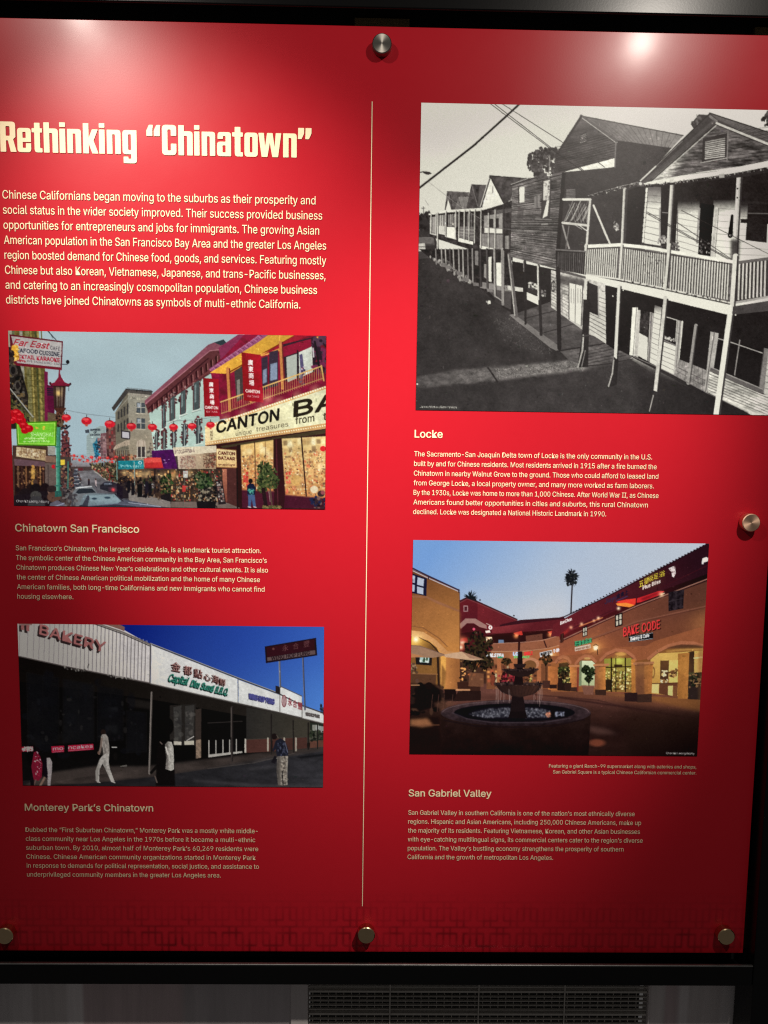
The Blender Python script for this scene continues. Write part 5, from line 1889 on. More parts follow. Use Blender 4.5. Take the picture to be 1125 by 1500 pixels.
    for x, y, r in ((490, 256, 14), (545, 262, 14), (605, 268, 17), (658, 270, 14), (711, 273, 16), (767, 268, 17), (815, 270, 15), (870, 268, 15), (525, 285, 12),
                    (580, 290, 12), (640, 295, 12), (740, 282, 13), (740, 300, 14)):
        r *= 0.72
        P.ell(x, y, r, r * .82, (196, 52, 54), 1, 3)
        P.ell(x - r * .2, y - r * .3, r * .5, r * .3, (240, 110, 96), 0.8, 3)
        P.line([(x, y + r * .8), (x, y + r * 1.6)], 3, (200, 120, 70))
    P.spots([(760, 250), (900, 250), (900, 290), (760, 290)], 40, 3, 8, [(180, 140, 100), (120, 60, 50), (70, 50, 44)], 0.8)
    # right-hand row at street level
    P.poly([(690, 300), (780, 310), (780, 420), (690, 420)], (74, 66, 54))
    P.spots([(590, 310), (780, 310), (780, 415), (700, 415)], 220, 4, 9, [(50, 52, 40), (90, 84, 60), (36, 34, 34), (140, 120, 90), (60, 44, 40)])
    P.poly([(780, 292), (946, 288), (950, 346), (782, 348)], (36, 128, 138))
    P.tex([(780, 292), (946, 288), (950, 346), (782, 348)], 20, 0.3)
    P.spots([(795, 318), (935, 320), (935, 336), (795, 332)], 60, 2, 4, [(150, 206, 210)], 0.7)
    P.ell(925, 305, 12, 10, (190, 220, 220))
    P.ell(925, 305, 7, 6, (40, 110, 120))
    P.poly([(780, 348), (1010, 344), (1060, 345), (1125, 350), (1125, 560), (1000, 540), (780, 430)], (66, 50, 42))
    P.goods([(790, 350), (1120, 350), (1120, 500), (790, 420)], 16, 6, [(240, 180, 110), (170, 110, 70), (60, 46, 44), (220, 140, 80), (110, 80, 60), (40, 36, 40)], 0.85, 0.8, 0.3)
    for x, y, r in ((825, 370, 20), (870, 385, 20), (925, 380, 28), (975, 380, 24), (1060, 400, 26)):
        P.glow(x, y, r, (255, 200, 120), 0.6)
    P.poly([(950, 278), (975, 270), (1062, 270), (1078, 340), (955, 342)], (186, 50, 50))
    P.grad([(955, 275), (1062, 272), (1066, 300), (955, 305)], (0, 270), (226, 90, 80), (0, 305), (200, 50, 52), 0.8)
    P.line([(955, 340), (1078, 338)], 5, (140, 40, 40))
    P.spots([(940, 420), (1000, 400), (1020, 480), (940, 480)], 70, 5, 10, [(44, 56, 36), (60, 70, 44), (32, 34, 30)])
    P.spots([(1060, 400), (1125, 380), (1125, 520), (1060, 500)], 90, 5, 10, [(40, 54, 34), (64, 80, 46), (30, 34, 28), (140, 110, 80)])
    P.line([(886, 300), (890, 520)], 6, (150, 170, 160))
    P.line([(770, 300), (774, 420)], 6, (120, 150, 140))
    P.line([(1022, 345), (1020, 520)], 9, (44, 34, 36))
    P.poly([(905, 445), (940, 445), (938, 530), (908, 530)], (26, 26, 30))
    P.poly([(940, 450), (1020, 440), (1024, 470), (944, 478)], (170, 170, 170))
    P.line([(955, 480), (965, 520)], 12, (30, 26, 30))
    P.poly([(980, 515), (1025, 512), (1022, 550), (985, 550)], (30, 28, 30))
    P.poly([(1060, 520), (1125, 500), (1125, 570), (1062, 560)], (34, 30, 32))
    # roadway
    P.grad([(520, 358), (622, 354), (700, 410), (760, 440), (860, 560), (1125, 600), (1125, 640), (440, 640), (540, 420)], (560, 360), (112, 110, 112), (700, 560), (80, 78, 84))
    P.line([(622, 356), (700, 415), (790, 440)], 9, (150, 144, 136))
    P.poly([(790, 440), (900, 500), (1125, 560), (1125, 600), (860, 560)], (128, 120, 114))
    for x, y, w in ((505, 360, 30), (500, 385, 36), (503, 408, 42), (510, 430, 50), (508, 455, 56)):
        P.poly([(x - w * .5, y), (x - w * .35, y - 14), (x + w * .35, y - 15), (x + w * .55, y), (x + w * .55, y + 12), (x - w * .5, y + 14)], (60, 62, 70))
        P.line([(x - w * .3, y - 13), (x + w * .3, y - 14)], 4, (150, 156, 162))
        P.ell(x + w * .4, y + 5, 4, 3, (190, 180, 170))
    P.poly([(515, 340), (548, 338), (550, 356), (518, 358)], (90, 40, 44))
    P.line([(588, 420), (588, 446)], 13, (40, 34, 40))
    P.ell(588, 416, 6, 6, (60, 44, 40))
    P.line([(633, 418), (634, 456)], 11, (176, 160, 160))
    P.ell(633, 413, 5, 6, (70, 50, 46))
    P.line([(630, 455), (638, 470)], 5, (60, 60, 70))
    P.poly([(660, 455), (690, 430), (740, 428), (770, 440), (770, 490), (740, 500), (664, 478)], (44, 42, 50))
    P.poly([(690, 436), (735, 434), (742, 450), (686, 452)], (90, 96, 108))
    P.poly([(715, 465), (770, 440), (840, 440), (850, 500), (770, 502), (716, 496)], (54, 46, 54))
    P.glow(748, 482, 12, (255, 40, 40), 0.9)
    P.glow(842, 486, 9, (255, 50, 50), 0.8)
    for x, y, s, c in ((790, 440, 1.1, (34, 28, 36)), (828, 438, 1.1, (40, 34, 38))):
        P.ell(x, y - 18, 10, 12, (40, 30, 30))
        P.poly([(x - 18, y), (x - 8, y - 8), (x + 10, y - 8), (x + 20, y + 2), (x + 22, y + 100), (x - 18, y + 100)], c)
    P.line([(858, 440), (860, 480)], 14, (60, 50, 56))
    for k in range(26):
        x, y = 470 + P.rng.random() * 70, 330 + P.rng.random() * 150
        P.line([(x, y), (x + 12, y - 2)], 3, ((190, 190, 196), (40, 40, 46), (120, 60, 60), (90, 96, 104))[k % 4], 0.6)
    P.spots([(585, 330), (700, 330), (790, 440), (700, 415), (625, 352)], 130, 3, 8, [(40, 36, 34), (60, 52, 44), (96, 84, 60), (150, 60, 54), (180, 160, 120)], 0.85)
    P.spots([(405, 440), (480, 440), (500, 540), (420, 560)], 70, 4, 10, [(44, 40, 44), (70, 64, 66), (110, 100, 98), (30, 28, 32)], 0.9)
    P.tex([(520, 358), (622, 354), (700, 410), (860, 560), (440, 640), (540, 420)], 12, 0.3, 3)
    P.spots([(800, 400), (1060, 395), (1060, 545), (900, 520), (800, 450)], 150, 4, 11, [(36, 30, 32), (56, 46, 44), (84, 70, 62), (24, 22, 26), (120, 100, 84)], 0.85)
    for x, y in ((850, 425), (878, 440), (968, 430), (990, 445)):
        P.ell(x, y - 14, 7, 9, (60, 44, 40))
        P.poly([(x - 11, y), (x + 10, y - 4), (x + 13, y + 55), (x + 5, y + 78), (x - 10, y + 78)], ((34, 30, 38), (60, 54, 62), (28, 26, 30), (70, 40, 44))[int(x) % 4])
    P.poly([(905, 445), (940, 443), (938, 530), (908, 530)], (22, 22, 26))
    # near cars
    P.poly([(470, 560), (472, 520), (500, 470), (530, 458), (605, 460), (640, 495), (645, 540), (560, 590), (490, 590)], (112, 116, 120))
    P.poly([(500, 500), (524, 474), (608, 474), (636, 500), (560, 505), (520, 508)], (40, 44, 50))
    P.line([(502, 470), (606, 460)], 6, (206, 208, 208))
    P.poly([(470, 530), (500, 505), (500, 590), (474, 590)], (70, 70, 76))
    P.grad([(524, 580), (552, 520), (600, 505), (760, 508), (800, 545), (900, 560), (1060, 590), (1125, 610), (1125, 640), (524, 640)], (650, 505), (112, 126, 132), (760, 600), (78, 82, 94))
    P.poly([(548, 575), (578, 520), (596, 520), (580, 590), (548, 590)], (60, 62, 72))
    P.grad([(590, 520), (756, 512), (800, 556), (770, 575), (600, 588)], (0, 515), (132, 152, 158), (0, 590), (92, 108, 118))
    P.ell(624, 540, 17, 7, (46, 60, 74), 0.9, 2)
    P.ell(710, 534, 20, 7, (46, 60, 74), 0.9, 2)
    P.line([(760, 510), (812, 556)], 7, (44, 42, 50))
    P.poly([(524, 585), (548, 578), (590, 590), (770, 578), (900, 592), (900, 640), (524, 640)], (52, 54, 64))
    P.line([(590, 588), (770, 574), (1060, 594)], 5, (96, 100, 116))
    P.line([(850, 566), (1060, 592)], 5, (190, 196, 206), 0.7)
    # left pavement: pole, shops, people
    P.poly([(86, 190), (320, 190), (320, 300), (378, 320), (378, 640), (86, 640)], (70, 52, 46))
    P.grad([(112, 196), (306, 216), (302, 292), (110, 262)], (110, 0), (196, 178, 140), (300, 0), (170, 146, 108))
    P.planks([(112, 200), (112, 258), (302, 288), (306, 218)], 6, (110, 84, 60), 4, 0.8)
    P.spots([(120, 208), (300, 226), (298, 278), (120, 254)], 110, 3, 7, [(140, 110, 80), (214, 204, 176), (110, 80, 60)], 0.6)
    P.poly([(112, 192), (306, 212), (306, 220), (112, 200)], (70, 50, 40))
    P.poly([(95, 278), (300, 298), (300, 330), (100, 322)], (98, 74, 80))
    P.poly([(100, 322), (300, 330), (300, 560), (100, 600)], (44, 30, 28))
    for x, c, w in ((122, (110, 80, 60), 12), (150, (60, 40, 36), 14), (175, (130, 90, 60), 10), (220, (196, 144, 70), 22), (250, (70, 44, 36), 12), (268, (150, 110, 70), 10), (288, (90, 60, 50), 10)):
        P.line([(x, 330), (x + 2, 470)], w, c, 0.85)
    P.spots([(110, 330), (295, 335), (295, 470), (110, 470)], 120, 3, 7, [(180, 130, 80), (60, 40, 36), (30, 24, 26), (110, 80, 60)], 0.6)
    P.glow(224, 370, 24, (255, 190, 80), 0.35)
    P.poly([(302, 258), (370, 262), (370, 305), (302, 300)], (128, 100, 84))
    P.poly([(300, 305), (378, 310), (378, 480), (300, 470)], (100, 86, 80))
    P.line([(320, 320), (322, 470)], 8, (70, 60, 58), 0.7)
    P.ell(356, 330, 13, 13, (200, 40, 50))
    P.poly([(318, 195), (368, 200), (366, 255), (318, 250)], (150, 146, 136))
    # people on the pavement
    for x, y, r, c in ((130, 520, 20, (40, 30, 32)), (200, 470, 22, (36, 28, 28)), (236, 432, 15, (70, 54, 48)), (240, 490, 40, (30, 26, 28)), (300, 480, 34, (34, 26, 28)),
                       (170, 520, 40, (34, 28, 30)), (118, 480, 14, (34, 26, 28))):
        P.ell(x, y, r, r * 1.25, c, 1, 6)
    P.poly([(95, 520), (350, 480), (380, 520), (440, 620), (95, 620)], (34, 28, 32))
    P.ell(240, 520, 36, 30, (66, 64, 62), 1, 3)
    P.poly([(190, 560), (215, 525), (270, 525), (300, 570), (300, 620), (180, 620)], (58, 56, 58))
    P.ell(345, 490, 28, 32, (120, 92, 80), 1, 4)
    P.ell(345, 478, 32, 24, (50, 40, 40), 1, 4)
    P.ell(358, 530, 44, 34, (92, 66, 56), 1, 5)
    P.poly([(320, 620), (335, 570), (380, 550), (430, 575), (440, 620)], (90, 88, 100))
    P.line([(345, 600), (425, 570)], 8, (150, 160, 180), 0.7)
    P.spots([(430, 500), (520, 520), (500, 620), (430, 620)], 40, 5, 12, [(90, 80, 78), (60, 56, 60), (110, 110, 110)], 0.8)
    P.spots([(405, 320), (470, 300), (490, 460), (410, 470)], 130, 4, 9, [(70, 50, 50), (110, 66, 60), (40, 34, 38), (150, 120, 90)], 0.9)
    P.line([(452, 300), (450, 470)], 10, (66, 110, 100))
    P.spots([(410, 100), (450, 90), (470, 260), (410, 260)], 120, 5, 10, [(100, 50, 54), (70, 44, 48), (130, 76, 70), (44, 36, 40)])
    P.line([(405, 75), (440, 78), (462, 62)], 10, (40, 44, 54))
    P.line([(410, 200), (440, 202), (472, 190)], 9, (96, 50, 56))
    P.poly([(402, 286), (430, 284), (430, 318), (402, 320)], (228, 200, 70))
    P.poly([(368, 70), (402, 70), (402, 250), (400, 500), (374, 510), (374, 250)], (66, 132, 112))
    P.line([(374, 80), (378, 500)], 7, (110, 176, 152), 0.8)
    P.line([(399, 80), (397, 500)], 6, (36, 80, 72), 0.9)
    for y in (200, 330, 455):
        P.line([(368, y), (404, y)], 8, (50, 110, 96))
    P.poly([(366, 490), (406, 488), (410, 525), (364, 530)], (44, 92, 84))
    # green sign
    P.poly([(108, 38), (378, 30), (374, 196), (116, 190)], (70, 120, 30))
    P.grad([(116, 46), (370, 38), (366, 188), (124, 184)], (120, 0), (96, 176, 44), (370, 0), (120, 196, 56))
    P.line([(120, 52), (364, 44), (360, 182), (126, 178), (120, 52)], 4, (180, 232, 100))
    P.text('SHANGHAI', (206, 132), (354, 132), 26, (206, 240, 176), fat=0.5)
    P.spots([(165, 138), (310, 140), (310, 150), (165, 150)], 60, 2, 4, [(200, 240, 160)], 0.8)
    P.spots([(150, 158), (330, 156), (330, 168), (150, 170)], 80, 2, 4, [(190, 232, 150)], 0.7)
    P.spots([(280, 68), (300, 66), (300, 86), (284, 86)], 14, 2, 5, [(226, 190, 70)], 0.9)
    P.spots([(236, 70), (254, 68), (254, 84), (240, 84)], 10, 2, 5, [(226, 190, 70)], 0.8)
    # lanterns
    for x, y, r in ((78, -20, 26), (110, -20, 34), (100, 20, 26), (140, 28, 34), (85, 30, 22), (160, 60, 30), (168, 92, 26), (195, 80, 28), (135, -5, 26)):
        P.ell(x, y, r, r * .84, (178, 20, 34), 1, 2)
        for d in (-.5, 0, .5):
            P.line([(x + d * r, y - r * .7), (x + d * r * 1.1, y + r * .7)], 3, (120, 10, 24), 0.7)
        P.ell(x - r * .2, y - r * .35, r * .45, r * .22, (226, 70, 70), 0.8, 4)

    def lantern(x, y, r):
        P.line([(x, y - r * 1.2), (x, y - r * .7)], 4, (70, 60, 60))
        P.ell(x, y, r, r * .74, (206, 40, 52), 1, 2)
        for d in (-.66, -.33, 0, .33, .66):
            P.line([(x + d * r * .8, y - r * .62 * (1 - d * d * .4)), (x + d * r, y), (x + d * r * .8, y + r * .62 * (1 - d * d * .4))], 2.4, (160, 20, 36), 0.8)
        P.ell(x - r * .15, y - r * .3, r * .55, r * .24, (238, 100, 96), 0.8, 4)
        P.poly([(x - r * .35, y - r * .74), (x + r * .35, y - r * .74), (x + r * .3, y - r * .6), (x - r * .3, y - r * .6)], (90, 20, 30))
        P.poly([(x - r * .3, y + r * .62), (x + r * .3, y + r * .62), (x + r * .22, y + r * 1.05), (x - r * .22, y + r * 1.05)], (190, 84, 70))
    for x, y, r in ((440, 8, 30), (573, 30, 34), (725, 50, 33), (868, 65, 31), (1006, 70, 30)):
        lantern(x, y, r)
    P.view(*E)
    for x, y, r in ((65, 70, 29), (187, 64, 28), (308, 55, 28)):
        lantern(x, y, r)
    P.poly([(302, 88), (328, 88), (326, 160), (304, 160)], (230, 216, 170))
    P.spots([(308, 94), (322, 94), (322, 154), (308, 154)], 24, 2, 4, [(120, 100, 70)], 0.7)
    P.weather(2600, 0.17, 0.8)
    P.view(*D)
    P.text('Chon Kit Leong / Alamy', (112, 563), (327, 567), 15, (226, 222, 218), fat=0.2)
    return P.sheet('printed_photo', gloss=(0.012, 0.005))


PH2 = grant_street()
PH2['label'] = 'colour photograph of a shopping street hung with red lanterns'

# ---- Monterey Park: dark arcade of shops under a white fascia and a deep blue sky


def monterey():
    P = Picture([(26, 914.5), (475, 917), (473, 1151.5), (34, 1151.5)], 1.2, 7)
    A, B, C, D, E = ((10, 900, 2.34375), (15, 900, 4.592), (240, 900, 4.592), (15, 1020, 4.592), (240, 1020, 4.592))
    P.view(*A)
    P.grad([(0, 0), (1130, 0), (1130, 640), (0, 640)], (420, 60), (16, 30, 108), (1080, 330), (74, 122, 196))
    P.grad([(700, 0), (1130, 0), (1130, 200), (700, 200)], (700, 0), (26, 50, 140), (1090, 60), (44, 78, 170), 0.5, 60)
    P.keep_sky()
    P.poly([(0, 130), (200, 190), (500, 240), (800, 300), (1130, 372), (1130, 640), (0, 640)], (13, 12, 12))
    # pavement and road
    P.grad([(380, 548), (500, 540), (720, 500), (980, 470), (1130, 452), (1130, 640), (40, 640), (50, 570)], (300, 560), (24, 22, 23), (1000, 480), (54, 50, 50))
    P.poly([(160, 540), (300, 520), (480, 520), (740, 490), (900, 470), (1090, 448), (1090, 462), (900, 490), (700, 526), (560, 548), (300, 578), (60, 585)], (52, 45, 42), 1, 3)
    P.grad([(480, 560), (760, 520), (1090, 468), (1130, 462), (1130, 640), (50, 640), (60, 588), (300, 578)], (100, 590), (20, 19, 20), (1000, 500), (42, 41, 44))
    P.tex([(60, 585), (740, 490), (1090, 448), (1130, 640), (50, 640)], 22, 0.35, 3)
    P.line([(690, 528), (850, 508), (985, 476)], 3, (84, 76, 70), 0.5, 1)
    P.poly([(640, 565), (850, 580), (1090, 585), (1090, 592), (850, 590), (640, 572)], (62, 60, 62), 0.6, 3)
    P.poly([(820, 525), (900, 518), (960, 520), (840, 534)], (64, 62, 64), 0.5, 3)
    P.poly([(990, 488), (1090, 476), (1090, 484), (1010, 494)], (18, 18, 20), 0.8, 2)
    # arcade ceiling and shop fronts
    P.grad([(40, 140), (490, 236), (800, 304), (1090, 374), (1090, 392), (800, 345), (490, 290), (40, 230)], (100, 160), (16, 14, 13), (900, 330), (34, 30, 27))
    P.poly([(560, 312), (650, 306), (650, 450), (560, 446)], (34, 31, 29))
    P.poly([(572, 318), (600, 312), (600, 438), (576, 438)], (52, 50, 48))
    P.poly([(612, 314), (644, 310), (642, 436), (612, 436)], (50, 48, 46))
    P.spots([(575, 330), (600, 330), (600, 430), (578, 430)], 22, 3, 9, [(40, 38, 38), (72, 70, 66)], 0.5)
    P.spots([(615, 330), (642, 330), (640, 430), (615, 430)], 22, 3, 9, [(40, 38, 38), (84, 80, 76)], 0.5)
    P.poly([(570, 434), (600, 436), (600, 447), (570, 447)], (178, 172, 158))
    P.poly([(610, 434), (643, 432), (643, 446), (610, 447)], (172, 166, 150))
    P.line([(618, 432), (642, 418)], 2.5, (190, 186, 180))
    P.poly([(648, 326), (668, 322), (667, 492), (648, 494)], (50, 42, 38))
    P.poly([(650, 430), (667, 428), (667, 490), (650, 493)], (124, 106, 90))
    P.tex([(650, 430), (667, 428), (667, 490), (650, 493)], 5, 0.3)
    P.poly([(692, 356), (808, 350), (808, 474), (692, 488)], (16, 15, 15))
    P.line([(690, 372), (808, 366)], 3, (44, 40, 38))
    P.poly([(692, 480), (808, 468), (808, 474), (692, 490)], (160, 156, 148))
    for x, y0 in ((694, 432), (718, 432), (742, 430), (765, 430), (788, 428)):
        P.line([(x, y0), (x, 486 - (x - 690) * .1)], 3.4, (168, 164, 156))
    P.poly([(816, 426), (822, 426), (822, 474), (816, 474)], (176, 170, 158))
    P.grad([(822, 318), (1040, 360), (1040, 440), (822, 428)], (822, 400), (40, 38, 36), (1030, 400), (58, 54, 46))
    P.poly([(822, 428), (905, 426), (905, 470), (822, 474)], (72, 45, 40))
    P.poly([(912, 424), (1030, 420), (1030, 458), (912, 470)], (66, 43, 38))
    P.planks([(822, 430), (1030, 420), (1030, 458), (822, 474)], 8, (66, 40, 36), 1.4, 0.6)
    P.line([(822, 428), (1030, 420)], 2.5, (58, 54, 48))
    for x in (896, 952, 992):
        P.line([(x, 424), (x, 466)], 6, (150, 142, 128))
    P.poly([(1040, 370), (1090, 376), (1090, 440), (1040, 440)], (36, 40, 34))
    P.poly([(1048, 378), (1070, 378), (1070, 400), (1048, 398)], (150, 150, 140), 0.8)
    P.poly([(1060, 380), (1090, 384), (1090, 405), (1060, 402)], (160, 164, 160), 0.8)
    P.poly([(1040, 434), (1090, 430), (1090, 452), (1040, 458)], (86, 57, 47))
    P.spots([(1040, 396), (1090, 400), (1090, 432), (1040, 434)], 40, 2, 6, [(24, 26, 22), (44, 50, 38), (70, 70, 60)])
    P.poly([(410, 285), (500, 300), (500, 325), (412, 315)], (32, 29, 27), 0.8, 3)
    P.poly([(348, 318), (382, 318), (382, 334), (350, 332)], (46, 46, 50), 0.8, 2)
    P.poly([(345, 380), (380, 380), (380, 408), (345, 410)], (40, 40, 40), 0.8, 3)
    P.spots([(60, 180), (480, 260), (480, 500), (60, 500)], 60, 8, 26, [(17, 17, 20), (10, 9, 9), (20, 18, 17)], 0.6)
    for q, c in (([(70, 200), (180, 218), (180, 440), (75, 445)], 22), ([(195, 222), (300, 240), (300, 435), (195, 440)], 25), ([(312, 244), (400, 258), (400, 430), (312, 434)], 22),
                 ([(412, 330), (480, 336), (480, 470), (412, 474)], 24)):
        P.poly(q, (c - 5, c - 5, c - 3), 0.7, 3)
        P.line(q + q[:1], 2, (21, 20, 20), 0.7, 1)
        P.line([((q[0][0] + q[1][0]) / 2, q[0][1] + 8), ((q[0][0] + q[1][0]) / 2, q[2][1])], 2, (20, 19, 19), 0.6, 1)
    P.spots([(80, 260), (470, 300), (470, 430), (80, 430)], 34, 2, 9, [(30, 29, 29), (24, 24, 27), (38, 36, 35)], 0.5)
    P.line([(362, 455), (378, 455)], 3, (190, 190, 186))
    P.line([(392, 520), (412, 517)], 3, (120, 116, 110), 0.8)
    # fascia
    P.grad([(35, 20), (318, 30), (400, 52), (493, 104), (490, 234), (350, 208), (200, 178), (40, 142)], (60, 100), (172, 166, 164), (480, 150), (186, 180, 178))
    n = 30
    for i in range(n):
        u = i / (n - 1)
        x = 44 + 430 * (u ** 0.82)
        top = 28 if x < 300 else 28 + (x - 300) * 0.36
        bot = 142 + (x - 40) * 0.205
        P.line([(x + 4, top), (x, bot)], 3.0, (96, 90, 90), 0.85)
        P.line([(x + 8, top), (x + 4, bot)], 2.2, (206, 202, 198), 0.6)
    P.poly([(318, 28), (380, 30), (406, 44), (404, 58), (390, 52)], (112, 80, 72))
    P.line([(300, 28), (400, 62), (494, 104)], 6, (104, 96, 90))
    P.line([(300, 33), (400, 68), (494, 110)], 3, (40, 36, 36))
    P.line([(40, 143), (200, 178), (350, 208), (492, 236)], 4, (66, 60, 58))
    P.line([(40, 140), (200, 175), (350, 205), (492, 233)], 2, (150, 142, 138))
    P.spots([(200, 180), (280, 190), (280, 196), (200, 190)], 20, 2, 4, [(120, 116, 110), (60, 56, 54)], 0.8)
    P.spots([(340, 204), (440, 218), (440, 224), (340, 212)], 26, 2, 4, [(40, 36, 36), (120, 116, 110)], 0.8)
    P.grad([(497, 106), (792, 222), (792, 304), (497, 238)], (500, 180), (198, 196, 192), (780, 250), (210, 210, 206))
    P.poly([(795, 224), (936, 276), (936, 334), (795, 304)], (204, 204, 200))
    P.poly([(938, 248), (1012, 282), (1012, 352), (938, 336)], (212, 212, 208))
    P.poly([(1014, 316), (1088, 340), (1088, 374), (1014, 356)], (204, 204, 200))
    P.line([(494, 102), (794, 220), (938, 274), (1014, 312), (1090, 340)], 4.5, (66, 64, 66))
    P.line([(494, 99), (794, 217), (938, 271)], 2.2, (164, 160, 152), 0.9)
    P.line([(938, 246), (1012, 280)], 3, (90, 84, 80))
    P.line([(494, 102), (492, 236)], 5, (80, 76, 74))
    P.line([(498, 104), (496, 236)], 2, (210, 206, 202))
    P.line([(794, 222), (793, 304)], 2, (90, 88, 86))
    P.line([(937, 250), (937, 336)], 2.5, (96, 90, 86))
    P.line([(1013, 300), (1013, 354)], 2.5, (96, 90, 86))
    P.poly([(922, 244), (938, 248), (938, 274), (922, 268)], (36, 32, 34))
    P.line([(494, 239), (793, 306), (937, 338), (1088, 376)], 3.4, (58, 54, 52))
    P.line([(494, 236), (793, 303), (937, 335), (1088, 373)], 1.8, (130, 124, 118))
    # lettering
    P.view(*B)
    for off, col, f in (((-14, 14), (34, 26, 26), 3.0), ((-7, 7), (44, 32, 32), 2.6), ((0, 0), (132, 82, 80), 2.0)):
        P.text('BAKERY', (200 + off[0], 132 + off[1]), (640 + off[0], 254 + off[1]), 66, col, (0.1, -1), fat=f)
    for off, col in (((-14, 12), (36, 28, 28)), ((0, 0), (120, 76, 74))):
        P.poly([(76 + off[0], 62 + off[1]), (98 + off[0], 62 + off[1]), (96 + off[0], 108 + off[1]), (76 + off[0], 104 + off[1])], col)
        P.poly([(110 + off[0], 62 + off[1]), (134 + off[0], 62 + off[1]), (132 + off[0], 116 + off[1]), (112 + off[0], 112 + off[1])], col)
    P.poly([(60, 62), (150, 62), (150, 74), (60, 72)], (108, 84, 80))
    P.line([(522, 360), (532, 334), (524, 350)], 5, (40, 36, 36))
    P.view(*C)
    for ch, x, y, w, h in zip('金都點心海鮮', (52, 134, 204, 272, 324, 374), (376, 400, 420, 438, 456, 472), (62, 56, 56, 44, 48, 42), (62, 60, 58, 44, 54, 48)):
        for off, col, f in (((-5, 5), (44, 26, 26), 2.4), ((2, 0), (150, 108, 102), 0.6)):
            P.text(ch, (x + off[0], y + off[1]), (x + w + off[0], y + 12 + off[1]), h, col, fat=f)
    for off, col, f in (((-5, 5), (24, 34, 34), 3.4), ((0, 0), (46, 124, 104), 1.5)):
        P.text('Capital', (32 + off[0], 448 + off[1]), (164 + off[0], 476 + off[1]), 52, col, (0.2, -1), fat=f, shear=0.35)
        P.text('Dim Sum', (178 + off[0], 482 + off[1]), (318 + off[0], 518 + off[1]), 46, col, (0.2, -1), fat=f, shear=0.35)
        P.text('& B.B.Q.', (316 + off[0], 520 + off[1]), (428 + off[0], 544 + off[1]), 46, col, (0.2, -1), fat=f, shear=0.35)
    for off, col in (((-4, 3), (30, 28, 60)), ((0, 0), (74, 74, 128))):
        P.text('WING HOP FUNG', (572 + off[0], 566 + off[1]), (742 + off[0], 606 + off[1]), 36, col, (0.05, -1), fat=2.0)
    P.ell(808, 582, 18, 44, (118, 60, 66))
    P.ell(808, 582, 13, 36, (190, 170, 168))
    P.planks([(797, 550), (797, 612), (820, 612), (820, 550)], 5, (120, 80, 84), 3, 0.8)
    for ch, x, y, w, h in zip('永合豐', (834, 868, 900), (610, 622, 634), (28, 26, 30), (54, 50, 48)):
        P.text(ch, (x, y), (x + w, y + 8), h, (132, 58, 64), fat=1.8)
    P.view(*E)
    P.text('WING HOP FUNG', (952, 128), (1046, 146), 22, (84, 78, 76), fat=2.0)
    # sign on poles
    P.view(*C)
    P.line([(777, 310), (783, 488)], 12, (84, 84, 92))
    P.line([(773, 310), (778, 488)], 4, (140, 140, 144))
    P.line([(934, 285), (948, 640)], 11, (62, 64, 84))
    P.line([(931, 285), (944, 640)], 3, (120, 122, 136))
    P.poly([(678, 216), (1022, 158), (1030, 276), (686, 328)], (30, 20, 26))
    P.poly([(690, 222), (1012, 168), (1016, 238), (694, 288)], (48, 20, 27))
    P.poly([(694, 290), (1016, 240), (1018, 268), (696, 314)], (92, 74, 74))
    for ch, x, y in zip('永合豐', (796, 866, 938), (250, 238, 222)):
        P.text(ch, (x, y), (x + 40, y - 7), 42, (96, 60, 62), fat=0.2)
    P.ell(736, 232, 8, 8, (100, 60, 60))
    P.text('WING HOP FUNG', (722, 308), (980, 270), 24, (40, 28, 32), fat=1.6)
    # posts
    P.view(*A)
    for x0, y0, x1, y1, w, c in ((498, 268, 490, 545, 7, (112, 104, 98)), (773, 318, 773, 502, 8, (52, 46, 44)), (907, 342, 907, 478, 6, (40, 36, 34)),
                                 (982, 364, 984, 472, 5, (38, 34, 32)), (1034, 372, 1034, 462, 5, (36, 32, 30)), (1066, 378, 1066, 460, 4, (36, 34, 32))):
        P.line([(x0, y0), (x1, y1)], w, c)
        P.line([(x0 + w * .3, y0), (x1 + w * .3, y1)], w * .3, tuple(int(v * .5) for v in c))
    P.line([(770, 320), (770, 420)], 2, (100, 92, 86))
    P.line([(1076, 312), (1078, 338)], 3, (40, 44, 60))
    P.spots([(1076, 310), (1090, 318), (1090, 345), (1080, 340)], 18, 2, 5, [(34, 40, 50), (60, 66, 76)])
    # banner on the wall
    P.poly([(50, 454), (92, 452), (92, 468), (52, 470)], (126, 30, 44))
    P.spots([(52, 456), (90, 454), (90, 466), (54, 468)], 40, 1.5, 3.2, [(210, 190, 190), (170, 130, 134)])
    P.poly([(154, 452), (298, 443), (300, 463), (156, 474)], (140, 26, 48))
    P.text('mooncakes', (160, 466), (296, 456), 12, (214, 170, 176), fat=0.2)
    P.poly([(198, 444), (212, 444), (212, 476), (198, 476)], (14, 12, 12))
    P.line([(160, 472), (196, 468)], 1.6, (190, 130, 140), 0.6)
    P.line([(212, 467), (290, 461)], 1.8, (190, 130, 140), 0.6)
    # the walkers
    P.view(*D)
    P.poly([(162, 375), (182, 366), (204, 400), (220, 450), (215, 540), (195, 565), (160, 560), (145, 470)], (96, 20, 36))
    P.spots([(165, 370), (195, 370), (215, 470), (210, 535), (170, 540)], 46, 2, 6, [(200, 150, 160), (130, 30, 50), (50, 14, 22)], 0.8)
    P.line([(185, 425), (212, 450)], 3, (190, 150, 156), 0.7)
    P.line([(175, 560), (160, 600)], 10, (80, 60, 56))
    P.line([(185, 350), (195, 365)], 22, (16, 12, 14))
    P.poly([(225, 420), (250, 405), (262, 470), (262, 545), (232, 545), (220, 480)], (16, 12, 16))
    P.line([(234, 545), (205, 598)], 15, (104, 84, 72))
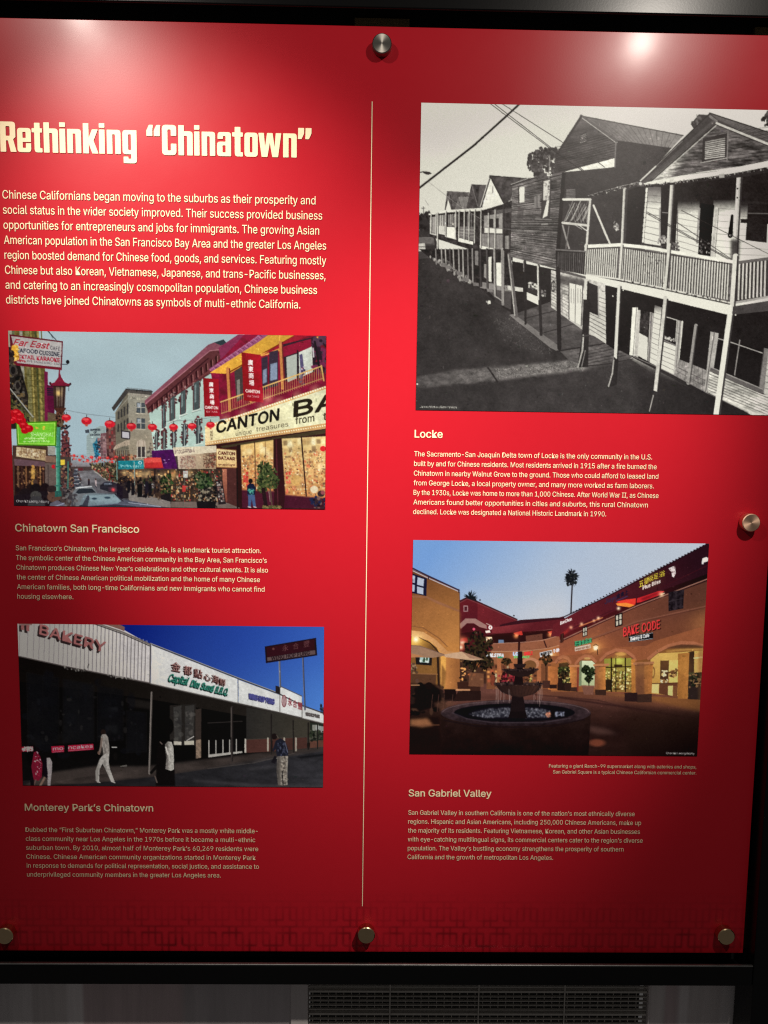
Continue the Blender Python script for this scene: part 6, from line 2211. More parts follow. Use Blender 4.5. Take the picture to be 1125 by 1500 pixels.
    P.poly([(248, 412), (270, 410), (285, 440), (283, 500), (272, 604), (254, 604), (256, 520), (250, 470)], (128, 120, 120))
    P.spots([(255, 420), (280, 430), (270, 590), (258, 590)], 20, 3, 9, [(104, 98, 98), (150, 142, 140)], 0.7)
    P.poly([(135, 540), (160, 545), (165, 600), (140, 600)], (14, 12, 14))
    # walking man in a grey shirt
    P.ell(628, 240, 17, 21, (30, 22, 20))
    P.poly([(612, 268), (622, 254), (645, 252), (660, 272), (668, 330), (670, 384), (630, 400), (622, 340), (616, 330)], (122, 116, 110))
    P.tex([(612, 268), (645, 252), (668, 330), (670, 384), (630, 400)], 10, 0.4)
    P.line([(618, 282), (612, 340), (600, 384)], 14, (106, 92, 84))
    P.ell(597, 378, 8, 12, (92, 70, 60))
    P.poly([(628, 392), (668, 382), (664, 440), (674, 490), (704, 570), (682, 574), (640, 480), (622, 450), (602, 490), (600, 570), (578, 566), (576, 500), (604, 420)], (152, 147, 141))
    P.tex([(628, 392), (668, 382), (704, 570), (682, 574), (640, 480), (600, 570), (578, 566), (604, 420)], 9, 0.35)
    P.grad([(622, 450), (640, 420), (652, 480), (690, 570), (682, 574), (640, 480)], (625, 0), (110, 106, 100), (665, 0), (165, 160, 154), 0.7, 3)
    P.grad([(604, 420), (620, 420), (596, 500), (590, 568), (578, 566), (576, 500)], (576, 0), (110, 106, 100), (606, 0), (166, 160, 154), 0.8, 3)
    P.line([(630, 300), (640, 380)], 5, (84, 78, 74), 0.6, 2)
    P.line([(612, 340), (622, 395)], 5, (70, 62, 56), 0.7, 2)
    P.line([(640, 470), (665, 462)], 4, (110, 106, 102), 0.7)
    P.line([(588, 572), (606, 576)], 8, (150, 146, 140))
    P.line([(690, 572), (706, 578)], 7, (170, 166, 160))
    P.poly([(430, 590), (560, 585), (560, 592), (430, 596)], (26, 24, 25), 0.7, 3)
    # figure in the dark with white shirt (back turned)
    P.ell(1058, 200, 44, 62, (14, 12, 12), 1, 5)
    P.poly([(1000, 300), (1100, 290), (1110, 600), (980, 600), (985, 380)], (15, 13, 13), 1, 3)
    P.poly([(1044, 322), (1062, 302), (1086, 304), (1098, 340), (1102, 420), (1102, 488), (1082, 498), (1046, 486), (1052, 420), (1060, 400), (1048, 380)], (160, 156, 148))
    P.grad([(1044, 322), (1062, 302), (1070, 302), (1066, 400), (1070, 490), (1046, 486), (1052, 420)], (1044, 0), (90, 84, 80), (1072, 0), (160, 156, 148), 0.9, 3)
    P.line([(1060, 420), (1090, 430)], 4, (110, 104, 100), 0.6, 2)
    P.line([(1070, 340), (1078, 400), (1074, 470)], 4, (126, 120, 114), 0.6, 2)
    P.tex([(1044, 322), (1086, 304), (1102, 420), (1102, 488), (1046, 486)], 10, 0.35)
    P.line([(1048, 340), (1062, 388)], 10, (200, 196, 188))
    P.line([(1010, 306), (1022, 318)], 8, (96, 84, 78), 0.9)
    P.line([(975, 535), (988, 575)], 9, (84, 72, 66))
    P.line([(950, 510), (985, 470)], 20, (16, 14, 14))
    P.line([(748, 466), (785, 470)], 5, (90, 86, 82), 0.8)
    P.view(*E)
    # figure on the right: dark shirt, pale trousers
    P.ell(742, 268, 20, 22, (26, 20, 20))
    P.line([(758, 258), (768, 276)], 6, (84, 74, 66), 0.8)
    P.poly([(752, 296), (785, 280), (815, 300), (834, 350), (836, 395), (800, 412), (760, 405), (752, 350), (735, 372), (730, 360)], (28, 29, 38))
    P.spots([(760, 300), (820, 310), (830, 395), (770, 400)], 34, 3, 9, [(46, 49, 64), (22, 22, 30), (70, 74, 92)], 0.7)
    P.line([(815, 310), (832, 375)], 6, (110, 112, 130), 0.7)
    P.poly([(720, 440), (745, 396), (762, 410), (748, 452)], (24, 22, 26))
    P.poly([(762, 402), (834, 398), (832, 450), (826, 520), (832, 590), (805, 600), (800, 500), (790, 520), (800, 596), (768, 594), (758, 500)], (122, 114, 104))
    P.tex([(762, 402), (834, 398), (832, 590), (805, 600), (768, 594), (758, 500)], 12, 0.7)
    P.spots([(762, 410), (830, 405), (830, 590), (768, 590)], 60, 3, 9, [(170, 162, 150), (60, 54, 50), (96, 88, 80)], 0.7)
    P.line([(795, 500), (802, 590)], 6, (36, 32, 30), 0.9)
    P.grad([(762, 402), (790, 402), (784, 500), (790, 598), (768, 594), (758, 500)], (758, 0), (52, 48, 46), (792, 0), (122, 114, 104), 0.85, 3)
    P.line([(830, 405), (826, 590)], 6, (160, 152, 140), 0.7, 2)
    P.line([(765, 598), (835, 600)], 6, (60, 54, 52))
    P.weather(700, 0.12, 0.7)
    return P.sheet('printed_photo', gloss=(0.004, 0.002))


PH3 = monterey()
PH3['label'] = 'colour photograph of a shaded shop arcade under a deep blue sky'

# ---- San Gabriel: a fountain court of shops at dusk


def san_gabriel():
    P = Picture([(605, 790), (1038, 797), (1021, 1108.5), (600, 1103)], 1.2, 9)
    A, B, C, D, E = ((590, 780, 2.4457), (590, 785, 4.891), (815, 785, 4.891), (590, 945, 4.891), (815, 945, 4.891))
    P.view(*A)
    P.grad([(0, 0), (1130, 0), (1130, 830), (0, 830)], (150, 30), (118, 158, 212), (480, 310), (186, 196, 208))
    P.grad([(560, 0), (1130, 0), (1130, 330), (560, 330)], (650, 100), (168, 184, 206), (1000, 40), (184, 192, 202), 0.6, 60)
    P.grad([(200, 200), (600, 200), (600, 320), (200, 320)], (400, 220), (178, 190, 206), (420, 310), (204, 202, 204), 0.5, 25)
    P.keep_sky()
    P.poly([(0, 430), (1130, 330), (1130, 830), (0, 830)], (66, 44, 36))
    # ground
    P.grad([(0, 540), (1130, 540), (1130, 830), (0, 830)], (700, 560), (92, 58, 50), (700, 720), (36, 22, 20))
    P.tex([(0, 540), (1130, 540), (1130, 830), (0, 830)], 40, 0.25, 3)
    P.poly([(480, 556), (800, 570), (1060, 610), (1060, 640), (900, 625), (700, 598), (480, 580)], (108, 66, 48), 0.8, 6)
    P.grad([(700, 575), (1090, 585), (1060, 640), (880, 600)], (720, 580), (150, 96, 56), (1040, 620), (120, 76, 44), 0.9, 5)
    P.line([(560, 590), (800, 625), (1060, 668)], 6, (44, 26, 26), 0.7, 3)
    P.line([(470, 580), (700, 600), (850, 640)], 4, (56, 34, 32), 0.7, 2)
    P.line([(660, 690), (760, 712), (1000, 700)], 30, (32, 20, 19), 0.7, 14)
    P.poly([(668, 690), (720, 700), (770, 720), (700, 722), (668, 712)], (84, 58, 52), 0.7, 6)
    P.ell(695, 752, 30, 14, (110, 58, 42), 0.9, 9)
    P.grad([(800, 640), (1130, 640), (1130, 830), (800, 830)], (900, 660), (40, 26, 22), (950, 800), (18, 12, 12), 0.9, 20)
    P.poly([(0, 640), (140, 650), (140, 830), (0, 830)], (24, 16, 15), 0.9, 6)
    # far red building
    P.poly([(200, 245), (232, 230), (270, 246), (410, 310), (410, 345), (575, 300), (575, 420), (200, 430)], (96, 34, 40))
    P.grad([(205, 250), (232, 234), (268, 248), (268, 340), (205, 330)], (205, 250), (104, 36, 42), (268, 330), (82, 30, 38))
    P.grad([(268, 250), (408, 312), (408, 345), (300, 350), (268, 320)], (280, 300), (112, 40, 46), (400, 330), (98, 36, 42))
    P.line([(204, 248), (232, 233), (270, 249), (410, 311)], 3.4, (52, 34, 38))
    P.line([(204, 252), (232, 238), (270, 254), (408, 315)], 2, (132, 76, 78), 0.8)
    P.poly([(218, 262), (234, 262), (234, 283), (218, 284)], (166, 130, 130))
    P.poly([(221, 265), (231, 265), (231, 280), (221, 281)], (78, 36, 42))
    P.ell(277, 242, 3, 3, (40, 30, 36))
    P.ell(398, 298, 3, 3, (40, 30, 36))
    P.poly([(350, 330), (420, 313), (575, 303), (585, 312), (430, 326), (340, 345)], (58, 28, 34))
    P.grad([(320, 340), (430, 326), (590, 308), (590, 350), (430, 362), (320, 360)], (400, 325), (126, 50, 54), (420, 360), (92, 34, 40))
    P.line([(300, 365), (430, 358), (540, 346)], 2.4, (150, 84, 80), 0.8)
    P.poly([(300, 365), (540, 348), (560, 400), (320, 415)], (58, 24, 26))
    P.poly([(320, 368), (540, 352), (540, 385), (330, 402)], (40, 22, 24), 0.8, 4)
    for x, y, r in ((408, 366, 9), (530, 362, 9)):
        P.poly([(x - 12, y - 6), (x + 18, y - 14), (x + 22, y), (x, y + 6)], (200, 60, 50))
        P.glow(x - 2, y + 4, r, (255, 140, 70), 0.9)
    P.poly([(343, 384), (362, 384), (362, 396), (343, 396)], (110, 130, 160))
    # parapet of the upper walk
    P.grad([(318, 398), (430, 395), (520, 380), (590, 362), (590, 400), (520, 415), (430, 424), (318, 426)], (330, 400), (140, 88, 66), (580, 390), (150, 92, 66))
    P.line([(318, 398), (430, 393), (500, 386), (590, 360)], 2.4, (190, 140, 116), 0.9)
    P.line([(418, 370), (416, 420)], 8, (48, 26, 26))
    P.line([(506, 388), (514, 410)], 5, (52, 28, 28), 0.9)
    P.poly([(440, 370), (500, 362), (500, 385), (442, 392)], (130, 80, 62), 0.7)
    # far arch and signs
    P.poly([(202, 330), (225, 308), (260, 308), (300, 332), (302, 345), (275, 338), (255, 325), (230, 325), (208, 345)], (160, 120, 112))
    P.poly([(208, 348), (232, 326), (258, 327), (276, 340), (300, 346), (310, 430), (208, 440)], (72, 28, 32))
    P.poly([(208, 360), (260, 355), (262, 380), (208, 382)], (50, 22, 26))
    P.ell(255, 346, 5, 5, (230, 90, 120))
    P.ell(262, 357, 4, 4, (250, 230, 220))
    P.ell(314, 340, 7, 8, (250, 246, 240))
    P.ell(314, 340, 3, 4, (200, 120, 120))
    P.poly([(296, 352), (312, 350), (314, 358), (298, 360)], (250, 236, 220))
    P.poly([(298, 374), (320, 374), (320, 388), (300, 390)], (246, 214, 170))
    P.spots([(298, 376), (320, 376), (320, 400), (300, 400)], 12, 2, 4, [(120, 60, 40), (255, 240, 210)])
    P.line([(300, 326), (318, 334)], 3, (190, 160, 150))
    for x, y, r in ((213, 390, 11), (208, 411, 8)):
        P.glow(x, y, r * 1.6, (255, 110, 60), 0.8)
        P.glow(x, y, r * .8, (255, 226, 180), 1)
    P.poly([(205, 382), (230, 376), (232, 388), (206, 392)], (200, 60, 50), 0.7, 2)
    # band below with shop signs
    P.grad([(300, 425), (430, 424), (520, 414), (600, 395), (600, 480), (300, 470)], (320, 430), (150, 96, 66), (580, 440), (176, 106, 66))
    P.line([(318, 426), (430, 425), (520, 415), (600, 392)], 2.4, (196, 150, 120), 0.8)
    P.poly([(300, 470), (600, 470), (600, 560), (300, 560)], (120, 74, 50))
    P.goods([(205, 450), (300, 455), (300, 530), (205, 530)], 8, 5, [(240, 170, 90), (60, 36, 30), (200, 110, 60), (250, 210, 140), (40, 26, 24)], 0.9, 0.85, 0.3)
    P.goods([(300, 470), (480, 470), (480, 535), (300, 540)], 13, 4, [(236, 160, 90), (90, 50, 40), (50, 32, 30), (200, 190, 150), (180, 90, 60)], 0.9, 0.85, 0.3)
    P.soften([(205, 450), (480, 455), (480, 540), (205, 540)], 1.2)
    for x in (345, 390, 488):
        P.line([(x, 440), (x, 540)], 15, (170, 104, 68))
    for cx, cy, rx in ((455, 470, 34),):
        P.ell(cx, cy, rx, 24, (190, 130, 96))
        P.ell(cx, cy + 6, rx - 10, 20, (120, 80, 50))
    P.text('RALSTEA', (300, 444), (360, 446), 12, (226, 232, 236), (0.3, -1), fat=1.4)
    P.poly([(340, 444), (358, 444), (358, 450), (340, 450)], (60, 150, 110))
    P.text('LG', (396, 440), (414, 440), 11, (190, 216, 255), fat=1.6)
    P.glow(405, 435, 10, (120, 150, 255), 0.35)
    P.text('DELI', (436, 440), (464, 437), 11, (236, 60, 60), fat=1.2)
    P.text('PHARMACY', (399, 450), (454, 449), 8, (110, 214, 120), fat=0.8)
    P.poly([(490, 430), (534, 420), (536, 436), (492, 446)], (220, 222, 222))
    P.text('NUTRITION', (494, 441), (532, 432), 9, (40, 40, 44), fat=0.8)
    P.text('T-SPACESHOP', (540, 430), (594, 418), 11, (240, 242, 250), (0, -1), fat=1.2)
    P.glow(535, 440, 16, (255, 150, 60), 0.6)
    P.glow(532, 438, 5, (255, 230, 170), 0.9)
    P.spots([(318, 505), (330, 500), (330, 545), (318, 545)], 14, 3, 6, [(60, 30, 26)])
    P.ell(322, 503, 4, 5, (40, 26, 24))
    P.poly([(316, 510), (329, 510), (330, 530), (326, 548), (319, 548), (315, 530)], (120, 60, 44))
    P.spots([(345, 505), (400, 500), (400, 540), (345, 540)], 44, 3, 7, [(120, 36, 44), (80, 30, 32), (160, 50, 60), (40, 24, 24)])
    P.spots([(435, 490), (460, 490), (460, 535), (440, 535)], 34, 2, 5, [(220, 200, 110), (150, 130, 70), (60, 40, 30)])
    # right wing, wall
    P.grad([(560, 375), (840, 262), (1092, 168), (1092, 600), (560, 560)], (600, 400), (142, 82, 60), (1060, 300), (88, 54, 44))
    P.grad([(560, 420), (1090, 280), (1090, 480), (560, 480)], (580, 440), (170, 96, 60), (900, 380), (116, 68, 48), 0.6, 20)
    P.glow(688, 412, 46, (255, 120, 40), 0.35)
    P.glow(1085, 330, 60, (255, 150, 60), 0.25)
    # roof
    P.grad([(540, 330), (600, 296), (1096, 36), (1096, 150), (840, 240), (720, 300), (560, 372), (530, 372)], (600, 330), (100, 36, 42), (1050, 100), (44, 26, 32))
    P.line([(575, 303), (700, 245), (900, 143), (1096, 38)], 4, (40, 24, 32))
    for i in range(46):
        u = i / 46
        x, y = 600 + 496 * u, 291 - 254 * u
        P.ell(x, y - 1, 3, 2, (36, 22, 30))
    P.grad([(560, 372), (720, 300), (840, 240), (1096, 146), (1096, 172), (840, 266), (700, 330), (566, 392)], (600, 0), (88, 32, 34), (1090, 0), (30, 19, 24))
    P.line([(590, 350), (836, 240), (1090, 118)], 3, (66, 28, 34), 0.8)
    P.line([(562, 388), (700, 324), (840, 262), (1092, 166)], 4, (150, 106, 90))
    P.line([(562, 392), (700, 328), (840, 266), (1092, 171)], 2, (60, 34, 32))
    P.line([(620, 400), (840, 318), (1092, 262)], 5, (126, 80, 64), 0.8)
    P.line([(620, 404), (840, 323), (1092, 267)], 2, (80, 46, 40), 0.8)
    P.poly([(764, 250), (808, 262), (832, 258), (834, 236), (800, 240), (772, 246)], (226, 62, 50))
    P.poly([(762, 254), (800, 252), (830, 260), (812, 268), (768, 262)], (240, 140, 60))
    P.poly([(838, 236), (915, 210), (936, 210), (925, 222), (850, 250), (836, 252)], (200, 44, 48))
    P.poly([(850, 238), (905, 216), (925, 216), (860, 244)], (110, 26, 34), 0.8, 3)
    P.glow(925, 222, 9, (255, 200, 140), 0.9)
    P.glow(772, 272, 6, (255, 226, 180), 1)
    P.glow(700, 307, 6, (255, 200, 150), 1)
    P.glow(684, 316, 5, (255, 200, 150), 0.9)
    P.glow(640, 328, 6, (255, 190, 130), 0.9)
    P.glow(602, 340, 6, (255, 170, 120), 0.9)
    P.line([(632, 336), (715, 305)], 3, (236, 150, 90), 0.8, 1)
    P.poly([(560, 376), (590, 358), (600, 340), (570, 360)], (170, 50, 46), 0.8, 3)
    P.line([(924, 222), (936, 218)], 2.5, (255, 230, 190))
    # roof signs
    P.view(*C)
    P.text('BonChon', (28, 636), (108, 604), 22, (236, 226, 222), (0, -1), fat=1.6)
    P.text('Jiayu', (345, 490), (432, 452), 32, (52, 44, 66), (0, -1), fat=1.5)
    for ch, x, y in zip('金食上', (430, 458, 486), (452, 440, 428)):
        P.text(ch, (x, y), (x + 26, y - 12), 34, (30, 28, 44), fat=1.0)
    P.line([(425, 468), (508, 432)], 4, (56, 70, 120), 0.9)
    for ch, x, y, w in zip('五星級足浴', (590, 626, 652, 692, 734), (370, 350, 334, 318, 300), (32, 30, 38, 36, 42)):
        P.text(ch, (x, y), (x + w, y - 14), 40, (244, 226, 70), fat=0.5)
    P.glow(680, 310, 60, (200, 170, 40), 0.12)
    P.text('Plus Bliss', (616, 386), (742, 336), 26, (240, 226, 214), (0.05, -1), fat=1.8)
    P.poly([(800, 234), (846, 214), (852, 270), (838, 298), (826, 292), (822, 260)], (226, 214, 210))
    P.spots([(802, 236), (846, 218), (850, 268), (836, 290)], 16, 3, 6, [(70, 40, 44), (180, 150, 150)], 0.8)
    P.poly([(1038, 186), (1044, 162), (1072, 152), (1082, 160), (1082, 182), (1052, 192), (1050, 204), (1038, 204)], (232, 230, 236))
    P.poly([(1084, 156), (1100, 150), (1100, 186), (1084, 188)], (220, 216, 222))
    # windows, wall sign
    for q, n in (([(418, 566), (472, 546), (472, 640), (418, 654)], 2), ([(186, 656), (220, 640), (220, 714), (186, 726)], 2)):
        P.poly(q, (34, 26, 28))
        x0, x1 = q[0][0], q[1][0]
        w = x1 - x0
        for a in (.14, .58):
            for b0, b1 in ((.1, .48), (.56, .92)):
                yy = lambda f, x: q[0][1] + (q[3][1] - q[0][1]) * f - (x - x0) * .33
                P.poly([(x0 + w * a, yy(b0, x0 + w * a)), (x0 + w * (a + .28), yy(b0, x0 + w * (a + .28))), (x0 + w * (a + .28), yy(b1, x0 + w * (a + .28))),
                        (x0 + w * a, yy(b1, x0 + w * a))], (196, 190, 170))
    P.poly([(28, 704), (52, 694), (50, 760), (28, 768)], (48, 28, 28))
    P.line([(40, 702), (40, 760)], 4, (110, 66, 50))
    P.poly([(800, 404), (912, 384), (906, 520), (800, 540)], (38, 32, 36))
    P.tex([(800, 404), (912, 384), (906, 520), (800, 540)], 16, 0.7)
    P.line([(855, 395), (852, 530)], 4, (58, 50, 54))
    P.line([(800, 470), (908, 448)], 4, (58, 50, 54))
    for off, col, f in (((8, 5), (30, 16, 18), 2.0), ((0, 0), (222, 62, 62), 1.2)):
        P.text('BAKE', (478 + off[0], 720 + off[1]), (586 + off[0], 692 + off[1]), 62, col, (0, -1), fat=f)
        P.text('CODE', (610 + off[0], 690 + off[1]), (738 + off[0], 662 + off[1]), 62, col, (0, -1), fat=f)
    P.poly([(514, 716), (690, 690), (692, 738), (518, 762)], (20, 22, 26))
    P.line([(518, 726), (688, 694)], 3, (220, 220, 220), 0.9)
    P.line([(518, 757), (690, 735)], 3, (220, 220, 220), 0.9)
    P.text('Bakery & Cafe', (530, 750), (662, 722), 23, (236, 238, 240), (0, -1), fat=1.0)
    P.poly([(128, 760), (252, 738), (254, 762), (130, 790)], (24, 34, 30))
    for i, (ch, x) in enumerate(zip('旺香食品城', (132, 156, 180, 204, 228))):
        P.text(ch, (x, 792 - i * 6), (x + 22, 788 - i * 6), 36, (70, 160, 110), fat=0.9)
    P.poly([(130, 798), (242, 774), (244, 802), (132, 826)], (216, 196, 176))
    P.text('WONG HOY DELI', (136, 820), (238, 798), 14, (150, 110, 90), fat=0.8)
    # arcade
    P.view(*E)
    P.grad([(-40, 130), (300, 90), (700, 40), (1130, -20), (1130, 380), (650, 340), (-40, 330)], (0, 100), (150, 92, 56), (900, 200), (110, 70, 40))
    arches = [(-40, 150, 42, 60), (118, 145, 74, 55), (434, 140, 110, 80), (870, 130, 205, 120)]
    # what is behind the arches
    P.poly([(18, 130), (90, 120), (96, 330), (10, 320)], (60, 44, 32))
    P.grad([(164, 110), (275, 112), (275, 300), (160, 290)], (0, 110), (210, 224, 186), (0, 300), (178, 186, 140))
    P.poly([(164, 110), (182, 110), (178, 290), (160, 288)], (120, 130, 100))
    P.grad([(340, 96), (560, 90), (560, 335), (345, 330)], (0, 90), (140, 140, 60), (0, 330), (140, 104, 56))
    P.grad([(672, 60), (880, 50), (1130, 30), (1130, 390), (672, 345)], (0, 60), (206, 168, 90), (0, 350), (176, 130, 66))
    P.goods([(345, 165), (540, 160), (540, 320), (345, 325)], 10, 8, [(230, 206, 120), (120, 90, 44), (70, 54, 30), (246, 230, 160), (180, 150, 80)], 0.85, 0.8, 0.3)
    P.spots([(345, 180), (540, 175), (540, 310), (345, 320)], 130, 3, 7, [(250, 236, 170), (60, 46, 28), (210, 180, 96), (180, 200, 110)], 0.8)
    P.glow(445, 112, 34, (170, 220, 60), 0.55)
    P.poly([(412, 138), (470, 138), (470, 158), (412, 158)], (30, 26, 22))
    for x in (392, 424, 492, 540):
        P.line([(x, 92), (x, 330)], 9 if x in (392, 492) else 6, (24, 20, 18))
    P.line([(345, 160), (560, 150)], 7, (30, 24, 20))
    P.line([(395, 262), (560, 262)], 5, (50, 38, 26))
    P.poly([(350, 245), (388, 245), (388, 320), (350, 325)], (44, 34, 26))
    # right-hand shop interior
    P.poly([(742, 108), (880, 104), (866, 270), (740, 272)], (216, 178, 100))
    P.poly([(742, 110), (804, 108), (800, 250), (740, 255)], (66, 44, 34))
    P.spots([(752, 180), (790, 178), (790, 220), (752, 222)], 14, 5, 9, [(240, 220, 160), (200, 170, 110)])
    P.spots([(744, 245), (802, 240), (800, 265), (744, 268)], 30, 4, 8, [(240, 224, 170), (130, 90, 56)])
    P.spots([(806, 175), (866, 170), (866, 225), (806, 228)], 34, 4, 9, [(90, 60, 40), (170, 130, 80), (60, 42, 32)])
    P.ell(690, 195, 15, 44, (110, 74, 44), 0.9, 3)
    P.ell(690, 195, 8, 30, (190, 150, 80), 0.9, 3)
    P.poly([(735, 272), (866, 268), (862, 375), (732, 345)], (92, 56, 40))
    P.poly([(672, 278), (732, 276), (730, 345), (670, 340)], (214, 186, 120))
    P.poly([(797, 290), (832, 288), (830, 362), (796, 355)], (216, 186, 116))
    P.poly([(832, 290), (866, 290), (860, 376), (830, 366)], (110, 70, 46))
    P.line([(672, 275), (866, 268)], 6, (70, 44, 34))
    P.poly([(940, 50), (985, 40), (980, 380), (940, 380)], (50, 36, 30))
    P.poly([(985, 60), (1060, 50), (1050, 200), (985, 200)], (196, 150, 84))
    P.line([(985, 92), (1060, 84)], 12, (226, 196, 130))
    P.poly([(940, 200), (1060, 190), (1050, 390), (940, 385)], (44, 34, 32))
    P.spots([(945, 200), (1050, 190), (1040, 290), (950, 300)], 80, 4, 10, [(30, 34, 26), (60, 60, 40), (120, 90, 60), (24, 20, 20)])
    P.line([(985, 275), (1040, 272)], 5, (180, 140, 96), 0.8)
    P.spots([(15, 160), (95, 155), (95, 270), (15, 270)], 110, 5, 10, [(44, 50, 30), (70, 74, 40), (28, 26, 22), (190, 170, 100)])
    P.poly([(0, 270), (108, 268), (104, 326), (8, 322)], (40, 28, 26))
    # arch faces
    wall = (142, 84, 56)
    P.poly([(-60, 78), (100, 72), (250, 52), (320, 22), (640, 4), (700, -30), (1130, -160), (1130, 40), (1040, 12), (960, -5), (880, -5), (790, 20), (712, 60), (680, 95),
            (560, 110), (530, 70), (480, 48), (430, 44), (370, 62), (330, 92), (300, 112), (275, 120), (250, 98), (215, 86), (180, 96), (150, 130), (90, 135), (70, 105),
            (40, 95), (10, 110), (-60, 130)], wall)
    for c in ([(0, 118), (15, 96), (45, 82), (75, 92), (95, 122)], [(140, 135), (165, 100), (205, 78), (245, 84), (275, 115)], [(318, 105), (362, 62), (425, 34), (490, 40), (545, 78), (560, 105)],
              [(660, 95), (720, 45), (800, 5), (890, -18), (980, -14), (1060, 10)]):
        P.line(c, 26, (168, 104, 74), 0.95, 2)
        P.line([(x, y + 14) for x, y in c], 4, (92, 54, 40), 0.8, 1)
    P.ell(460, 62, 40, 14, (214, 160, 84), 0.8, 7)
    P.poly([(780, 40), (900, 22), (1060, 16), (1060, 36), (900, 42), (790, 50)], (200, 150, 80), 0.8, 5)
    P.poly([(780, 20), (860, 0), (1000, -4), (1060, 10), (1060, 20), (900, 22)], (80, 54, 40), 0.8, 4)
    P.ell(220, 94, 24, 8, (220, 180, 110), 0.7, 4)
    # piers
    for q, c0, c1 in (([(96, 150), (156, 150), (152, 330), (100, 326)], (206, 130, 70), (150, 90, 56)),
                      ([(272, 140), (350, 138), (352, 355), (272, 352)], (128, 80, 54), (186, 118, 62)),
                      ([(562, 130), (690, 122), (676, 405), (566, 400)], (120, 76, 52), (170, 108, 56)),
                      ([(868, 60), (950, 52), (936, 384), (866, 380)], (150, 98, 50), (170, 112, 58)), ([(-60, 150), (10, 150), (6, 320), (-60, 316)], (190, 116, 64), (160, 96, 56)),
                      ([(534, 100), (562, 100), (566, 345), (536, 340)], (190, 124, 62), (170, 110, 56))):
        P.grad(q, q[0], c0, q[1], c1)
        P.tex(q, 20, 0.15)
    P.line([(92, 148), (160, 148)], 14, (190, 126, 86))
    P.line([(270, 142), (370, 138)], 16, (178, 118, 80))
    P.line([(555, 132), (690, 124)], 18, (160, 106, 74))
    P.line([(560, 145), (690, 138)], 4, (90, 56, 42))
    P.line([(270, 154), (370, 150)], 4, (96, 60, 44))
    P.poly([(575, 130), (626, 128), (626, 400), (576, 400)], (104, 66, 48), 0.7, 3)
    P.poly([(100, 300), (152, 300), (152, 332), (102, 328)], (60, 40, 34))
    P.poly([(276, 318), (354, 316), (354, 358), (276, 354)], (56, 38, 32))
    P.poly([(485, 340), (578, 338), (578, 404), (487, 400)], (44, 30, 30))
    P.poly([(578, 352), (682, 346), (680, 408), (578, 408)], (58, 40, 34))
    P.poly([(148, 160), (160, 160), (156, 325), (146, 325)], (120, 50, 44))
    for x, y, r in ((60, 115, 40), (215, 125, 46), (450, 120, 60), (600, 180, 50), (780, 110, 90), (920, 150, 70), (320, 210, 40), (125, 210, 34)):
        P.glow(x, y, r, (255, 150, 50), 0.16)
    # potted plant
    P.poly([(180, 286), (270, 288), (262, 354), (196, 352)], (120, 80, 66))
    P.line([(178, 290), (272, 292)], 8, (140, 96, 78))
    for cx, cy, r in ((210, 165, 28), (240, 200, 34), (230, 240, 30), (196, 180, 18), (255, 180, 18)):
        P.spots([(cx - r, cy), (cx, cy - r), (cx + r, cy), (cx, cy + r)], 60, 4, 9, [(34, 42, 28), (50, 60, 36), (24, 28, 22)])
    P.line([(230, 230), (232, 290)], 6, (40, 32, 26))
    # wall lamp
    P.glow(278, 20, 40, (255, 150, 60), 0.55)
    P.poly([(262, 5), (298, 5), (292, 35), (268, 35)], (255, 220, 160))
    P.glow(280, 18, 15, (255, 240, 200), 0.9)
    P.line([(292, 30), (294, 66)], 5, (40, 26, 24))
    P.line([(262, 4), (280, -8), (298, 4)], 4, (60, 40, 34))
    # left-hand building
    P.view(*B)
    P.grad([(50, 230), (405, 395), (410, 560), (410, 860), (50, 860)], (80, 320), (114, 72, 46), (330, 760), (188, 126, 68))
    P.grad([(50, 440), (250, 470), (410, 550), (410, 760), (330, 760), (270, 820), (200, 700), (50, 640)], (70, 460), (146, 94, 56), (380, 700), (184, 124, 70), 0.7, 10)
    P.poly([(50, 425), (175, 432), (260, 470), (405, 530), (405, 546), (250, 486), (170, 446), (50, 440)], (150, 100, 72), 0.9, 2)
    P.line([(50, 222), (185, 288), (405, 390)], 10, (52, 40, 56))
    P.line([(50, 240), (185, 303), (400, 398)], 6, (196, 190, 196))
    P.line([(50, 232), (185, 296), (400, 393)], 3, (110, 80, 90))
    P.line([(186, 288), (186, 310)], 8, (52, 40, 56))
    P.line([(402, 385), (402, 405)], 8, (60, 46, 56))
    P.poly([(50, 262), (175, 306), (170, 432), (50, 405)], (30, 30, 52))
    for q in ([(50, 276), (90, 288), (88, 338), (50, 330)], [(108, 296), (154, 310), (150, 362), (104, 350)], [(50, 344), (88, 352), (86, 400), (50, 396)], [(104, 362), (150, 374), (148, 420), (104, 410)]):
        P.poly(q, (178, 188, 204))
    P.line([(408, 400), (410, 860)], 4, (90, 54, 40))
    # its arch
    P.view(*A)
    P.poly([(28, 362), (70, 366), (110, 390), (138, 418), (150, 440), (170, 445), (200, 450), (200, 560), (28, 560)], (206, 150, 84))
    P.grad([(28, 350), (75, 356), (120, 385), (160, 424), (200, 430), (200, 445), (150, 445), (128, 415), (95, 386), (28, 372)], (40, 360), (214, 160, 104), (160, 440), (196, 140, 88))
    P.line([(28, 334), (75, 342), (130, 378), (160, 408)], 3, (120, 78, 52), 0.8, 1)
    P.poly([(28, 372), (90, 386), (122, 412), (136, 440), (136, 560), (28, 560)], (128, 88, 48))
    P.grad([(28, 372), (90, 386), (122, 412), (130, 440), (28, 420)], (40, 380), (220, 160, 70), (110, 420), (96, 66, 40))
    P.line([(60, 376), (100, 396), (130, 430)], 3, (40, 28, 26))
    P.glow(48, 383, 24, (255, 170, 70), 0.7)
    P.glow(48, 383, 9, (255, 246, 210), 1)
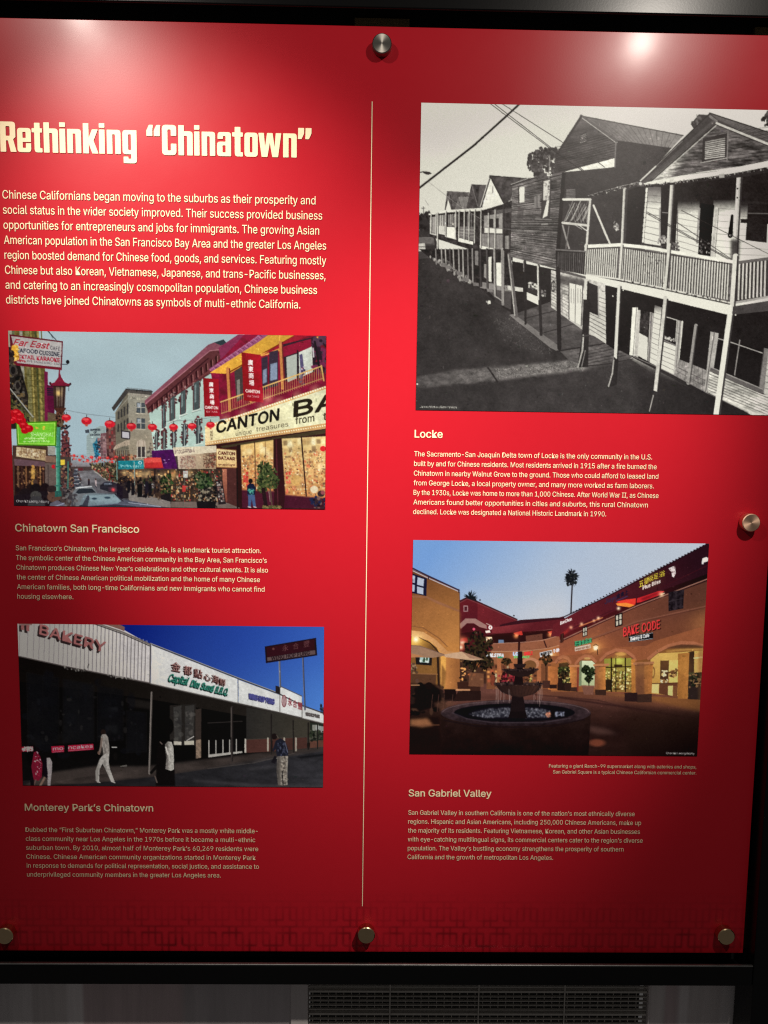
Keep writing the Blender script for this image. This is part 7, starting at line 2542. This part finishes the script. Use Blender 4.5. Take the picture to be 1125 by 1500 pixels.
    P.poly([(136, 440), (156, 446), (152, 560), (138, 560)], (226, 166, 84))
    P.grad([(156, 444), (205, 450), (205, 560), (152, 560)], (160, 0), (190, 126, 70), (200, 0), (150, 96, 56))
    P.poly([(140, 470), (156, 500), (150, 560), (138, 560)], (110, 70, 40), 0.7, 2)
    P.line([(126, 440), (130, 560)], 8, (44, 32, 28))
    P.poly([(46, 440), (106, 444), (104, 476), (48, 472)], (34, 30, 30))
    P.poly([(62, 446), (96, 448), (94, 466), (62, 464)], (170, 196, 190))
    P.spots([(64, 448), (94, 449), (94, 464), (64, 464)], 10, 3, 6, [(60, 80, 60), (220, 230, 220)])
    P.poly([(30, 505), (120, 508), (118, 560), (30, 560)], (86, 58, 42))
    P.line([(30, 504), (124, 507)], 4, (140, 96, 60))
    P.spots([(28, 470), (50, 470), (52, 505), (28, 505)], 26, 3, 6, [(150, 120, 90), (90, 66, 50), (60, 44, 36)])
    # umbrellas
    P.poly([(20, 404), (60, 405), (158, 440), (110, 448), (20, 446)], (150, 116, 92))
    P.poly([(20, 430), (80, 444), (20, 448)], (176, 120, 80))
    P.line([(20, 404), (62, 406), (158, 440)], 3, (120, 92, 80))
    P.poly([(150, 436), (212, 426), (300, 456), (250, 458), (152, 446)], (196, 160, 128))
    P.poly([(212, 426), (300, 456), (240, 450)], (164, 124, 98))
    P.line([(213, 430), (214, 540)], 3, (70, 50, 40))
    # palms
    P.line([(607, 180), (604, 240), (602, 290)], 5.4, (44, 40, 44))
    P.line([(606, 190), (604, 288)], 2, (80, 70, 70), 0.6)
    rng = P.rng
    for k in range(60):
        an = rng.uniform(-0.5, math.pi + 0.5)
        r = 18 + 14 * rng.random()
        x1, y1 = 604 + r * .92 * math.cos(an), 158 - r * math.sin(an)
        P.line([(604, 160), ((604 + x1) / 2, (156 + y1) / 2 - 2), (x1, y1 + 2)], 3.4, (26, 28, 34) if k % 3 else (46, 50, 50), 1, 0, 1.0)
    for k in range(30):
        an = rng.uniform(math.pi, 2 * math.pi)
        r = 12 + 20 * rng.random()
        P.line([(604, 164), (604 + r * .9 * math.cos(an), 168 - r * .9 * math.sin(an))], 3, (34, 34, 36), 1, 0, 1.0)
    P.spots([(585, 150), (622, 150), (620, 190), (588, 190)], 60, 2, 5, [(28, 30, 34), (40, 42, 42)])
    for k in range(34):
        an = rng.uniform(-0.2, math.pi + 0.2)
        r = 12 + 14 * rng.random()
        P.line([(243, 234), (243 + r * math.cos(an), 232 - r * math.sin(an))], 3.4, (28, 32, 36), 1, 0, 1.2)
    P.poly([(228, 236), (262, 236), (266, 246), (248, 242)], (34, 34, 38))
    # tree behind the umbrellas
    for cx, cy, r in ((255, 405, 34), (295, 400, 26), (250, 440, 30), (285, 440, 32), (240, 470, 22), (300, 470, 24), (270, 380, 24)):
        P.spots([(cx - r, cy - r * .5), (cx - r * .5, cy - r), (cx + r * .5, cy - r), (cx + r, cy - r * .5), (cx + r, cy + r * .5), (cx + r * .5, cy + r),
                 (cx - r * .5, cy + r), (cx - r, cy + r * .5)], 60, 2.5, 6, [(34, 26, 22), (48, 40, 28), (24, 20, 20), (60, 50, 34)])
    P.line([(262, 470), (240, 530)], 6, (34, 26, 22))
    P.line([(280, 455), (262, 490)], 4, (34, 26, 22))
    P.poly([(150, 436), (212, 426), (290, 454), (250, 458), (152, 446)], (196, 160, 128))
    P.poly([(212, 426), (292, 454), (240, 450)], (160, 122, 98))
    P.spots([(208, 480), (235, 480), (235, 530), (208, 530)], 30, 3, 6, [(40, 30, 26), (70, 44, 36), (240, 170, 100)])
    P.poly([(195, 535), (280, 535), (275, 585), (200, 585)], (58, 36, 30))
    P.poly([(240, 500), (290, 505), (290, 552), (235, 550)], (120, 78, 56), 0.8)
    # plants in pots mid distance
    for cx, cy, r in ((372, 464, 18), (512, 456, 24), (576, 512, 18)):
        P.spots([(cx - r, cy), (cx - r * .5, cy - r * .7), (cx + r * .5, cy - r * .7), (cx + r, cy), (cx, cy + r * .7)], 70, 2, 5, [(36, 30, 24), (56, 46, 32), (26, 22, 20), (90, 60, 36)])
    P.line([(513, 470), (513, 532)], 3, (44, 32, 26))
    P.poly([(500, 530), (528, 530), (526, 556), (502, 556)], (70, 44, 38))
    P.poly([(578, 538), (604, 538), (602, 566), (580, 566)], (50, 34, 30))
    P.poly([(526, 544), (552, 544), (552, 558), (526, 558)], (44, 30, 28))
    P.poly([(556, 520), (572, 520), (572, 556), (556, 558)], (40, 28, 26))
    # tables, chairs and diners on the left
    P.poly([(28, 540), (140, 545), (140, 660), (28, 660)], (40, 27, 24), 0.85, 3)
    P.spots([(28, 545), (150, 555), (150, 640), (28, 650)], 90, 4, 13, [(24, 18, 18), (38, 28, 26), (18, 14, 15), (70, 48, 38)], 0.9)
    P.ell(64, 548, 12, 13, (24, 18, 18))
    P.poly([(48, 560), (66, 545), (100, 538), (132, 560), (140, 600), (110, 625), (60, 640), (40, 620)], (24, 18, 18), 1, 2)
    P.ell(94, 548, 14, 13, (28, 20, 20))
    P.ell(52, 530, 6, 8, (90, 64, 54))
    P.line([(30, 546), (60, 546)], 3, (190, 140, 100))
    P.poly([(150, 560), (190, 560), (195, 600), (150, 605)], (30, 22, 22))
    P.poly([(190, 560), (242, 560), (242, 566), (190, 566)], (190, 136, 96))
    for x in (108, 130, 150, 180):
        P.line([(x, 580), (x - 6, 640)], 2.4, (70, 48, 42))
    P.poly([(200, 566), (280, 566), (280, 600), (180, 604)], (40, 27, 25))
    P.poly([(110, 610), (170, 600), (190, 610), (140, 640)], (96, 64, 50), 0.7, 4)
    P.poly([(28, 668), (90, 664), (110, 690), (70, 696), (28, 690)], (150, 98, 66), 0.9, 4)
    P.line([(28, 690), (130, 688)], 4, (110, 70, 50), 0.7, 2)
    # fountain
    def ring(cx, cy, rx, ry, a0=0.0, a1=2 * math.pi, n=64):
        return [(cx + rx * math.cos(a0 + (a1 - a0) * k / n), cy + ry * math.sin(a0 + (a1 - a0) * k / n)) for k in range(n + 1)]
    P.grad([(137, 645)] + ring(405, 645, 268, 47, math.pi, 0) + [(664, 800), (404, 832), (140, 802)], (400, 680), (36, 24, 22), (400, 790), (20, 13, 13))
    P.tex([(138, 660), (672, 660), (664, 790), (400, 830), (140, 800)], 30, 0.25)
    P.grad(ring(405, 645, 268, 47), (400, 604), (64, 50, 52), (400, 690), (36, 27, 30))
    P.tex(ring(405, 645, 268, 47), 16, 0.4)
    P.line(ring(405, 645, 262, 43, math.pi * 1.02, math.pi * 1.98), 2.2, (112, 88, 86), 0.6, 1)
    P.poly(ring(400, 644, 216, 33), (19, 16, 21), 1, 1)
    P.line([(178, 645), (230, 666), (320, 680), (500, 680), (600, 664)], 4, (66, 56, 62), 0.7, 1)
    P.line([(150, 672), (260, 692), (400, 697), (540, 692), (650, 668)], 5, (28, 20, 22), 0.8, 1)
    P.poly([(244, 648), (300, 632), (386, 626), (386, 660), (300, 660)], (48, 48, 56), 0.7, 5)
    P.poly([(438, 628), (500, 632), (528, 640), (526, 660), (440, 662)], (48, 48, 56), 0.7, 5)
    P.spots([(235, 650), (300, 632), (386, 626), (386, 660), (290, 662)], 420, 0.8, 2.6, [(112, 112, 120), (58, 58, 68), (26, 25, 31), (168, 168, 176)], 0.85)
    P.spots([(438, 626), (500, 632), (530, 640), (528, 660), (440, 662)], 320, 0.8, 2.6, [(112, 112, 120), (58, 58, 68), (26, 25, 31), (168, 168, 176)], 0.85)
    P.spots([(512, 642), (530, 644), (528, 660), (512, 660)], 40, 1, 2.6, [(240, 160, 120), (200, 120, 90)])
    P.spots([(546, 640), (580, 642), (576, 656), (546, 658)], 60, 0.8, 2.4, [(190, 196, 214), (100, 104, 124)])
    P.poly([(530, 632), (545, 632), (546, 660), (530, 662)], (22, 18, 20))
    P.soften(ring(400, 644, 212, 30), 1.3)
    # its tiers
    P.poly([(392, 580), (430, 580), (436, 610), (440, 655), (384, 655), (388, 610)], (30, 23, 24))
    P.poly([(384, 640), (440, 640), (446, 664), (378, 664)], (25, 19, 21))
    P.poly([(330, 540), (500, 540), (492, 560), (470, 578), (420, 590), (390, 584), (355, 572), (340, 556)], (40, 29, 28))
    P.grad([(338, 546), (492, 546), (470, 576), (420, 588), (360, 572)], (340, 0), (42, 30, 29), (490, 0), (66, 43, 36), 0.8, 2)
    P.line([(330, 541), (500, 541)], 8, (50, 37, 38))
    P.spots([(330, 534), (500, 534), (500, 546), (330, 546)], 60, 2, 4.5, [(62, 46, 42), (30, 24, 26), (84, 62, 56)], 0.9)
    for x in range(345, 490, 14):
        P.line([(x, 550), (415 + (x - 415) * .7, 580)], 2, (40, 28, 28), 0.6)
    P.poly([(402, 505), (428, 505), (432, 545), (398, 545)], (30, 22, 23))
    P.poly([(360, 490), (482, 488), (470, 504), (446, 514), (420, 518), (392, 512), (372, 502)], (40, 29, 28))
    P.line([(358, 491), (484, 489)], 6, (56, 42, 42))
    P.spots([(358, 486), (484, 484), (484, 495), (358, 496)], 40, 2, 4, [(66, 48, 44), (30, 24, 26)], 0.9)
    P.poly([(412, 425), (428, 425), (430, 490), (410, 490)], (27, 21, 23))
    P.poly([(396, 470), (442, 470), (436, 484), (402, 484)], (40, 30, 30))
    P.ell(420, 440, 8, 16, (34, 27, 29))
    for x, y0, y1 in ((334, 552, 604), (340, 556, 612), (350, 566, 600), (362, 572, 606), (384, 580, 600), (470, 578, 604), (484, 566, 612), (490, 556, 622), (496, 548, 600), (380, 560, 610)):
        P.line([(x, y0), (x + rng.uniform(-2, 2), y1)], 1.6, (176, 150, 140), 0.6)
        P.line([(x + 3, y0 + 4), (x + 3 + rng.uniform(-2, 2), y1 - 8)], 1.0, (200, 180, 170), 0.5)
    # right foreground edge
    P.grad([(1058, 420), (1094, 420), (1070, 640), (1056, 640)], (1058, 0), (60, 40, 32), (1090, 0), (110, 74, 46), 0.4, 3)
    P.weather(1300, 0.09, 0.7)
    P.view(*E)
    P.text('Chon Kit Leong/Alamy', (783, 777), (985, 780), 14, (216, 210, 206), fat=0.2)
    return P.sheet('printed_photo', gloss=(0.008, 0.003))


PH4 = san_gabriel()
PH4['label'] = 'dusk photograph of a shopping court with a tiered fountain'

# ------------------------------------------------------------------ fretwork printed along the foot of the panel
LZ = at(540, 1306)[1]
nx, ny = 1500, 120
X, Z = np.meshgrid(np.linspace(LX + 0.0008, RX - 0.0008, nx), np.linspace(LZ, BOTZ + 0.0008, ny))
u = px_m(10.4)                            # lattice pitch
g = np.random.default_rng(3)
gi, gj = (X - LX) / u, (Z - BOTZ) / u
line_w = 0.13
mask = np.zeros_like(X)
for sft in (0, 2):                        # two sets of squares that interlock
    a, c = (gi - sft) % 4, (gj - sft * 0.5) % 4
    near = lambda q: np.minimum(np.minimum(np.abs(q), np.abs(q - 4)), np.abs(q - 3)) < line_w
    mask[(near(c) & (a <= 3 + line_w)) | (near(a) & (c <= 3 + line_w))] = 1
fade = np.clip(1 - (Z - BOTZ) / (LZ - BOTZ), 0, 1) ** 0.9
patch = fractal(ny, nx, 40, g, 1.5, 3)
fade = fade * np.clip((patch - 0.36) * 3.0, 0.5, 1)
ink = (np.array(RED) + np.array(RED_B)) / 2 * (1 - 0.8 * blur(mask * fade, 0.6)[..., None])
lat = grid_sheet('fretwork_border', X, Z, -0.0002, ink, M_PRINT)
lat['label'] = 'faint dark red fretwork along the foot of the panel'
